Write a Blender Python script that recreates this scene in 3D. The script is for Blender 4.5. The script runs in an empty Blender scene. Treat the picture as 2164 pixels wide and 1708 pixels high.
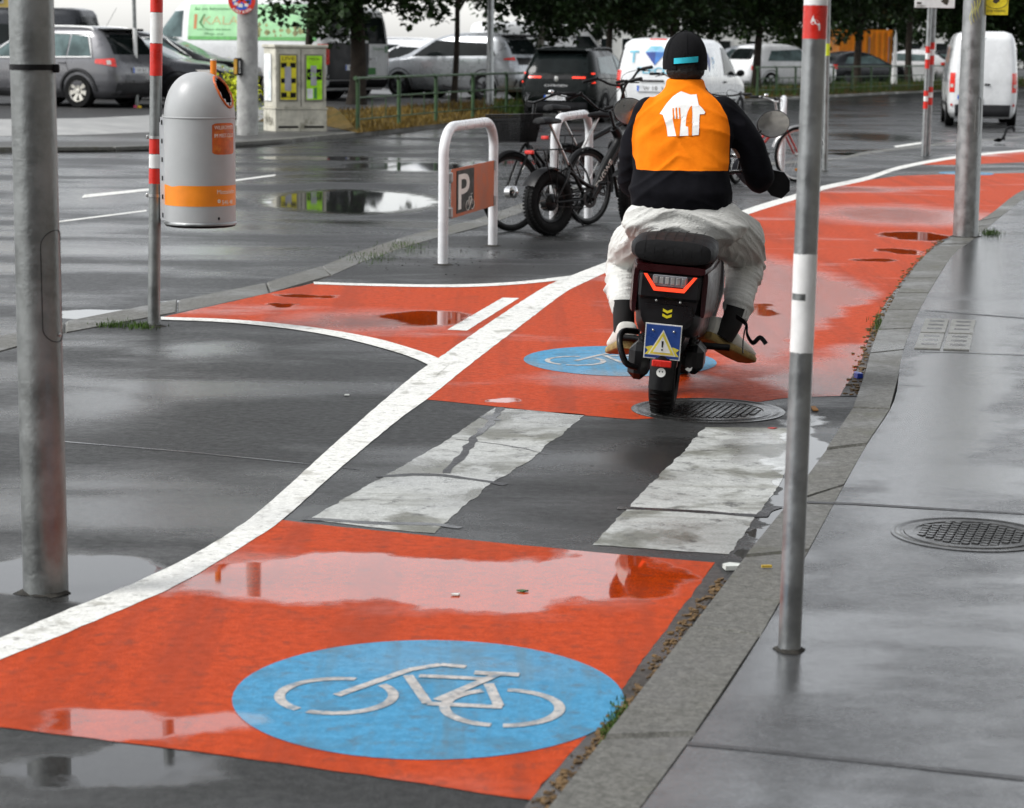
import bpy, bmesh, math, random
from mathutils import Vector, Matrix, noise
from mathutils.bvhtree import BVHTree
rnd = random.Random(7)
PI = math.pi
S = bpy.context.scene
COL = S.collection

# ------------------------------------------------------------------ camera
CAM_H, FPX, PW, PH, HOR, ROLL = 1.6, 4700.0, 2164.0, 1708.0, 100.0, 0.012
PITCH = math.atan((PH / 2 - HOR) / FPX)
cam = bpy.data.cameras.new('camera')
camo = bpy.data.objects.new('camera', cam)
COL.objects.link(camo)
CAM_R = Matrix.Rotation(PI / 2 - PITCH, 3, 'X') @ Matrix.Rotation(ROLL, 3, 'Z')
camo.matrix_world = Matrix.Translation((0, 0, CAM_H)) @ CAM_R.to_4x4()
cam.sensor_width = 36.0
cam.lens = 36.0 * FPX / PW
cam.clip_start, cam.clip_end = 0.1, 3000
cam.dof.use_dof = True
cam.dof.focus_distance = 9.9
cam.dof.aperture_fstop = 6.3
S.camera = camo

# ------------------------------------------------------------------ light
SUN_EL, SUN_AZ = math.radians(47), math.radians(-106)   # azimuth from +Y, negative = from the left
w = bpy.data.worlds.new('World'); S.world = w; w.use_nodes = True
nt = w.node_tree
for n in list(nt.nodes): nt.nodes.remove(n)
sky = nt.nodes.new('ShaderNodeTexSky'); sky.sky_type = 'NISHITA'; sky.sun_disc = False
sky.sun_elevation = SUN_EL; sky.sun_rotation = SUN_AZ
sky.air_density = 1.0; sky.dust_density = 1.0; sky.ozone_density = 1.0
hs = nt.nodes.new('ShaderNodeHueSaturation'); hs.inputs['Saturation'].default_value = 0.15
bg = nt.nodes.new('ShaderNodeBackground'); bg.inputs['Strength'].default_value = 0.13
wo = nt.nodes.new('ShaderNodeOutputWorld')
nt.links.new(sky.outputs[0], hs.inputs['Color']); nt.links.new(hs.outputs[0], bg.inputs['Color'])
nt.links.new(bg.outputs[0], wo.inputs['Surface'])
sun = bpy.data.lights.new('sun', 'SUN'); sun.energy = 1.35; sun.angle = math.radians(18)
sun.color = (1.0, 0.985, 0.96)
suno = bpy.data.objects.new('sun', sun); COL.objects.link(suno)
sd = Vector((math.sin(SUN_AZ) * math.cos(SUN_EL), math.cos(SUN_AZ) * math.cos(SUN_EL), math.sin(SUN_EL)))
suno.rotation_euler = sd.to_track_quat('Z', 'Y').to_euler()
suno.location = sd * 60
S.view_settings.view_transform = 'Standard'; S.view_settings.look = 'None'
S.view_settings.exposure = 1.0; S.view_settings.gamma = 1.0
S.view_settings.use_curve_mapping = False
S.cycles.max_bounces = 6; S.cycles.caustics_reflective = False; S.cycles.caustics_refractive = False
S.cycles.sample_clamp_indirect = 4.0

# ------------------------------------------------------------------ measuring
def ray(px, py):
    return CAM_R @ Vector(((px - PW / 2) / FPX, (PH / 2 - py) / FPX, -1.0))
def G(px, py, z=0.0):
    d = ray(px, py); t = (z - CAM_H) / d.z
    return Vector((d.x * t, d.y * t, z))
def U(px, py, Y):
    d = ray(px, py); t = Y / d.y
    return Vector((d.x * t, Y, CAM_H + d.z * t))

# ------------------------------------------------------------------ materials
MATS = {}
def nnew(t, ty, **kw):
    n = t.nodes.new(ty)
    for k, v in kw.items(): setattr(n, k, v)
    return n
def mathn(t, op, a, b=None, clamp=False):
    n = t.nodes.new('ShaderNodeMath'); n.operation = op; n.use_clamp = clamp
    for i, v in enumerate((a, b)):
        if v is None: continue
        if isinstance(v, (int, float)): n.inputs[i].default_value = v
        else: t.links.new(v, n.inputs[i])
    return n.outputs[0]
def mixc(t, fac, a, b, blend='MIX'):
    n = t.nodes.new('ShaderNodeMix'); n.data_type = 'RGBA'; n.blend_type = blend
    for s, v in (('Factor', fac), ('A', a), ('B', b)):
        sock = [i for i in n.inputs if i.name == s and (i.type == 'RGBA' if s != 'Factor' else i.type == 'VALUE')][0]
        if isinstance(v, (int, float)): sock.default_value = v
        elif isinstance(v, (tuple, list)): sock.default_value = (*v[:3], 1)
        else: t.links.new(v, sock)
    return [o for o in n.outputs if o.type == 'RGBA'][0]
def mapr(t, v, a, b, c=0.0, d=1.0, smooth=True):
    n = t.nodes.new('ShaderNodeMapRange'); n.clamp = True
    if smooth: n.interpolation_type = 'SMOOTHSTEP'
    t.links.new(v, n.inputs[0])
    for i, x in enumerate((a, b, c, d)): n.inputs[i + 1].default_value = x
    return n.outputs[0]
def noisen(t, vec, scale, detail=3.0, rough=0.55, dist=0.0):
    n = t.nodes.new('ShaderNodeTexNoise'); n.inputs['Scale'].default_value = scale
    n.inputs['Detail'].default_value = detail; n.inputs['Roughness'].default_value = rough
    n.inputs['Distortion'].default_value = dist
    if vec is not None: t.links.new(vec, n.inputs['Vector'])
    return n.outputs[0]
def base_mat(name):
    m = bpy.data.materials.new(name); m.use_nodes = True
    t = m.node_tree
    return m, t, t.nodes['Principled BSDF']
def mat(name, col, rough=0.5, metal=0.0, spec=0.5, var=0.18, vs=6.0, bump=0.0, bs=80.0, coat=0.0, emit=None, rvar=0.12, alpha=1.0, dirt=None, trans=0.0):
    if name in MATS: return MATS[name]
    m, t, b = base_mat(name)
    tc = nnew(t, 'ShaderNodeTexCoord'); vec = tc.outputs['Object']
    n1 = noisen(t, vec, vs, 5.0, 0.6)
    f = mapr(t, n1, 0.3, 0.7)
    lo = tuple(c * (1 - var) for c in col); hi = tuple(min(1, c * (1 + var)) for c in col)
    c = mixc(t, f, lo, hi)
    if dirt:
        n2 = noisen(t, vec, dirt[0], 6.0, 0.65)
        c = mixc(t, mathn(t, 'MULTIPLY', mapr(t, n2, dirt[2], dirt[2] + 0.15), dirt[3]), c, dirt[1])
    t.links.new(c, b.inputs['Base Color'])
    t.links.new(mapr(t, n1, 0.3, 0.7, max(0.02, rough - rvar), min(1, rough + rvar)), b.inputs['Roughness'])
    b.inputs['Metallic'].default_value = metal
    b.inputs['Specular IOR Level'].default_value = spec
    b.inputs['Coat Weight'].default_value = coat; b.inputs['Coat Roughness'].default_value = 0.06
    b.inputs['Transmission Weight'].default_value = trans
    if emit:
        b.inputs['Emission Color'].default_value = (*emit[0], 1); b.inputs['Emission Strength'].default_value = emit[1]
    if bump:
        nb = noisen(t, vec, bs, 4.0, 0.6)
        bn = nnew(t, 'ShaderNodeBump'); bn.inputs['Strength'].default_value = bump; bn.inputs['Distance'].default_value = 0.01
        t.links.new(nb, bn.inputs['Height']); t.links.new(bn.outputs[0], b.inputs['Normal'])
    if alpha < 1: b.inputs['Alpha'].default_value = alpha
    MATS[name] = m
    return m

def blobs(t, vec, lst):
    """union of soft world-space ellipses (x, y, rx, ry, angle, edge)"""
    out = None
    for (x, y, rx, ry, a, e) in lst:
        mp = nnew(t, 'ShaderNodeMapping'); mp.vector_type = 'TEXTURE'
        mp.inputs['Location'].default_value = (x, y, 0); mp.inputs['Rotation'].default_value = (0, 0, a)
        mp.inputs['Scale'].default_value = (rx, ry, 1e6)
        t.links.new(vec, mp.inputs['Vector'])
        ln = nnew(t, 'ShaderNodeVectorMath', operation='LENGTH'); t.links.new(mp.outputs[0], ln.inputs[0])
        v = mapr(t, ln.outputs['Value'], 1.0, 1.0 - e)
        out = v if out is None else mathn(t, 'MAXIMUM', out, v)
    return out

def wet(name, ca, cb, rdry=0.5, rwet=0.2, thr=(0.45, 0.65), pscale=(0.7, 0.7), puddles=(), films=(), dryb=(), grain=0.35, gs=380.0, dark=0.55, streak=None, crack=0.0, stain=None, rpud=0.03, edge_noise=0.25, spec=0.5, sdry=0.09, wear=None):
    """wet mineral surface: grain, damp patches (noise), water films and standing puddles by world position"""
    m, t, b = base_mat(name)
    geo = nnew(t, 'ShaderNodeNewGeometry'); pos = geo.outputs['Position']
    def scaled(sx, sy):
        mp = nnew(t, 'ShaderNodeMapping'); mp.inputs['Scale'].default_value = (sx, sy, 1); t.links.new(pos, mp.inputs['Vector']); return mp.outputs[0]
    big = noisen(t, scaled(*pscale), 1.0, 5.0, 0.58)
    damp = mapr(t, big, thr[0], thr[1])
    # displaced position for ragged puddle edges
    nd = nnew(t, 'ShaderNodeTexNoise'); nd.inputs['Scale'].default_value = 3.2; nd.inputs['Detail'].default_value = 5.0
    t.links.new(pos, nd.inputs['Vector'])
    sb = nnew(t, 'ShaderNodeVectorMath', operation='SUBTRACT'); t.links.new(nd.outputs['Color'], sb.inputs[0]); sb.inputs[1].default_value = (0.5, 0.5, 0.5)
    sl = nnew(t, 'ShaderNodeVectorMath', operation='SCALE'); t.links.new(sb.outputs[0], sl.inputs[0]); sl.inputs['Scale'].default_value = edge_noise * 2
    ad = nnew(t, 'ShaderNodeVectorMath', operation='ADD'); t.links.new(pos, ad.inputs[0]); t.links.new(sl.outputs[0], ad.inputs[1])
    wp = ad.outputs[0]
    pud = blobs(t, wp, puddles) if puddles else None
    flm = blobs(t, wp, films) if films else None
    dr = blobs(t, wp, dryb) if dryb else None
    fine = noisen(t, pos, gs, 2.0, 0.7); mid = noisen(t, pos, 28.0, 4.0, 0.6)
    coarse = noisen(t, pos, gs * 0.32, 2.0, 0.6)
    agg = mathn(t, 'ADD', mathn(t, 'MULTIPLY', fine, 0.5), mathn(t, 'MULTIPLY', coarse, 0.5))
    c = mixc(t, mapr(t, agg, 0.36, 0.64), ca, cb)
    c = mixc(t, mapr(t, mid, 0.35, 0.7, 0.0, 0.35), c, tuple(x * 0.6 for x in ca))
    if stain:
        sn = noisen(t, pos, stain[0], 6.0, 0.62, 0.4)
        c = mixc(t, mathn(t, 'MULTIPLY', mapr(t, sn, stain[2], stain[2] + 0.12), stain[3]), c, stain[1])
    if streak:
        sn2 = noisen(t, scaled(streak[0], streak[1]), 1.0, 4.0, 0.6)
        c = mixc(t, mathn(t, 'MULTIPLY', mapr(t, sn2, streak[3], streak[3] + 0.2), streak[4]), c, streak[2])
    if wear:
        wn = mathn(t, 'ADD', mathn(t, 'MULTIPLY', noisen(t, pos, wear[0], 8.0, 0.72), 0.75), mathn(t, 'MULTIPLY', fine, 0.25))
        c = mixc(t, mapr(t, wn, wear[2], wear[2] + 0.09, 0.0, wear[3]), c, wear[1])
    if crack:
        vo = nnew(t, 'ShaderNodeTexVoronoi', feature='DISTANCE_TO_EDGE'); vo.inputs['Scale'].default_value = crack
        t.links.new(wp, vo.inputs['Vector'])
        c = mixc(t, mapr(t, vo.outputs['Distance'], 0.0, 0.018, 0.7, 0.0), c, (0.02, 0.02, 0.02))
    wetf = damp
    if flm is not None: wetf = mathn(t, 'MAXIMUM', wetf, flm)
    if dr is not None: wetf = mathn(t, 'MULTIPLY', wetf, mathn(t, 'SUBTRACT', 1.0, dr))
    if pud is not None: wetf = mathn(t, 'MAXIMUM', wetf, pud)
    c = mixc(t, wetf, c, mixc(t, 1.0, c, (dark, dark, dark), 'MULTIPLY'))
    t.links.new(c, b.inputs['Base Color'])
    r = mapr(t, wetf, 0.0, 1.0, rdry, rwet, False)
    r = mathn(t, 'ADD', r, mapr(t, mid, 0.3, 0.7, -0.04, 0.05))
    if pud is not None:
        n = t.nodes.new('ShaderNodeMix'); n.data_type = 'FLOAT'
        t.links.new(pud, n.inputs[0]); t.links.new(r, n.inputs[2]); n.inputs[3].default_value = rpud; r = n.outputs[0]
    t.links.new(r, b.inputs['Roughness'])
    t.links.new(mapr(t, wetf, 0.0, 1.0, sdry, spec, False), b.inputs['Specular IOR Level'])
    hb = mathn(t, 'ADD', mathn(t, 'MULTIPLY', agg, 0.75), mathn(t, 'MULTIPLY', mid, 0.25))
    bn = nnew(t, 'ShaderNodeBump'); bn.inputs['Distance'].default_value = 0.009
    t.links.new(hb, bn.inputs['Height'])
    st = mapr(t, wetf, 0.0, 1.0, grain, grain * 0.3, False)
    if pud is not None: st = mathn(t, 'MULTIPLY', st, mapr(t, pud, 0.0, 1.0, 1.0, 0.0, False))
    t.links.new(st, bn.inputs['Strength'])
    t.links.new(bn.outputs[0], b.inputs['Normal'])
    MATS[name] = m
    return m

# ------------------------------------------------------------------ mesh builder
class MB:
    def __init__(s): s.v = []; s.f = []; s.m = []; s.cur = 0
    def add(s, vs, fs):
        o = len(s.v); s.v += [tuple(v) for v in vs]
        for f in fs: s.f.append(tuple(i + o for i in f)); s.m.append(s.cur)
        return s
    def box(s, c, d, rot=None, bev=0.0):
        hx, hy, hz = d[0] / 2, d[1] / 2, d[2] / 2
        if bev <= 0:
            vs = [Vector((x, y, z)) for z in (-hz, hz) for y in (-hy, hy) for x in (-hx, hx)]
            fs = [(0, 2, 3, 1), (4, 5, 7, 6), (0, 1, 5, 4), (2, 6, 7, 3), (0, 4, 6, 2), (1, 3, 7, 5)]
        else:
            e = min(bev, hx * .95, hy * .95, hz * .95); vs = []; idx = {}
            for a in (-1, 1):
                for b_ in (-1, 1):
                    for c_ in (-1, 1):
                        for k in range(3):
                            p = [a * hx, b_ * hy, c_ * hz]
                            for j in range(3):
                                if j != k: p[j] -= (a, b_, c_)[j] * e
                            idx[(a, b_, c_, k)] = len(vs); vs.append(Vector(p))
            fs = []
            def order(ids):
                pts = [vs[i] for i in ids]; ce = sum(pts, Vector()) / len(pts); nrm = ce.normalized()
                ref = (pts[0] - ce).normalized(); bi = nrm.cross(ref)
                return tuple(sorted(ids, key=lambda i: math.atan2((vs[i] - ce).dot(bi), (vs[i] - ce).dot(ref))))
            for k in range(3):
                for sgn in (-1, 1):
                    fs.append(order([i for q, i in idx.items() if q[3] == k and q[k] == sgn]))
            for k in range(3):
                o1, o2 = [j for j in range(3) if j != k]
                for a in (-1, 1):
                    for b_ in (-1, 1):
                        fs.append(order([i for q, i in idx.items() if q[3] != k and q[o1] == a and q[o2] == b_]))
            for a in (-1, 1):
                for b_ in (-1, 1):
                    for c_ in (-1, 1): fs.append(order([idx[(a, b_, c_, k)] for k in range(3)]))
        M = rot if rot is not None else Matrix.Identity(3)
        return s.add([M @ v + Vector(c) for v in vs], fs)
    def tube(s, pts, r, n=10, cap=True, sx=1.0, closed=False):
        pts = [Vector(p) for p in pts]; k = len(pts)
        rr = r if isinstance(r, (list, tuple)) else [r] * k
        vs = []; prev = None
        for i, p in enumerate(pts):
            if closed: d = pts[(i + 1) % k] - pts[i - 1]
            else: d = pts[min(i + 1, k - 1)] - pts[max(i - 1, 0)]
            d.normalize()
            if prev is None:
                up = Vector((0, 0, 1)) if abs(d.z) < .9 else Vector((1, 0, 0))
                a = d.cross(up).normalized()
            else:
                a = (prev - d * prev.dot(d)).normalized()
            prev = a; b_ = d.cross(a)
            for j in range(n):
                t = 2 * PI * j / n
                vs.append(p + a * (math.cos(t) * rr[i] * sx) + b_ * (math.sin(t) * rr[i]))
        fs = []
        for i in range(k if closed else k - 1):
            i2 = (i + 1) % k
            for j in range(n): fs.append((i * n + j, i * n + (j + 1) % n, i2 * n + (j + 1) % n, i2 * n + j))
        if cap and not closed:
            fs.append(tuple(range(n))[::-1]); fs.append(tuple(range((k - 1) * n, k * n)))
        return s.add(vs, fs)
    def lathe(s, prof, n=24, c=(0, 0, 0), M=None, cap=True, a0=0.0, a1=2 * PI):
        full = abs(a1 - a0 - 2 * PI) < 1e-6; vs = []; c = Vector(c); m = n if full else n + 1
        for (r, z) in prof:
            for j in range(m):
                t = a0 + (a1 - a0) * j / n; v = Vector((r * math.cos(t), r * math.sin(t), z))
                vs.append((M @ v if M is not None else v) + c)
        fs = []
        for i in range(len(prof) - 1):
            for j in range(n):
                j2 = (j + 1) % m
                fs.append((i * m + j, i * m + j2, (i + 1) * m + j2, (i + 1) * m + j))
        if cap and full:
            if prof[0][0] > 1e-6: fs.append(tuple(range(m))[::-1])
            if prof[-1][0] > 1e-6: fs.append(tuple(range((len(prof) - 1) * m, len(prof) * m)))
        return s.add(vs, fs)
    def prism(s, poly, h0, h1, f=None):
        """poly list of 2D; f(x, y, h) -> 3D; default extrudes in z"""
        f = f or (lambda x, y, h: Vector((x, y, h))); n = len(poly)
        A = sum(poly[i][0] * poly[(i + 1) % n][1] - poly[(i + 1) % n][0] * poly[i][1] for i in range(n))
        if A < 0: poly = poly[::-1]
        vs = [f(x, y, h0) for x, y in poly] + [f(x, y, h1) for x, y in poly]
        fs = [tuple(range(n))[::-1], tuple(range(n, 2 * n))]
        fs += [(i, (i + 1) % n, n + (i + 1) % n, n + i) for i in range(n)]
        return s.add(vs, fs)
    def grid(s, fn, nu, nv):
        vs = [fn(i / nu, j / nv) for i in range(nu + 1) for j in range(nv + 1)]
        return s.add(vs, [(i * (nv + 1) + j, (i + 1) * (nv + 1) + j, (i + 1) * (nv + 1) + j + 1, i * (nv + 1) + j + 1) for i in range(nu) for j in range(nv)])
    def ell(s, c, r, n=14, m=9, rot=None):
        prof = [(math.sin(PI * i / m), -math.cos(PI * i / m)) for i in range(m + 1)]
        M = Matrix.Diagonal(Vector(r)); M = rot @ M if rot is not None else M
        prof[0] = (1e-4, -1); prof[-1] = (1e-4, 1)
        return s.lathe(prof, n, c, M, True)
    def loft(s, rings, cap=True):
        n = len(rings[0]); vs = [p for r in rings for p in r]
        fs = [(i * n + j, i * n + (j + 1) % n, (i + 1) * n + (j + 1) % n, (i + 1) * n + j) for i in range(len(rings) - 1) for j in range(n)]
        if cap: fs += [tuple(range(n))[::-1], tuple(range((len(rings) - 1) * n, len(rings) * n))]
        return s.add(vs, fs)
    def build(s, name, m, parent=None, smooth=False, fix=False):
        me = bpy.data.meshes.new(name)
        me.from_pydata(s.v, [], s.f)
        ms = m if isinstance(m, (list, tuple)) else [m]
        for q in ms: me.materials.append(q)
        if len(ms) > 1: me.polygons.foreach_set('material_index', s.m)
        if smooth:
            me.polygons.foreach_set('use_smooth', [True] * len(me.polygons))
            if smooth != 'all': me.set_sharp_from_angle(angle=math.radians(smooth if smooth is not True else 40))
        me.update()
        if fix:
            bm = bmesh.new(); bm.from_mesh(me); bmesh.ops.recalc_face_normals(bm, faces=bm.faces); bm.to_mesh(me); bm.free()
        o = bpy.data.objects.new(name, me); COL.objects.link(o)
        if parent is not None: o.parent = parent
        return o

def tag(o, label=None, cat=None, group=None, kind=None):
    if label: o['label'] = label
    if cat: o['category'] = cat
    if group: o['group'] = group
    if kind: o['kind'] = kind
    return o
def thing(name, label, cat, loc=(0, 0, 0), rz=0.0, group=None, rot=None):
    o = bpy.data.objects.new(name, None); COL.objects.link(o)
    o.empty_display_size = 0.2
    o.location = loc; o.rotation_euler = rot if rot else (0, 0, rz)
    return tag(o, label, cat, group)
def copy_tree(o, parent=None):
    c = o.copy(); COL.objects.link(c)
    if parent is not None: c.parent = parent
    for ch in [q for q in o.children]: copy_tree(ch, c)
    return c
def smoothline(pts, n=8):
    """Catmull-Rom through points"""
    P = [Vector(p) for p in pts]; out = []
    for i in range(len(P) - 1):
        p0, p1, p2, p3 = P[max(i - 1, 0)], P[i], P[i + 1], P[min(i + 2, len(P) - 1)]
        for k in range(n):
            t = k / n
            out.append(0.5 * ((2 * p1) + (p2 - p0) * t + (2 * p0 - 5 * p1 + 4 * p2 - p3) * t * t + (3 * p1 - p0 - 3 * p2 + p3) * t ** 3))
    out.append(P[-1]); return out
_dg = None
def text_data(txt, size=1.0, bold=0.0, shear=0.0):
    """vertices (2D, lower-left origin) and faces of a word"""
    cu = bpy.data.curves.new('lettering', 'FONT'); cu.body = txt; cu.size = size; cu.offset = bold; cu.shear = shear
    cu.resolution_u = 3
    o = bpy.data.objects.new('lettering', cu); COL.objects.link(o)
    bpy.context.view_layer.update()
    me = o.evaluated_get(bpy.context.evaluated_depsgraph_get()).to_mesh()
    vs = [(v.co.x, v.co.y) for v in me.vertices]; fs = [tuple(p.vertices) for p in me.polygons]
    bpy.data.objects.remove(o); bpy.data.curves.remove(cu)
    if not vs: return [], []
    x0 = min(v[0] for v in vs); x1 = max(v[0] for v in vs); y0 = min(v[1] for v in vs)
    return [(v[0] - x0, v[1]) for v in vs], fs
def text_on(mb, txt, size, fn, width=None, bold=0.0, shear=0.0, center=False):
    vs, fs = text_data(txt, size, bold, shear)
    if not vs: return mb
    W = max(v[0] for v in vs); k = (width / W) if width else 1.0
    o = -W * k / 2 if center else 0.0
    return mb.add([fn(x * k + o, y) for x, y in vs], fs)

# ------------------------------------------------------------------ ground surfaces
RW = 0.03      # right pavement above the cycle lane
RD = -0.05     # carriageway below the near pavement
def pb(px, py, wpx, hpx, e=0.3, a=0.0, z=0.0):
    c = G(px, py, z); k = FPX / c.y
    ry = (G(px, py - hpx / 2, z).y - G(px, py + hpx / 2, z).y) / 2
    return (c.x, c.y, wpx / 2 / k, ry, a, e)
lane_p = [pb(850, 1225, 1150, 118, .22), pb(1300, 1215, 330, 110, .3), pb(300, 1530, 620, 95, .35), pb(1600, 655, 110, 26, .3), pb(1940, 500, 160, 26, .3), pb(1900, 532, 100, 14, .3),
          pb(1850, 550, 110, 10, .3), pb(900, 672, 260, 36, .4), pb(590, 646, 60, 12, .3), pb(640, 625, 150, 10, .4), pb(1060, 846, 60, 16, .3)]
lane_f = [pb(1680, 660, 600, 330, .4), pb(1740, 800, 340, 110, .5), pb(1330, 800, 520, 60, .8), pb(1900, 455, 560, 60, .7), pb(1780, 400, 400, 20, .7), pb(780, 680, 500, 70, .9)]
lane_d = [pb(1880, 650, 190, 260, .5, -.35), pb(1180, 650, 200, 100, .6), pb(1400, 1250, 260, 120, .6), pb(1200, 1650, 500, 120, .5), pb(1380, 1330, 160, 190, .6)]
isl_p = [pb(130, 1215, 480, 120, .3), pb(-60, 1240, 300, 90, .3)]
isl_f = [pb(200, 850, 520, 160, .9), pb(420, 740, 380, 60, .9), pb(1600, 430, 170, 28, .3), pb(1640, 345, 500, 30, .8)]
near_p = [pb(250, 1610, 700, 110, .5)]
road_p = [pb(745, 425, 470, 62, .35, .06, RD), pb(880, 352, 360, 30, .5, .05, RD), pb(230, 665, 240, 26, .3, -.12, RD), pb(480, 640, 300, 10, .3, -.1, RD), pb(700, 335, 500, 12, .6, 0, RD), pb(1830, 326, 200, 8, .3, 0, RD), pb(1060, 345, 200, 14, .4, 0, RD)]
road_f = [pb(200, 420, 500, 60, .9, 0, RD), pb(500, 480, 600, 40, .9, 0, RD), pb(1850, 290, 420, 45, .9, 0, RD), pb(1000, 400, 300, 50, .9, 0, RD)]
side_f = [pb(2020, 800, 330, 620, .5, -.25, RW), pb(2060, 560, 300, 220, .6, -.2, RW), pb(1900, 1000, 260, 160, .8, 0, RW)]
side_d = [pb(1720, 1560, 700, 260, .8, 0, RW)]
zeb_p = [pb(1700, 1000, 130, 330, .25, -.12), pb(1640, 1110, 110, 130, .3, -.2), pb(1580, 1175, 70, 50, .3)]
zeb_f = [pb(1600, 950, 200, 120, .6)]

AS = (.035, .035, .036)
m_lane = wet('red cycle lane coating', (.37, .034, .0035), (.57, .068, .007), .55, .15, (.54, .74), (.45, 1.0), lane_p, lane_f, lane_d, .55, 420, .88, stain=(2.2, (.32, .042, .010), .58, .5), streak=(6.0, .30, (.28, .034, .008), .46, .6), wear=(14.0, (.16, .05, .033), .525, .5), spec=.9)
m_blue = wet('blue symbol paint', (.04, .22, .40), (.085, .33, .54), .5, .2, (.45, .7), (.6, 1.1), lane_p, lane_f, (), .5, 420, .85, stain=(5.0, (.06, .16, .24), .54, .6), streak=(9.0, .5, (.09, .17, .22), .48, .65), wear=(16.0, (.09, .14, .18), .515, .6))
m_white = wet('white road paint', (.64, .64, .60), (.86, .86, .82), .55, .25, (.5, .75), (.6, .9), lane_p, (), (), .4, 300, .88, stain=(6.0, (.30, .29, .25), .56, .7), wear=(22.0, (.17, .16, .15), .535, .7))
m_symw = wet('worn symbol paint', (.40, .38, .36), (.58, .55, .52), .55, .25, (.5, .75), (.6, .9), lane_p, (), (), .4, 300, .88, stain=(9.0, (.24, .24, .24), .50, .8), wear=(26.0, (.12, .20, .27), .51, .8))
m_oldwhite = wet('worn white crossing paint', (.38, .39, .37), (.56, .57, .55), .5, .16, (.42, .66), (.8, .8), zeb_p, zeb_f, (), .6, 260, .8, stain=(2.2, (.13, .13, .105), .47, .85), streak=(1.2, 7.0, (.20, .20, .17), .5, .6), wear=(11.0, (.06, .06, .06), .53, .8))
m_island = wet('damp grey asphalt', (.014, .0145, .0145), (.058, .059, .058), .42, .16, (.42, .66), (.40, .9), isl_p + zeb_p + near_p, isl_f + zeb_f, (), .7, 330, .75, stain=(1.3, (.010, .010, .010), .60, .7), spec=.45, streak=(.8, 3.0, (.055, .055, .054), .55, .4))
m_road = wet('wet carriageway asphalt', (.016, .0165, .017), (.055, .056, .057), .38, .11, (.40, .66), (.30, .75), road_p, road_f, (), .55, 300, .75, spec=.45)
m_side = wet('poured asphalt pavement', (.05, .052, .055), (.12, .125, .13), .32, .10, (.38, .58), (.7, 1.4), (), side_f, side_d, .4, 300, .75, stain=(2.6, (.03, .031, .033), .52, .7), sdry=.3, spec=.8, wear=(9.0, (.022, .022, .022), .62, .7))
m_far = wet('far pavement asphalt', (.06, .06, .058), (.105, .105, .10), .5, .25, (.45, .7), (.15, .5), (), (), (), .4, 120, .7)
m_kerb = wet('granite kerb stone', (.085, .084, .075), (.19, .187, .17), .5, .26, (.45, .7), (1.2, 1.2), (), (), (), .4, 260, .7, stain=(4.0, (.10, .10, .075), .55, .7))
m_gutter = wet('dark gutter strip', (.035, .03, .028), (.085, .075, .065), .5, .2, (.4, .65), (1, 1), zeb_p, (), (), .8, 160, .7, stain=(9.0, (.10, .055, .025), .55, .7))
m_seam = wet('bitumen seam', (.03, .03, .032), (.055, .055, .057), .32, .18, (.4, .6), (1, 1), (), (), (), .3, 200, .8)
m_iron = wet('wet cast iron', (.02, .02, .02), (.05, .05, .048), .32, .16, (.4, .65), (2, 2), (), (), (), .3, 160, .8)
m_soil = wet('dry grass soil', (.05, .036, .012), (.15, .095, .022), .9, .7, (.5, .8), (.5, .5), (), (), (), .8, 40, .8, stain=(.8, (.05, .045, .015), .5, .9))
m_ground = wet('parking asphalt', (.035, .035, .035), (.06, .06, .06), .6, .3, (.4, .7), (.1, .1), (), (), (), .3, 60, .8)

def sheet(name, pts, z, m, parent=None, thick=0.0, label=None, kind='structure', jag=0.0):
    """flat polygon (world xy); optional skirt downwards"""
    P = [(p[0], p[1]) for p in pts]
    if jag:
        Q = []
        for i in range(len(P)):
            a, b = Vector(P[i]), Vector(P[(i + 1) % len(P)]); L = (b - a).length; k = min(160, max(1, int(L / .035))); d = (b - a) / max(L, 1e-6)
            for j in range(k):
                q = a.lerp(b, j / k); w_ = noise.noise(Vector((q.x * 9, q.y * 9, 1.7))) * jag + noise.noise(Vector((q.x * 40, q.y * 40, 4.1))) * jag * .7
                Q.append((q.x - d.y * w_, q.y + d.x * w_))
        P = Q
    mb = MB(); n = len(P)
    A = sum(P[i][0] * P[(i + 1) % n][1] - P[(i + 1) % n][0] * P[i][1] for i in range(n))
    if A < 0: P = P[::-1]
    mb.add([(x, y, z) for x, y in P], [tuple(range(n))])
    if thick:
        o = len(mb.v); mb.add([(x, y, z) for x, y in P] + [(x, y, z - thick) for x, y in P], [(i, n + i, n + (i + 1) % n, (i + 1) % n) for i in range(n)])
    ob = mb.build(name, m, parent)
    if parent is None: tag(ob, label, None, None, kind)
    return ob
def px(lst, z=0.0): return [G(a, b, z) for a, b in lst]

sheet('ground', [(-900, -200), (900, -200), (900, 1800), (-900, 1800)], -0.12, m_ground)
# near kerb against the carriageway: outer (road) and inner (pavement) edges
ko = [(-400, 795), (0, 712), (130, 682), (340, 641), (500, 610), (640, 578), (770, 527), (900, 488), (1000, 466), (1218, 392), (1400, 365), (1600, 345), (1750, 336), (1850, 318), (2000, 302), (2164, 288), (2500, 262)]
ki = [(-400, 840), (0, 745), (130, 706), (340, 668), (500, 634), (660, 598), (790, 545), (925, 502), (1030, 476), (1240, 400), (1410, 371), (1608, 350), (1758, 340), (1860, 322), (2010, 305), (2164, 291), (2500, 265)]
KO = smoothline([G(*p) for p in ko], 6); KI = smoothline([G(*p) for p in ki], 6)
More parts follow.
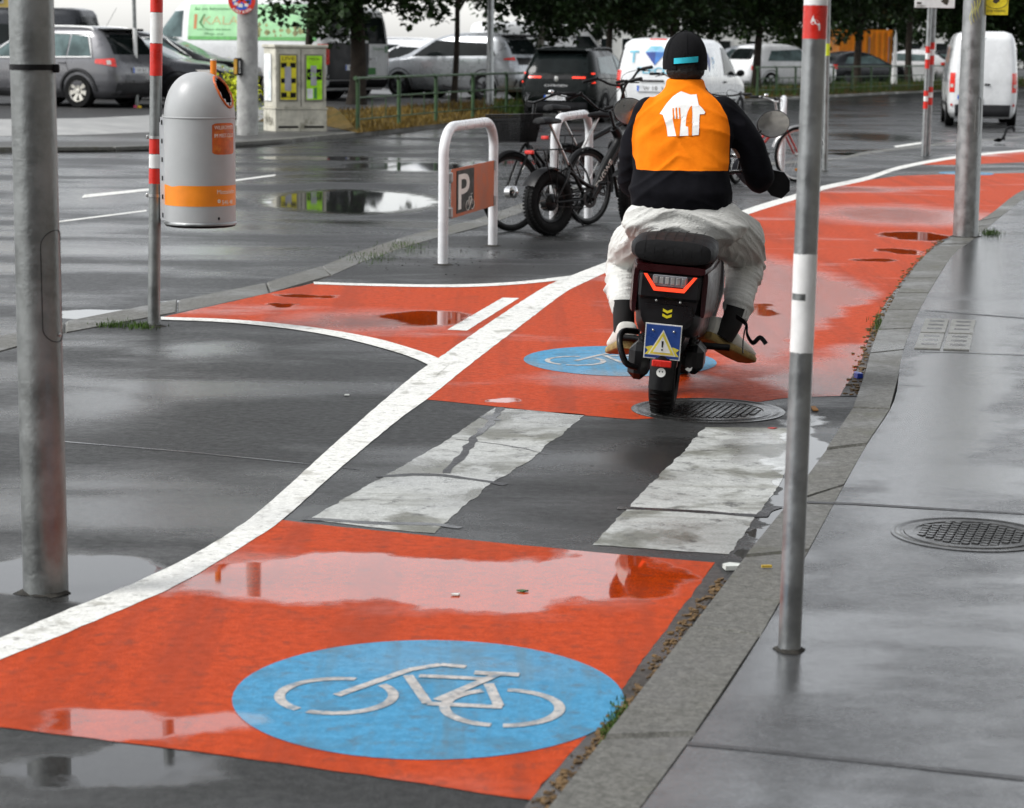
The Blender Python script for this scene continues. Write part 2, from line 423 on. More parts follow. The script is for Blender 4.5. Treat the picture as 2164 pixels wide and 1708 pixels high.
# far kerb
kf = [(-400, 316), (0, 314), (250, 313), (500, 303), (700, 286), (1056, 250), (1300, 231), (1596, 210), (2000, 190), (2400, 172)]
KF = smoothline([G(*p) for p in kf], 6)
pav = sheet('near_pavement', [(p.x, p.y) for p in KI] + [(60, 40), (60, -8), (-40, -8), (-40, KI[0].y)], 0.0, m_island, thick=0.3)
road = sheet('road', [(p.x, p.y) for p in KO] + [(90, 60), (110, 150)] + [(p.x, p.y) for p in KF[::-1]] + [(-60, KF[0].y), (-60, KO[0].y)], RD, m_road)
farp = sheet('far_pavement', [(p.x, p.y) for p in KF] + [(120, 400), (-150, 400), (-150, KF[0].y)], 0.02, m_far, thick=0.2)

def stone(quad, z0, z1, ch=0.012):
    q = [Vector((p[0], p[1], 0)) for p in quad]; c = sum(q, Vector()) / 4
    up = [Vector((p.x, p.y, z1)) for p in [p + (c - p).normalized() * ch * 1.4 for p in q]]
    lo = [Vector((p.x, p.y, z1 - ch)) for p in q]; bt = [Vector((p.x, p.y, z0)) for p in q]
    mb = MB(); mb.add(bt + lo + up, [(8, 9, 10, 11)] + [(4 + i, 4 + (i + 1) % 4, 8 + (i + 1) % 4, 8 + i) for i in range(4)] + [(i, (i + 1) % 4, 4 + (i + 1) % 4, 4 + i) for i in range(4)])
    return mb
def resample(L, R, step):
    """matched points along two edges, spaced about step along the middle"""
    def cum(P):
        d = [0.0]
        for i in range(1, len(P)): d.append(d[-1] + (P[i] - P[i - 1]).length)
        return d
    def at(P, D, t):
        x = t * D[-1]
        for i in range(1, len(P)):
            if D[i] >= x: return P[i - 1].lerp(P[i], (x - D[i - 1]) / max(1e-9, D[i] - D[i - 1]))
        return P[-1]
    n = len(L); cl = [0.0]
    for i in range(1, n): cl.append(cl[-1] + ((L[i] + R[i]) - (L[i - 1] + R[i - 1])).length / 2)
    out = []; tot = cl[-1]; k = max(1, round(tot / step))
    for j in range(k + 1):
        x = tot * j / k
        for i in range(1, n):
            if cl[i] >= x - 1e-9:
                f = (x - cl[i - 1]) / max(1e-9, cl[i] - cl[i - 1]); out.append((L[i - 1].lerp(L[i], f), R[i - 1].lerp(R[i], f))); break
    return out
def kerb(name, L, R, z0, z1, step, gap, m, bedz):
    mb = MB(); n = len(L)
    mb.add([(p.x, p.y, bedz) for p in L] + [(p.x, p.y, bedz) for p in R], [(i, n + i, n + i + 1, i + 1) for i in range(n - 1)])
    root = mb.build(name, m_seam); tag(root, kind='structure')
    prs = resample(L, R, step)
    for i in range(len(prs) - 1):
        (a, b), (c, d) = prs[i], prs[i + 1]
        u = (c - a).normalized() * gap; v = (d - b).normalized() * gap
        dz = rnd.uniform(-.004, .004)
        s_ = stone([a + u, b + v, d - v, c - u], z0, z1 + dz).build('kerb_stone', m, root, fix=True)
    return root
kerb('road_kerb', KO, KI, -.2, .004, 1.2, .006, m_kerb, -.02)
off = []
for i, p in enumerate(KF):
    d = (KF[min(i + 1, len(KF) - 1)] - KF[max(i - 1, 0)]).normalized(); off.append(Vector((p.x, p.y, 0)) + Vector((d.y, -d.x, 0)) * 0.22)
kerb('far_kerb', off, [Vector((p.x, p.y, 0)) for p in KF], -.2, .03, 2.2, .01, m_kerb, -.02)

# right kerb and pavement
rl = [(1020, 1880), (1150, 1708), (1250, 1590), (1400, 1405), (1520, 1240), (1650, 1080), (1745, 950), (1812, 842), (1833, 760), (1870, 662), (1920, 582), (1960, 533), (2004, 505), (2090, 455), (2164, 400), (2300, 340)]
rr = [(1230, 1880), (1355, 1708), (1450, 1580), (1560, 1420), (1660, 1255), (1775, 1042), (1832, 940), (1890, 846), (1906, 752), (1940, 662), (1985, 582), (2020, 533), (2062, 503), (2130, 447), (2185, 410), (2330, 350)]
RLn = smoothline([G(a, b, RW) for a, b in rl], 5); RRn = smoothline([G(a, b, RW) for a, b in rr], 5)
kerb('pavement_kerb', RLn, RRn, -.15, RW, .98, .007, m_kerb, -.01)
walk = sheet('sidewalk', [(p.x, p.y) for p in RRn] + [(40, 45), (40, -8), (RRn[0].x - .3, -8)], RW, m_side, thick=0.1)
# gutter strip between red coating and kerb
gl = [(980, 1900), (1120, 1692), (1235, 1560), (1320, 1448), (1440, 1285), (1512, 1190)]
gr = [(1030, 1880), (1160, 1706), (1262, 1586), (1345, 1478), (1462, 1318), (1535, 1226)]
sheet('gutter', px(gl) + px(gr)[::-1], .0012, m_gutter)
gl2 = [(1775, 838), (1818, 770), (1842, 700), (1872, 640), (1930, 565), (1985, 510)]
gr2 = [(1812, 838), (1834, 762), (1862, 690), (1892, 630), (1942, 560), (1996, 508)]
sheet('gutter', px(gl2) + px(gr2)[::-1], .003, m_gutter)

# ---- painted cycle lane
wl = [(-300, 1470), (0, 1350), (150, 1288), (300, 1226), (400, 1178), (500, 1118), (585, 1050), (700, 945), (800, 857), (880, 790), (935, 752), (1050, 672), (1150, 608), (1205, 584), (1300, 548), (1440, 500), (1570, 445), (1690, 408), (1745, 392), (1830, 374), (1900, 352), (2000, 333), (2100, 322), (2200, 314)]
wr = [(-300, 1525), (0, 1397), (200, 1315), (350, 1250), (430, 1206), (520, 1152), (600, 1097), (720, 990), (840, 890), (915, 835), (1000, 766), (1100, 690), (1190, 622), (1235, 598), (1310, 565), (1450, 513), (1575, 456), (1695, 418), (1748, 400), (1834, 381), (1903, 358), (2004, 338), (2102, 326), (2202, 318)]
WL = smoothline(px(wl), 6); WR = smoothline(px(wr), 6)
def near(L, p): return min(range(len(L)), key=lambda i: (L[i] - p).length)
def run(L, a, b):
    i, j = near(L, G(*a)), near(L, G(*b)); return L[i:j + 1] if i <= j else L[j:i + 1][::-1]
MID = [(a + b) / 2 for a, b in zip(WL, WR)]
redA = run(MID, (-300, 1500), (595, 1085)) + px([(598, 1100), (700, 1112), (1000, 1143), (1300, 1172), (1512, 1190), (1440, 1285), (1320, 1448), (1235, 1560), (1120, 1692), (800, 1643), (500, 1600), (200, 1563), (-300, 1500)])
redA_o = sheet('cycle_lane', redA, .0015, m_lane, jag=.006)
redB = run(MID, (895, 840), (1830, 378)) + px([(1835, 381), (1900, 372), (2000, 369), (2164, 366), (2300, 362), (2210, 395), (2164, 402), (2088, 456), (2004, 503), (1985, 509), (1930, 564), (1872, 639), (1842, 699), (1818, 769), (1775, 837), (1660, 842), (1560, 856), (1480, 880), (1340, 887), (1200, 876), (1050, 860), (905, 845)])
sheet('cycle_lane', redB, .0015, m_lane, jag=.006)
sheet('cycle_lane', px([(1930, 348), (2010, 336), (2102, 325), (2300, 312), (2400, 325), (2164, 343), (2020, 349)]), .0015, m_lane, jag=.006)
bt = [(340, 673), (480, 679), (600, 690), (700, 704), (800, 726), (880, 750), (950, 775)]
tp = [(668, 598), (760, 602), (900, 605), (1000, 604), (1100, 599), (1210, 586)]
sheet('cycle_lane', px([(345, 670), (500, 636), (662, 599)]) + smoothline(px(tp), 4) + [(1100, 650)][0:0] + run(MID, (1205, 590), (950, 765)) + smoothline(px(bt), 4)[::-1], .0015, m_lane, jag=.006)
def strip(name, L, R, z, m, jag=0.0):
    if jag:
        L2 = []; R2 = []
        for i in range(len(L) - 1):
            k = min(40, max(1, int((L[i + 1] - L[i]).length / .04)))
            for j in range(k):
                a, b = L[i].lerp(L[i + 1], j / k), R[i].lerp(R[i + 1], j / k); d = (b - a).normalized()
                L2.append(a + d * jag * (noise.noise(a * 9) + .7 * noise.noise(a * 41))); R2.append(b + d * jag * (noise.noise(b * 9) + .7 * noise.noise(b * 41)))
        L2.append(L[-1]); R2.append(R[-1]); L, R = L2, R2
    n = len(L); mb = MB()
    mb.add([(p.x, p.y, z) for p in L] + [(p.x, p.y, z) for p in R], [(i, n + i, n + i + 1, i + 1) for i in range(n - 1)])
    return tag(mb.build(name, m), kind='structure')
strip('lane_edge_line', WL, WR, .003, m_white, .007)
strip('lane_branch_line', smoothline(px([(340, 671), (480, 676), (600, 686), (700, 699), (800, 718), (880, 741), (925, 758), (948, 772)]), 5), smoothline(px([(340, 677), (480, 683), (600, 695), (700, 711), (800, 735), (870, 757), (910, 777), (918, 800)]), 5), .0045, m_white, .004)
strip('lane_branch_line', smoothline(px([(662, 597), (760, 600), (900, 602.5), (1000, 601.5), (1100, 596), (1205, 584)]), 5), smoothline(px([(664, 602), (760, 605), (900, 608), (1000, 607.5), (1100, 602), (1200, 592)]), 5), .0045, m_white, .004)
sheet('lane_dash', px([(945, 698), (986, 700), (1097, 631), (1062, 630)]), .003, m_white, jag=.004)
# crossing bars, built of separate worn patches with bitumen seams between
bars = [[(1046, 862), (1237, 877), (1120, 972), (1040, 1022), (945, 1103), (918, 1128), (760, 1112), (650, 1098), (815, 1006), (950, 928)],
        [(1489, 903), (1690, 906), (1672, 985), (1645, 1030), (1604, 1083), (1540, 1173), (1250, 1153), (1330, 1067), (1436, 963)]]
for q in bars: sheet('crossing_bar', px(q), .0015, m_oldwhite, jag=.012)
# repaired bitumen joints across the crossing
CL = [0]
def crack_line(name, P, w0, w1, m, z=.003, sub=14):
    CL[0] += 1; z = .0021 + .00012 * CL[0]
    L = []; R = []; W = [G(*p) for p in P]
    for i in range(len(W) - 1):
        for k in range(sub):
            f = k / sub; q = W[i].lerp(W[i + 1], f); d = (W[i + 1] - W[i]).normalized(); nn = Vector((-d.y, d.x, 0)); sd_ = noise.noise(q * 7) * .02
            wd = w0 + (w1 - w0) * (.5 + .5 * noise.noise(q * 11 + Vector((3, 1, 0))))
            q2 = q + nn * sd_; L.append(q2 + nn * wd); R.append(q2 - nn * wd)
    return strip(name, L, R, z, m)
crack_line('bitumen_joint', [(795, 1008), (870, 1004), (935, 1006), (1000, 1014), (1075, 1026)], .008, .03, m_seam)
crack_line('bitumen_joint', [(640, 1097), (760, 1105), (930, 1110), (980, 1116)], .01, .03, m_seam)
crack_line('bitumen_joint', [(1305, 1074), (1450, 1081), (1610, 1092), (1650, 1070)], .012, .028, m_seam)
crack_line('bitumen_joint', [(1056, 862), (1040, 888), (1005, 925), (975, 965), (940, 1004)], .006, .028, m_seam)
crack_line('bitumen_joint', [(1020, 880), (1060, 890)], .01, .04, m_seam)
crack_line('bitumen_joint', [(962, 930), (1060, 940), (1165, 962)], .002, .005, m_seam)
# pavement joints
for L, R in (([(1448, 1568), (1600, 1582), (1830, 1606), (2164, 1642)], [(1444, 1575), (1600, 1590), (1830, 1614), (2164, 1651)]), ([(1706, 1060), (1800, 1063), (1950, 1072), (2164, 1085)], [(1703, 1064), (1800, 1067), (1950, 1076), (2164, 1088)]), ([(1945, 741), (2050, 744), (2164, 750)], [(1944, 744), (2050, 747), (2164, 752)]), ([(1955, 655), (2164, 672)], [(1954, 657), (2164, 674)])):
    strip('pavement_joint', px(L, RW), px(R, RW), RW + .0015, m_seam)
strip('pavement_joint', px([(100, 930), (400, 955), (700, 985), (760, 992)]), px([(100, 932), (400, 957), (700, 987), (760, 994)]), .0015, m_seam)
m_scuff = wet('grey scuffed coating', (.22, .07, .045), (.34, .13, .09), .5, .2, (.45, .7), (1, 1), lane_p, lane_f, (), .4, 300, .85)

# carriageway markings
for q in ([(172, 419), (178, 412), (320, 398), (320, 403)], [(120, 468), (310, 444), (310, 447), (120, 471)], [(366, 397), (582, 369), (582, 372), (372, 400)], [(1888, 309), (1950, 300), (1958, 303), (1894, 312)], [(0, 316), (330, 312), (330, 316), (0, 320)]):
    sheet('road_line', px(q, RD), RD + .002, m_white)
# far pavement bands: kerb ramps and light slabs seen across the road
m_band = mat('light concrete slab', (.30, .30, .29), .55, var=.2, vs=2.0, bump=.2)
for q in ([(-200, 240), (0, 245), (200, 256), (350, 266), (350, 272), (200, 262), (0, 251), (-200, 246)],):
    sheet('ramp_slab', px(q, .02), .026, m_band)

# ---- blue cycle symbols
def disc_pts(c, rx, ry, n=56, a0=0.0): return [Vector((c[0] + rx * math.cos(2 * PI * i / n + a0), c[1] + ry * math.sin(2 * PI * i / n + a0), 0)) for i in range(n)]
def bike_symbol(name, c, sx, sy, ang, m, label=None):
    """painted bicycle, front wheel to the left of its own frame"""
    root = sheet(name, disc_pts(c, sx, sy), .003, m_blue)
    mb = MB(); ca, sa = math.cos(ang), math.sin(ang); lay = [0.0]
    def P(u, v):
        return Vector((c[0] + sx * (u * ca - v * sa), c[1] + sy * (u * sa + v * ca), .0045 + lay[0]))
    def bar(a, b, wd):
        lay[0] += .00007
        a = Vector(a); b = Vector(b); d = (b - a).normalized(); n = Vector((-d.y, d.x)) * wd / 2
        mb.add([P(*(a + n)), P(*(a - n)), P(*(b - n)), P(*(b + n))], [(0, 1, 2, 3)])
    def arc(cx, cy, r, t0, t1, wd, k=18):
        lay[0] += .00007
        vs = []
        for i in range(k + 1):
            t = math.radians(t0 + (t1 - t0) * i / k)
            vs += [P(cx + (r + wd / 2) * math.cos(t), cy + (r + wd / 2) * math.sin(t)), P(cx + (r - wd / 2) * math.cos(t), cy + (r - wd / 2) * math.sin(t))]
        mb.add(vs, [(2 * i, 2 * i + 1, 2 * i + 3, 2 * i + 2) for i in range(k)])
    W_ = .055
    arc(-.46, -.10, .29, 82, 240, W_); arc(-.46, -.10, .29, 252, 408, W_)
    arc(.40, -.16, .29, -82, 92, W_); arc(.40, -.16, .29, 118, 266, W_)
    bar((-.46, -.10), (-.17, .40), W_); bar((-.17, .40), (-.02, .52), W_); bar((-.02, .52), (.12, .50), W_)
    bar((-.16, .30), (.02, -.16), W_); bar((.02, -.16), (.40, -.16), W_); bar((-.10, .30), (.26, .30), W_)
    bar((.06, -.10), (.30, .38), W_); bar((.28, .22), (.38, -.14), W_); bar((.18, .40), (.42, .40), W_ * 1.2)
    mb.build('bicycle_mark', m_symw, root)
    return root
c1 = G(906, 1470); bike_symbol('cycle_symbol', (c1.x, c1.y - .0), .487, .515, -.12, m_blue)
c2 = G(1310, 763); bike_symbol('cycle_symbol', (c2.x, c2.y), .50, .56, -.05, m_blue)
c3 = G(2042, 367); bike_symbol('cycle_symbol', (c3.x, c3.y), .36, .42, -.05, m_blue)

# ---- manholes
def manhole(loc, R, name, label, pat):
    t = thing(name, label, 'manhole cover', loc, .15)
    mb = MB(); mb.lathe([(R, -.03), (R, .001), (R * .93, .003), (R * .91, .000), (R * .86, .000)], 56, cap=False); mb.build('rim', m_iron, t, 40)
    mb = MB(); mb.lathe([(1e-4, .0), (R * .86, .0)], 56, cap=False); mb.build('lid', m_iron, t)
    mb = MB(); mb.lathe([(R * .84, .0), (R * .83, .003), (R * .72, .003), (R * .71, .0)], 56, cap=False); mb.build('lid_ring', m_iron, t, 40)
    mb = MB(); st = .034; k = int(R * .66 / st)
    for i in range(-k, k + 1):
        for j in range(-k, k + 1):
            x, y = (i + (.5 if j % 2 else 0)) * st, j * st
            if math.hypot(x, y) < R * .66: mb.box((x, y, .001), (st * .62, st * .62, .006), Matrix.Rotation(PI / 4, 3, 'Z'))
    o = mb.build('stud_pattern', m_iron, t); o['kind'] = 'stuff'
    return t
manhole(G(1496, 868) + Vector((0, 0, .003)), .345, 'manhole_cover', 'round cast iron manhole cover under the moped wheel on the red lane', 0)
g = G(2052, 1130, RW); manhole(g + Vector((0, 0, .002)), .262, 'manhole_cover', 'round cast iron manhole cover set in the grey pavement at the right edge', 1)
# rectangular cover plates in the pavement
t = thing('cover_plate', 'rectangular concrete cover plate with slots in the wet pavement', 'cover plate', G(1995, 710, RW), -.1)
q = px([(1956, 676), (2062, 679), (2048, 742), (1932, 738)], RW); c0 = G(1995, 710, RW); R_ = Matrix.Rotation(.1, 3, 'Z')
def quadpt(u, v): return R_ @ ((q[3].lerp(q[2], u)).lerp(q[0].lerp(q[1], u), v) - c0)
m_plate = wet('wet concrete plate', (.16, .16, .15), (.24, .24, .22), .4, .2, (.4, .7), (1, 1), (), (), (), .3, 200, .8)
for (u0, u1, v0, v1) in ((0, .47, 0, .48), (.53, 1, 0, .48), (0, .47, .52, 1), (.53, 1, .52, 1)):
    mb = MB(); pts = [quadpt(a, b) for a, b in ((u0, v0), (u1, v0), (u1, v1), (u0, v1))]
    pl = stone(pts, 0, .009, .004).build('plate', m_plate, t)
    mb = MB()
    for k in range(3):
        mb = MB()
        v = v0 + (v1 - v0) * (.2 + .28 * k)
        a, b, c, d = [quadpt(x, y) for x, y in ((u0 + .1, v), (u1 - .08, v), (u1 - .08, v + .05), (u0 + .1, v + .05))]
        mb.add([(p.x, p.y, .0095) for p in (a, b, c, d)], [(0, 1, 2, 3)])
        mb.build('slot', m_seam, pl)

# ------------------------------------------------------------------ street furniture
m_galv = mat('galvanised steel', (.30, .31, .31), .40, .85, .5, .22, 9, .12, 50, dirt=(5, (.16, .16, .15), .56, .7))
m_galv2 = mat('weathered galvanised steel', (.25, .26, .255), .42, .8, .5, .25, 7, .15, 60, dirt=(4, (.13, .13, .12), .55, .7))
m_conc = mat('weathered concrete mast', (.36, .36, .345), .75, 0, .4, .25, 5, .35, 40, dirt=(2.5, (.15, .15, .13), .55, .7))
m_red = mat('red reflective tape', (.62, .022, .012), .35, 0, .5, .12, 20, .05, dirt=(30, (.75, .70, .68), .72, .9))
m_tapew = mat('white reflective tape', (.78, .78, .76), .4, 0, .5, .08, 14, .05, dirt=(9, (.42, .42, .40), .60, .6))
m_black = mat('black plastic', (.004, .004, .0045), .5, 0, .22, .3, 12, .1)
m_blackm = mat('black painted metal', (.004, .004, .0045), .35, 0, .25, .3, 12, 0, coat=.05)
m_rubber = mat('tyre rubber', (.005, .005, .005), .8, 0, .2, .35, 25, .4, 90)
m_chrome = mat('polished chrome', (.72, .72, .72), .14, 1.0, .5, .08, 8)
m_steel = mat('dull steel', (.45, .45, .44), .35, .9, .5, .15, 14)
m_wpaint = mat('white powder coat', (.70, .71, .72), .32, 0, .5, .07, 5, .04, 30, dirt=(16, (.35, .34, .32), .68, .7))
m_grit = mat('dark grit', (.03, .028, .024), .9, 0, .3, .5, 30, .5)

def ring_tape(mb, z0, z1, r, n=28, jag=0.0, c=(0, 0), seed=0):
    R = random.Random(seed); vs = []
    for i in range(n):
        t = 2 * PI * i / n
        vs.append((c[0] + r * math.cos(t), c[1] + r * math.sin(t), z0 + R.uniform(-jag, jag)))
    for i in range(n):
        t = 2 * PI * i / n
        vs.append((c[0] + r * math.cos(t), c[1] + r * math.sin(t), z1 + R.uniform(-jag, jag)))
    mb.add(vs, [(i, (i + 1) % n, n + (i + 1) % n, n + i) for i in range(n)]); return mb
def collar(parent, r, rr=None):
    mb = MB(); n = 18; rr = rr or r * 2
    vs = [(r * .9 * math.cos(2 * PI * i / n), r * .9 * math.sin(2 * PI * i / n), .012) for i in range(n)]
    vs += [((rr * rnd.uniform(.75, 1.2)) * math.cos(2 * PI * i / n), (rr * rnd.uniform(.75, 1.2)) * math.sin(2 * PI * i / n), .0012) for i in range(n)]
    mb.add(vs, [(i, n + i, n + (i + 1) % n, (i + 1) % n) for i in range(n)])
    mb.build('base_grit', m_grit, parent, True)
def pole_tilt(base, pxtop, pytop):
    """tilt that takes a vertical post from its base through a second sighted point"""
    u = U(pxtop, pytop, base.y); d = u - base
    return (0.0, math.atan2(d.x, d.z), 0.0)

# near left mast
b = G(97, 1250); t = thing('steel_mast', 'thick galvanised steel mast with black cable tie at the left edge', 'pole', b, 0, 'grey posts', rot=pole_tilt(b, 66, 10))
mb = MB(); mb.lathe([(.066, -.05), (.065, .5), (.0635, 1.2), (.061, 5.2), (.001, 5.21)], 36); mb.build('shaft', m_galv2, t, 40)
zz = U(72, 142, b.y).z
mb = MB(); mb.lathe([(.0625, zz - .008), (.0655, zz - .008), (.0655, zz + .008), (.0625, zz + .008)], 30, cap=False); mb.box((.068, -.012, zz - .003), (.02, .014, .024), bev=.003)
mb.build('cable_tie', m_black, t, 40)
# curved service hatch: seam, and screw
z0, z1 = U(100, 720, b.y).z, U(100, 485, b.y).z
mb = MB(); pts = []
for i in range(33):
    s_ = i / 32
    a = math.radians(-24)
    def hp(u, v): # u angle offset, v height
        r_ = .0652; an = a + u; return Vector((r_ * math.cos(an), r_ * math.sin(an), v))
    if s_ < .25: k = s_ / .25; pts.append(hp(-.42 * math.cos(k * PI / 2) - 0 if False else -.42 + .42 * (1 - math.cos(k * PI / 2)) * 0, z0 + .05 + (z1 - z0 - .1) * k))
for sgn in (0,):
    pts = [hp(.80 * math.cos(th), (z0 + z1) / 2 + (((z1 - z0) / 2 - .045) * (1 if math.sin(th) > 0 else -1)) + .045 * math.sin(th)) for th in [2 * PI * i / 40 for i in range(40)]]
mb.tube(pts, .0012, 5, closed=True); mb.build('hatch_seam', m_black, t)
mb = MB(); mb.ell(hp(.1, z0 + .02) * 1.0, (.006, .006, .006), 8, 5); mb.build('hatch_screw', m_steel, t, True)
collar(t, .066, .085)

# near right sign post with red and white bands
b = G(1668, 1375, RW); t = thing('sign_post', 'slim grey steel sign post with red and white bands in the right foreground', 'pole', b, 0, 'grey posts', rot=pole_tilt(b, 1724, 12))
mb = MB(); mb.lathe([(.0302, -.05), (.0302, 3.2), (.001, 3.205)], 30); mb.build('shaft', m_galv, t, 40)
def zat(py, base, pxx=None): return (U(pxx or 1690, py, base.y).z - base.z)
mb = MB(); ring_tape(mb, zat(744, b), zat(536, b), .0306, jag=.001); mb.build('white_band', m_tapew, t, 40)
mb = MB(); ring_tape(mb, zat(82, b), zat(12, b), .0306, jag=.001, seed=3); mb.build('red_band', m_red, t, 40)
mb = MB(); ring_tape(mb, zat(11, b), zat(-60, b), .0306, jag=.001, seed=3); mb.build('white_band', m_tapew, t, 40)
mb = MB(); ring_tape(mb, zat(633, b), zat(619, b), .0309, n=40); mb.v = [v for v in mb.v]; keep = [f for f in mb.f if all(mb.v[i][1] < 0 and mb.v[i][0] < .002 for i in f)]; mb.f = keep; mb.m = [0] * len(keep); mb.build('grey_mark', m_galv2, t, 40)
# white scratch figure on the red band
mb = MB(); zc = zat(52, b); k = .0022
poly = [(-4, 6), (-2, 11), (-1, 6), (3, 5), (6, 1), (6.5, -6), (5, -7), (4, -1), (1, 1), (-3, 0), (-5, 2)]
def onp(x, y, h): an = -PI / 2 + x * k / .0309 - .15; return Vector((.0309 * math.cos(an), .0309 * math.sin(an), zc + y * k))
mb.add([onp(x, y, 0) for x, y in poly], [tuple(range(len(poly)))]); mb.build('scratch_mark', m_tapew, t)
collar(t, .031, .042)

# post carrying the litter bin
b = G(325, 690); t = thing('bin_post', 'grey steel post with red and white bands carrying the litter bin', 'pole', b, 0, 'grey posts', rot=pole_tilt(b, 331, 5))
mb = MB(); mb.lathe([(.0345, -.05), (.0345, .95), (.0335, 2.6), (.001, 2.61)], 26); mb.build('shaft', m_galv2, t, 40)
zb = lambda py: U(328, py, b.y).z
bands = [(26, -10, m_red), (91, 27, m_tapew), (160, 92, m_red), (325, 291, m_red), (355, 326, m_tapew), (388, 356, m_red)]
for i, (lo, hi, mm) in enumerate(bands):
    mb = MB(); ring_tape(mb, zb(lo), zb(hi), .0352, jag=.0015, seed=i); mb.build('white_band' if mm is m_tapew else 'red_band', mm, t, 40)
for pyy in (290, 413):
    mb = MB(); mb.lathe([(.036, zb(pyy) - .008), (.0385, zb(pyy) - .008), (.0385, zb(pyy) + .008), (.036, zb(pyy) + .008)], 24, cap=False); mb.box((-.042, -.004, zb(pyy)), (.016, .02, .022), bev=.003); mb.build('clamp_band', m_steel, t, 40)
collar(t, .036, .07)
BINP = b.copy()

# litter bin
yb = b.y - .0
cb = U(424, 480, yb); sc_ = FPX / yb; Rb = 74.0 / sc_
zbot = U(424, 470, yb).z; zsh = U(424, 248, yb).z; ztop = U(424, 152, yb).z
t = thing('litter_bin', 'grey domed litter bin with orange band hanging on the banded post', 'litter bin', (cb.x, yb, zbot), 0)
m_bin = mat('grey bin plastic', (.40, .41, .41), .42, 0, .5, .06, 4, .06, 60, dirt=(7, (.24, .24, .24), .68, .6))
m_orange = mat('orange sticker', (.86, .25, .01), .4, 0, .5, .06, 10)
m_dorange = mat('weathered orange sticker', (.55, .10, .008), .45, 0, .5, .25, 14, dirt=(16, (.62, .22, .02), .55, .8))
m_print = mat('white print', (.80, .78, .72), .5, 0, .4, .08, 10)
h1 = zsh - zbot; h2 = ztop - zbot
prof = [(Rb * .97, 0.0), (Rb, .004), (Rb, h1)]
mb = MB(); mb.lathe(prof, 56); mb.build('drum', m_bin, t, 40)
dome = [(Rb * 1.004 * math.cos(a) ** .82 if a < PI / 2 - .01 else 1e-4, h1 + (h2 - h1) * math.sin(a)) for a in [PI / 2 * i / 18 for i in range(19)]]
# hole in the dome, facing right and a little towards the viewer
hole_dir = Vector((.80, -.38, .62)).normalized(); hc = Vector((0, 0, h1 + .03))
dm = MB(); dm.lathe([(Rb * 1.004, h1 + .001)] + dome, 96, cap=False)
hole_ax = Vector((.62, -.30, .70)).normalized(); e1 = hole_ax.cross(Vector((0, 0, 1))).normalized(); e2 = e1.cross(hole_ax).normalized()
hcen = Vector((Rb * .74, -Rb * .28, h1 + (h2 - h1) * .60))
def inhole(p):
    d = Vector(p) - hcen; return (d.dot(e1) / .062) ** 2 + (d.dot(e2) / .088) ** 2 < 1 and d.dot(hole_ax) > -.12
dm.f = [f for f in dm.f if not all(inhole(dm.v[i]) for i in f)]; dm.m = [0] * len(dm.f)
dm.build('dome', m_bin, t, 50)
mb = MB()
ringp = []
def dome_r(z):
    q = max(0.0, min(1.0, (z - h1) / (h2 - h1))); a = math.asin(q); return Rb * 1.004 * math.cos(a) ** .82
for i in range(48):
    th = 2 * PI * i / 48; p = hcen + e1 * (.066 * math.cos(th)) + e2 * (.092 * math.sin(th))
    # push along hole axis until on the dome
    s0 = -.2
    for k in range(80):
        q = p + hole_ax * (.2 - k * .005)
        if math.hypot(q.x, q.y) <= dome_r(q.z) and q.z < h2: break
    ringp.append(q + hole_ax * .002)
mb.tube(ringp, .0075, 8, closed=True, sx=1.0); mb.build('hole_rim', m_dorange, t, True)
mb = MB(); n = len(ringp); inner = [p - hole_ax * .12 for p in ringp]
mb.add(ringp + inner, [(i, (i + 1) % n, n + (i + 1) % n, n + i) for i in range(n)] + [tuple(range(n, 2 * n))]); mb.build('hole_liner', m_black, t, True)
mb = MB(); mb.lathe([(Rb * 1.006, h1 - .004), (Rb * 1.016, h1 - .002), (Rb * 1.016, h1 + .003), (Rb * 1.006, h1 + .005)], 56, cap=False); mb.build('dome_seam', m_bin, t, 40)
mb = MB(); mb.lathe([(Rb * .9, -.022), (Rb * .985, -.018), (Rb * 1.0, -.010), (Rb * .99, -.002)], 56); mb.build('bottom_tray', m_black, t, 40)
mb = MB(); mb.lathe([(Rb * .99, -.008), (Rb * 1.035, -.006), (Rb * 1.035, .002), (Rb * 1.0, .010)], 56, cap=False); mb.build('bottom_rim', m_galv, t, 40)
bz = lambda py: U(424, py, yb).z - zbot
def oncyl(r_, a0, u, v): a = a0 + u / r_; return Vector((r_ * math.cos(a), r_ * math.sin(a), v))
mb = MB(); zlo, zhi = bz(432), bz(389)
na = 60; vs = []
for i in range(na + 1):
    a = math.radians(-180 + 200 * i / na); dent = .008 * max(0, 1 - abs(i - 14) / 5) if i > 9 else 0
    vs += [(Rb * 1.003 * math.cos(a), Rb * 1.003 * math.sin(a), zlo), (Rb * 1.003 * math.cos(a), Rb * 1.003 * math.sin(a), zhi - dent)]
mb.add(vs, [(2 * i, 2 * i + 2, 2 * i + 3, 2 * i + 1) for i in range(na)]); mb.build('orange_band', m_orange, t, True)
mb = MB(); a0 = math.radians(-54)
text_on(mb, 'Misttelefon', .034, lambda x, y: oncyl(Rb * 1.006, a0, x, bz(406) + y)); mb.build('lettering', m_print, t); mb = MB(); text_on(mb, '546 48', .034, lambda x, y: oncyl(Rb * 1.006, a0 + .16, x, bz(428) + y))
mb.lathe([(.004, 0), (.0105, 0)], 10, oncyl(Rb * 1.006, a0 + .06, 0, bz(421)), Matrix.Rotation(a0 + .06, 3, 'Z') @ Matrix.Rotation(PI / 2, 3, 'Y'), cap=False); mb.build('lettering', m_print, t)
mb = MB(); zlo, zhi = bz(324), bz(258); aa, ab = math.radians(-62), math.radians(-12)
vs = []; N = 16
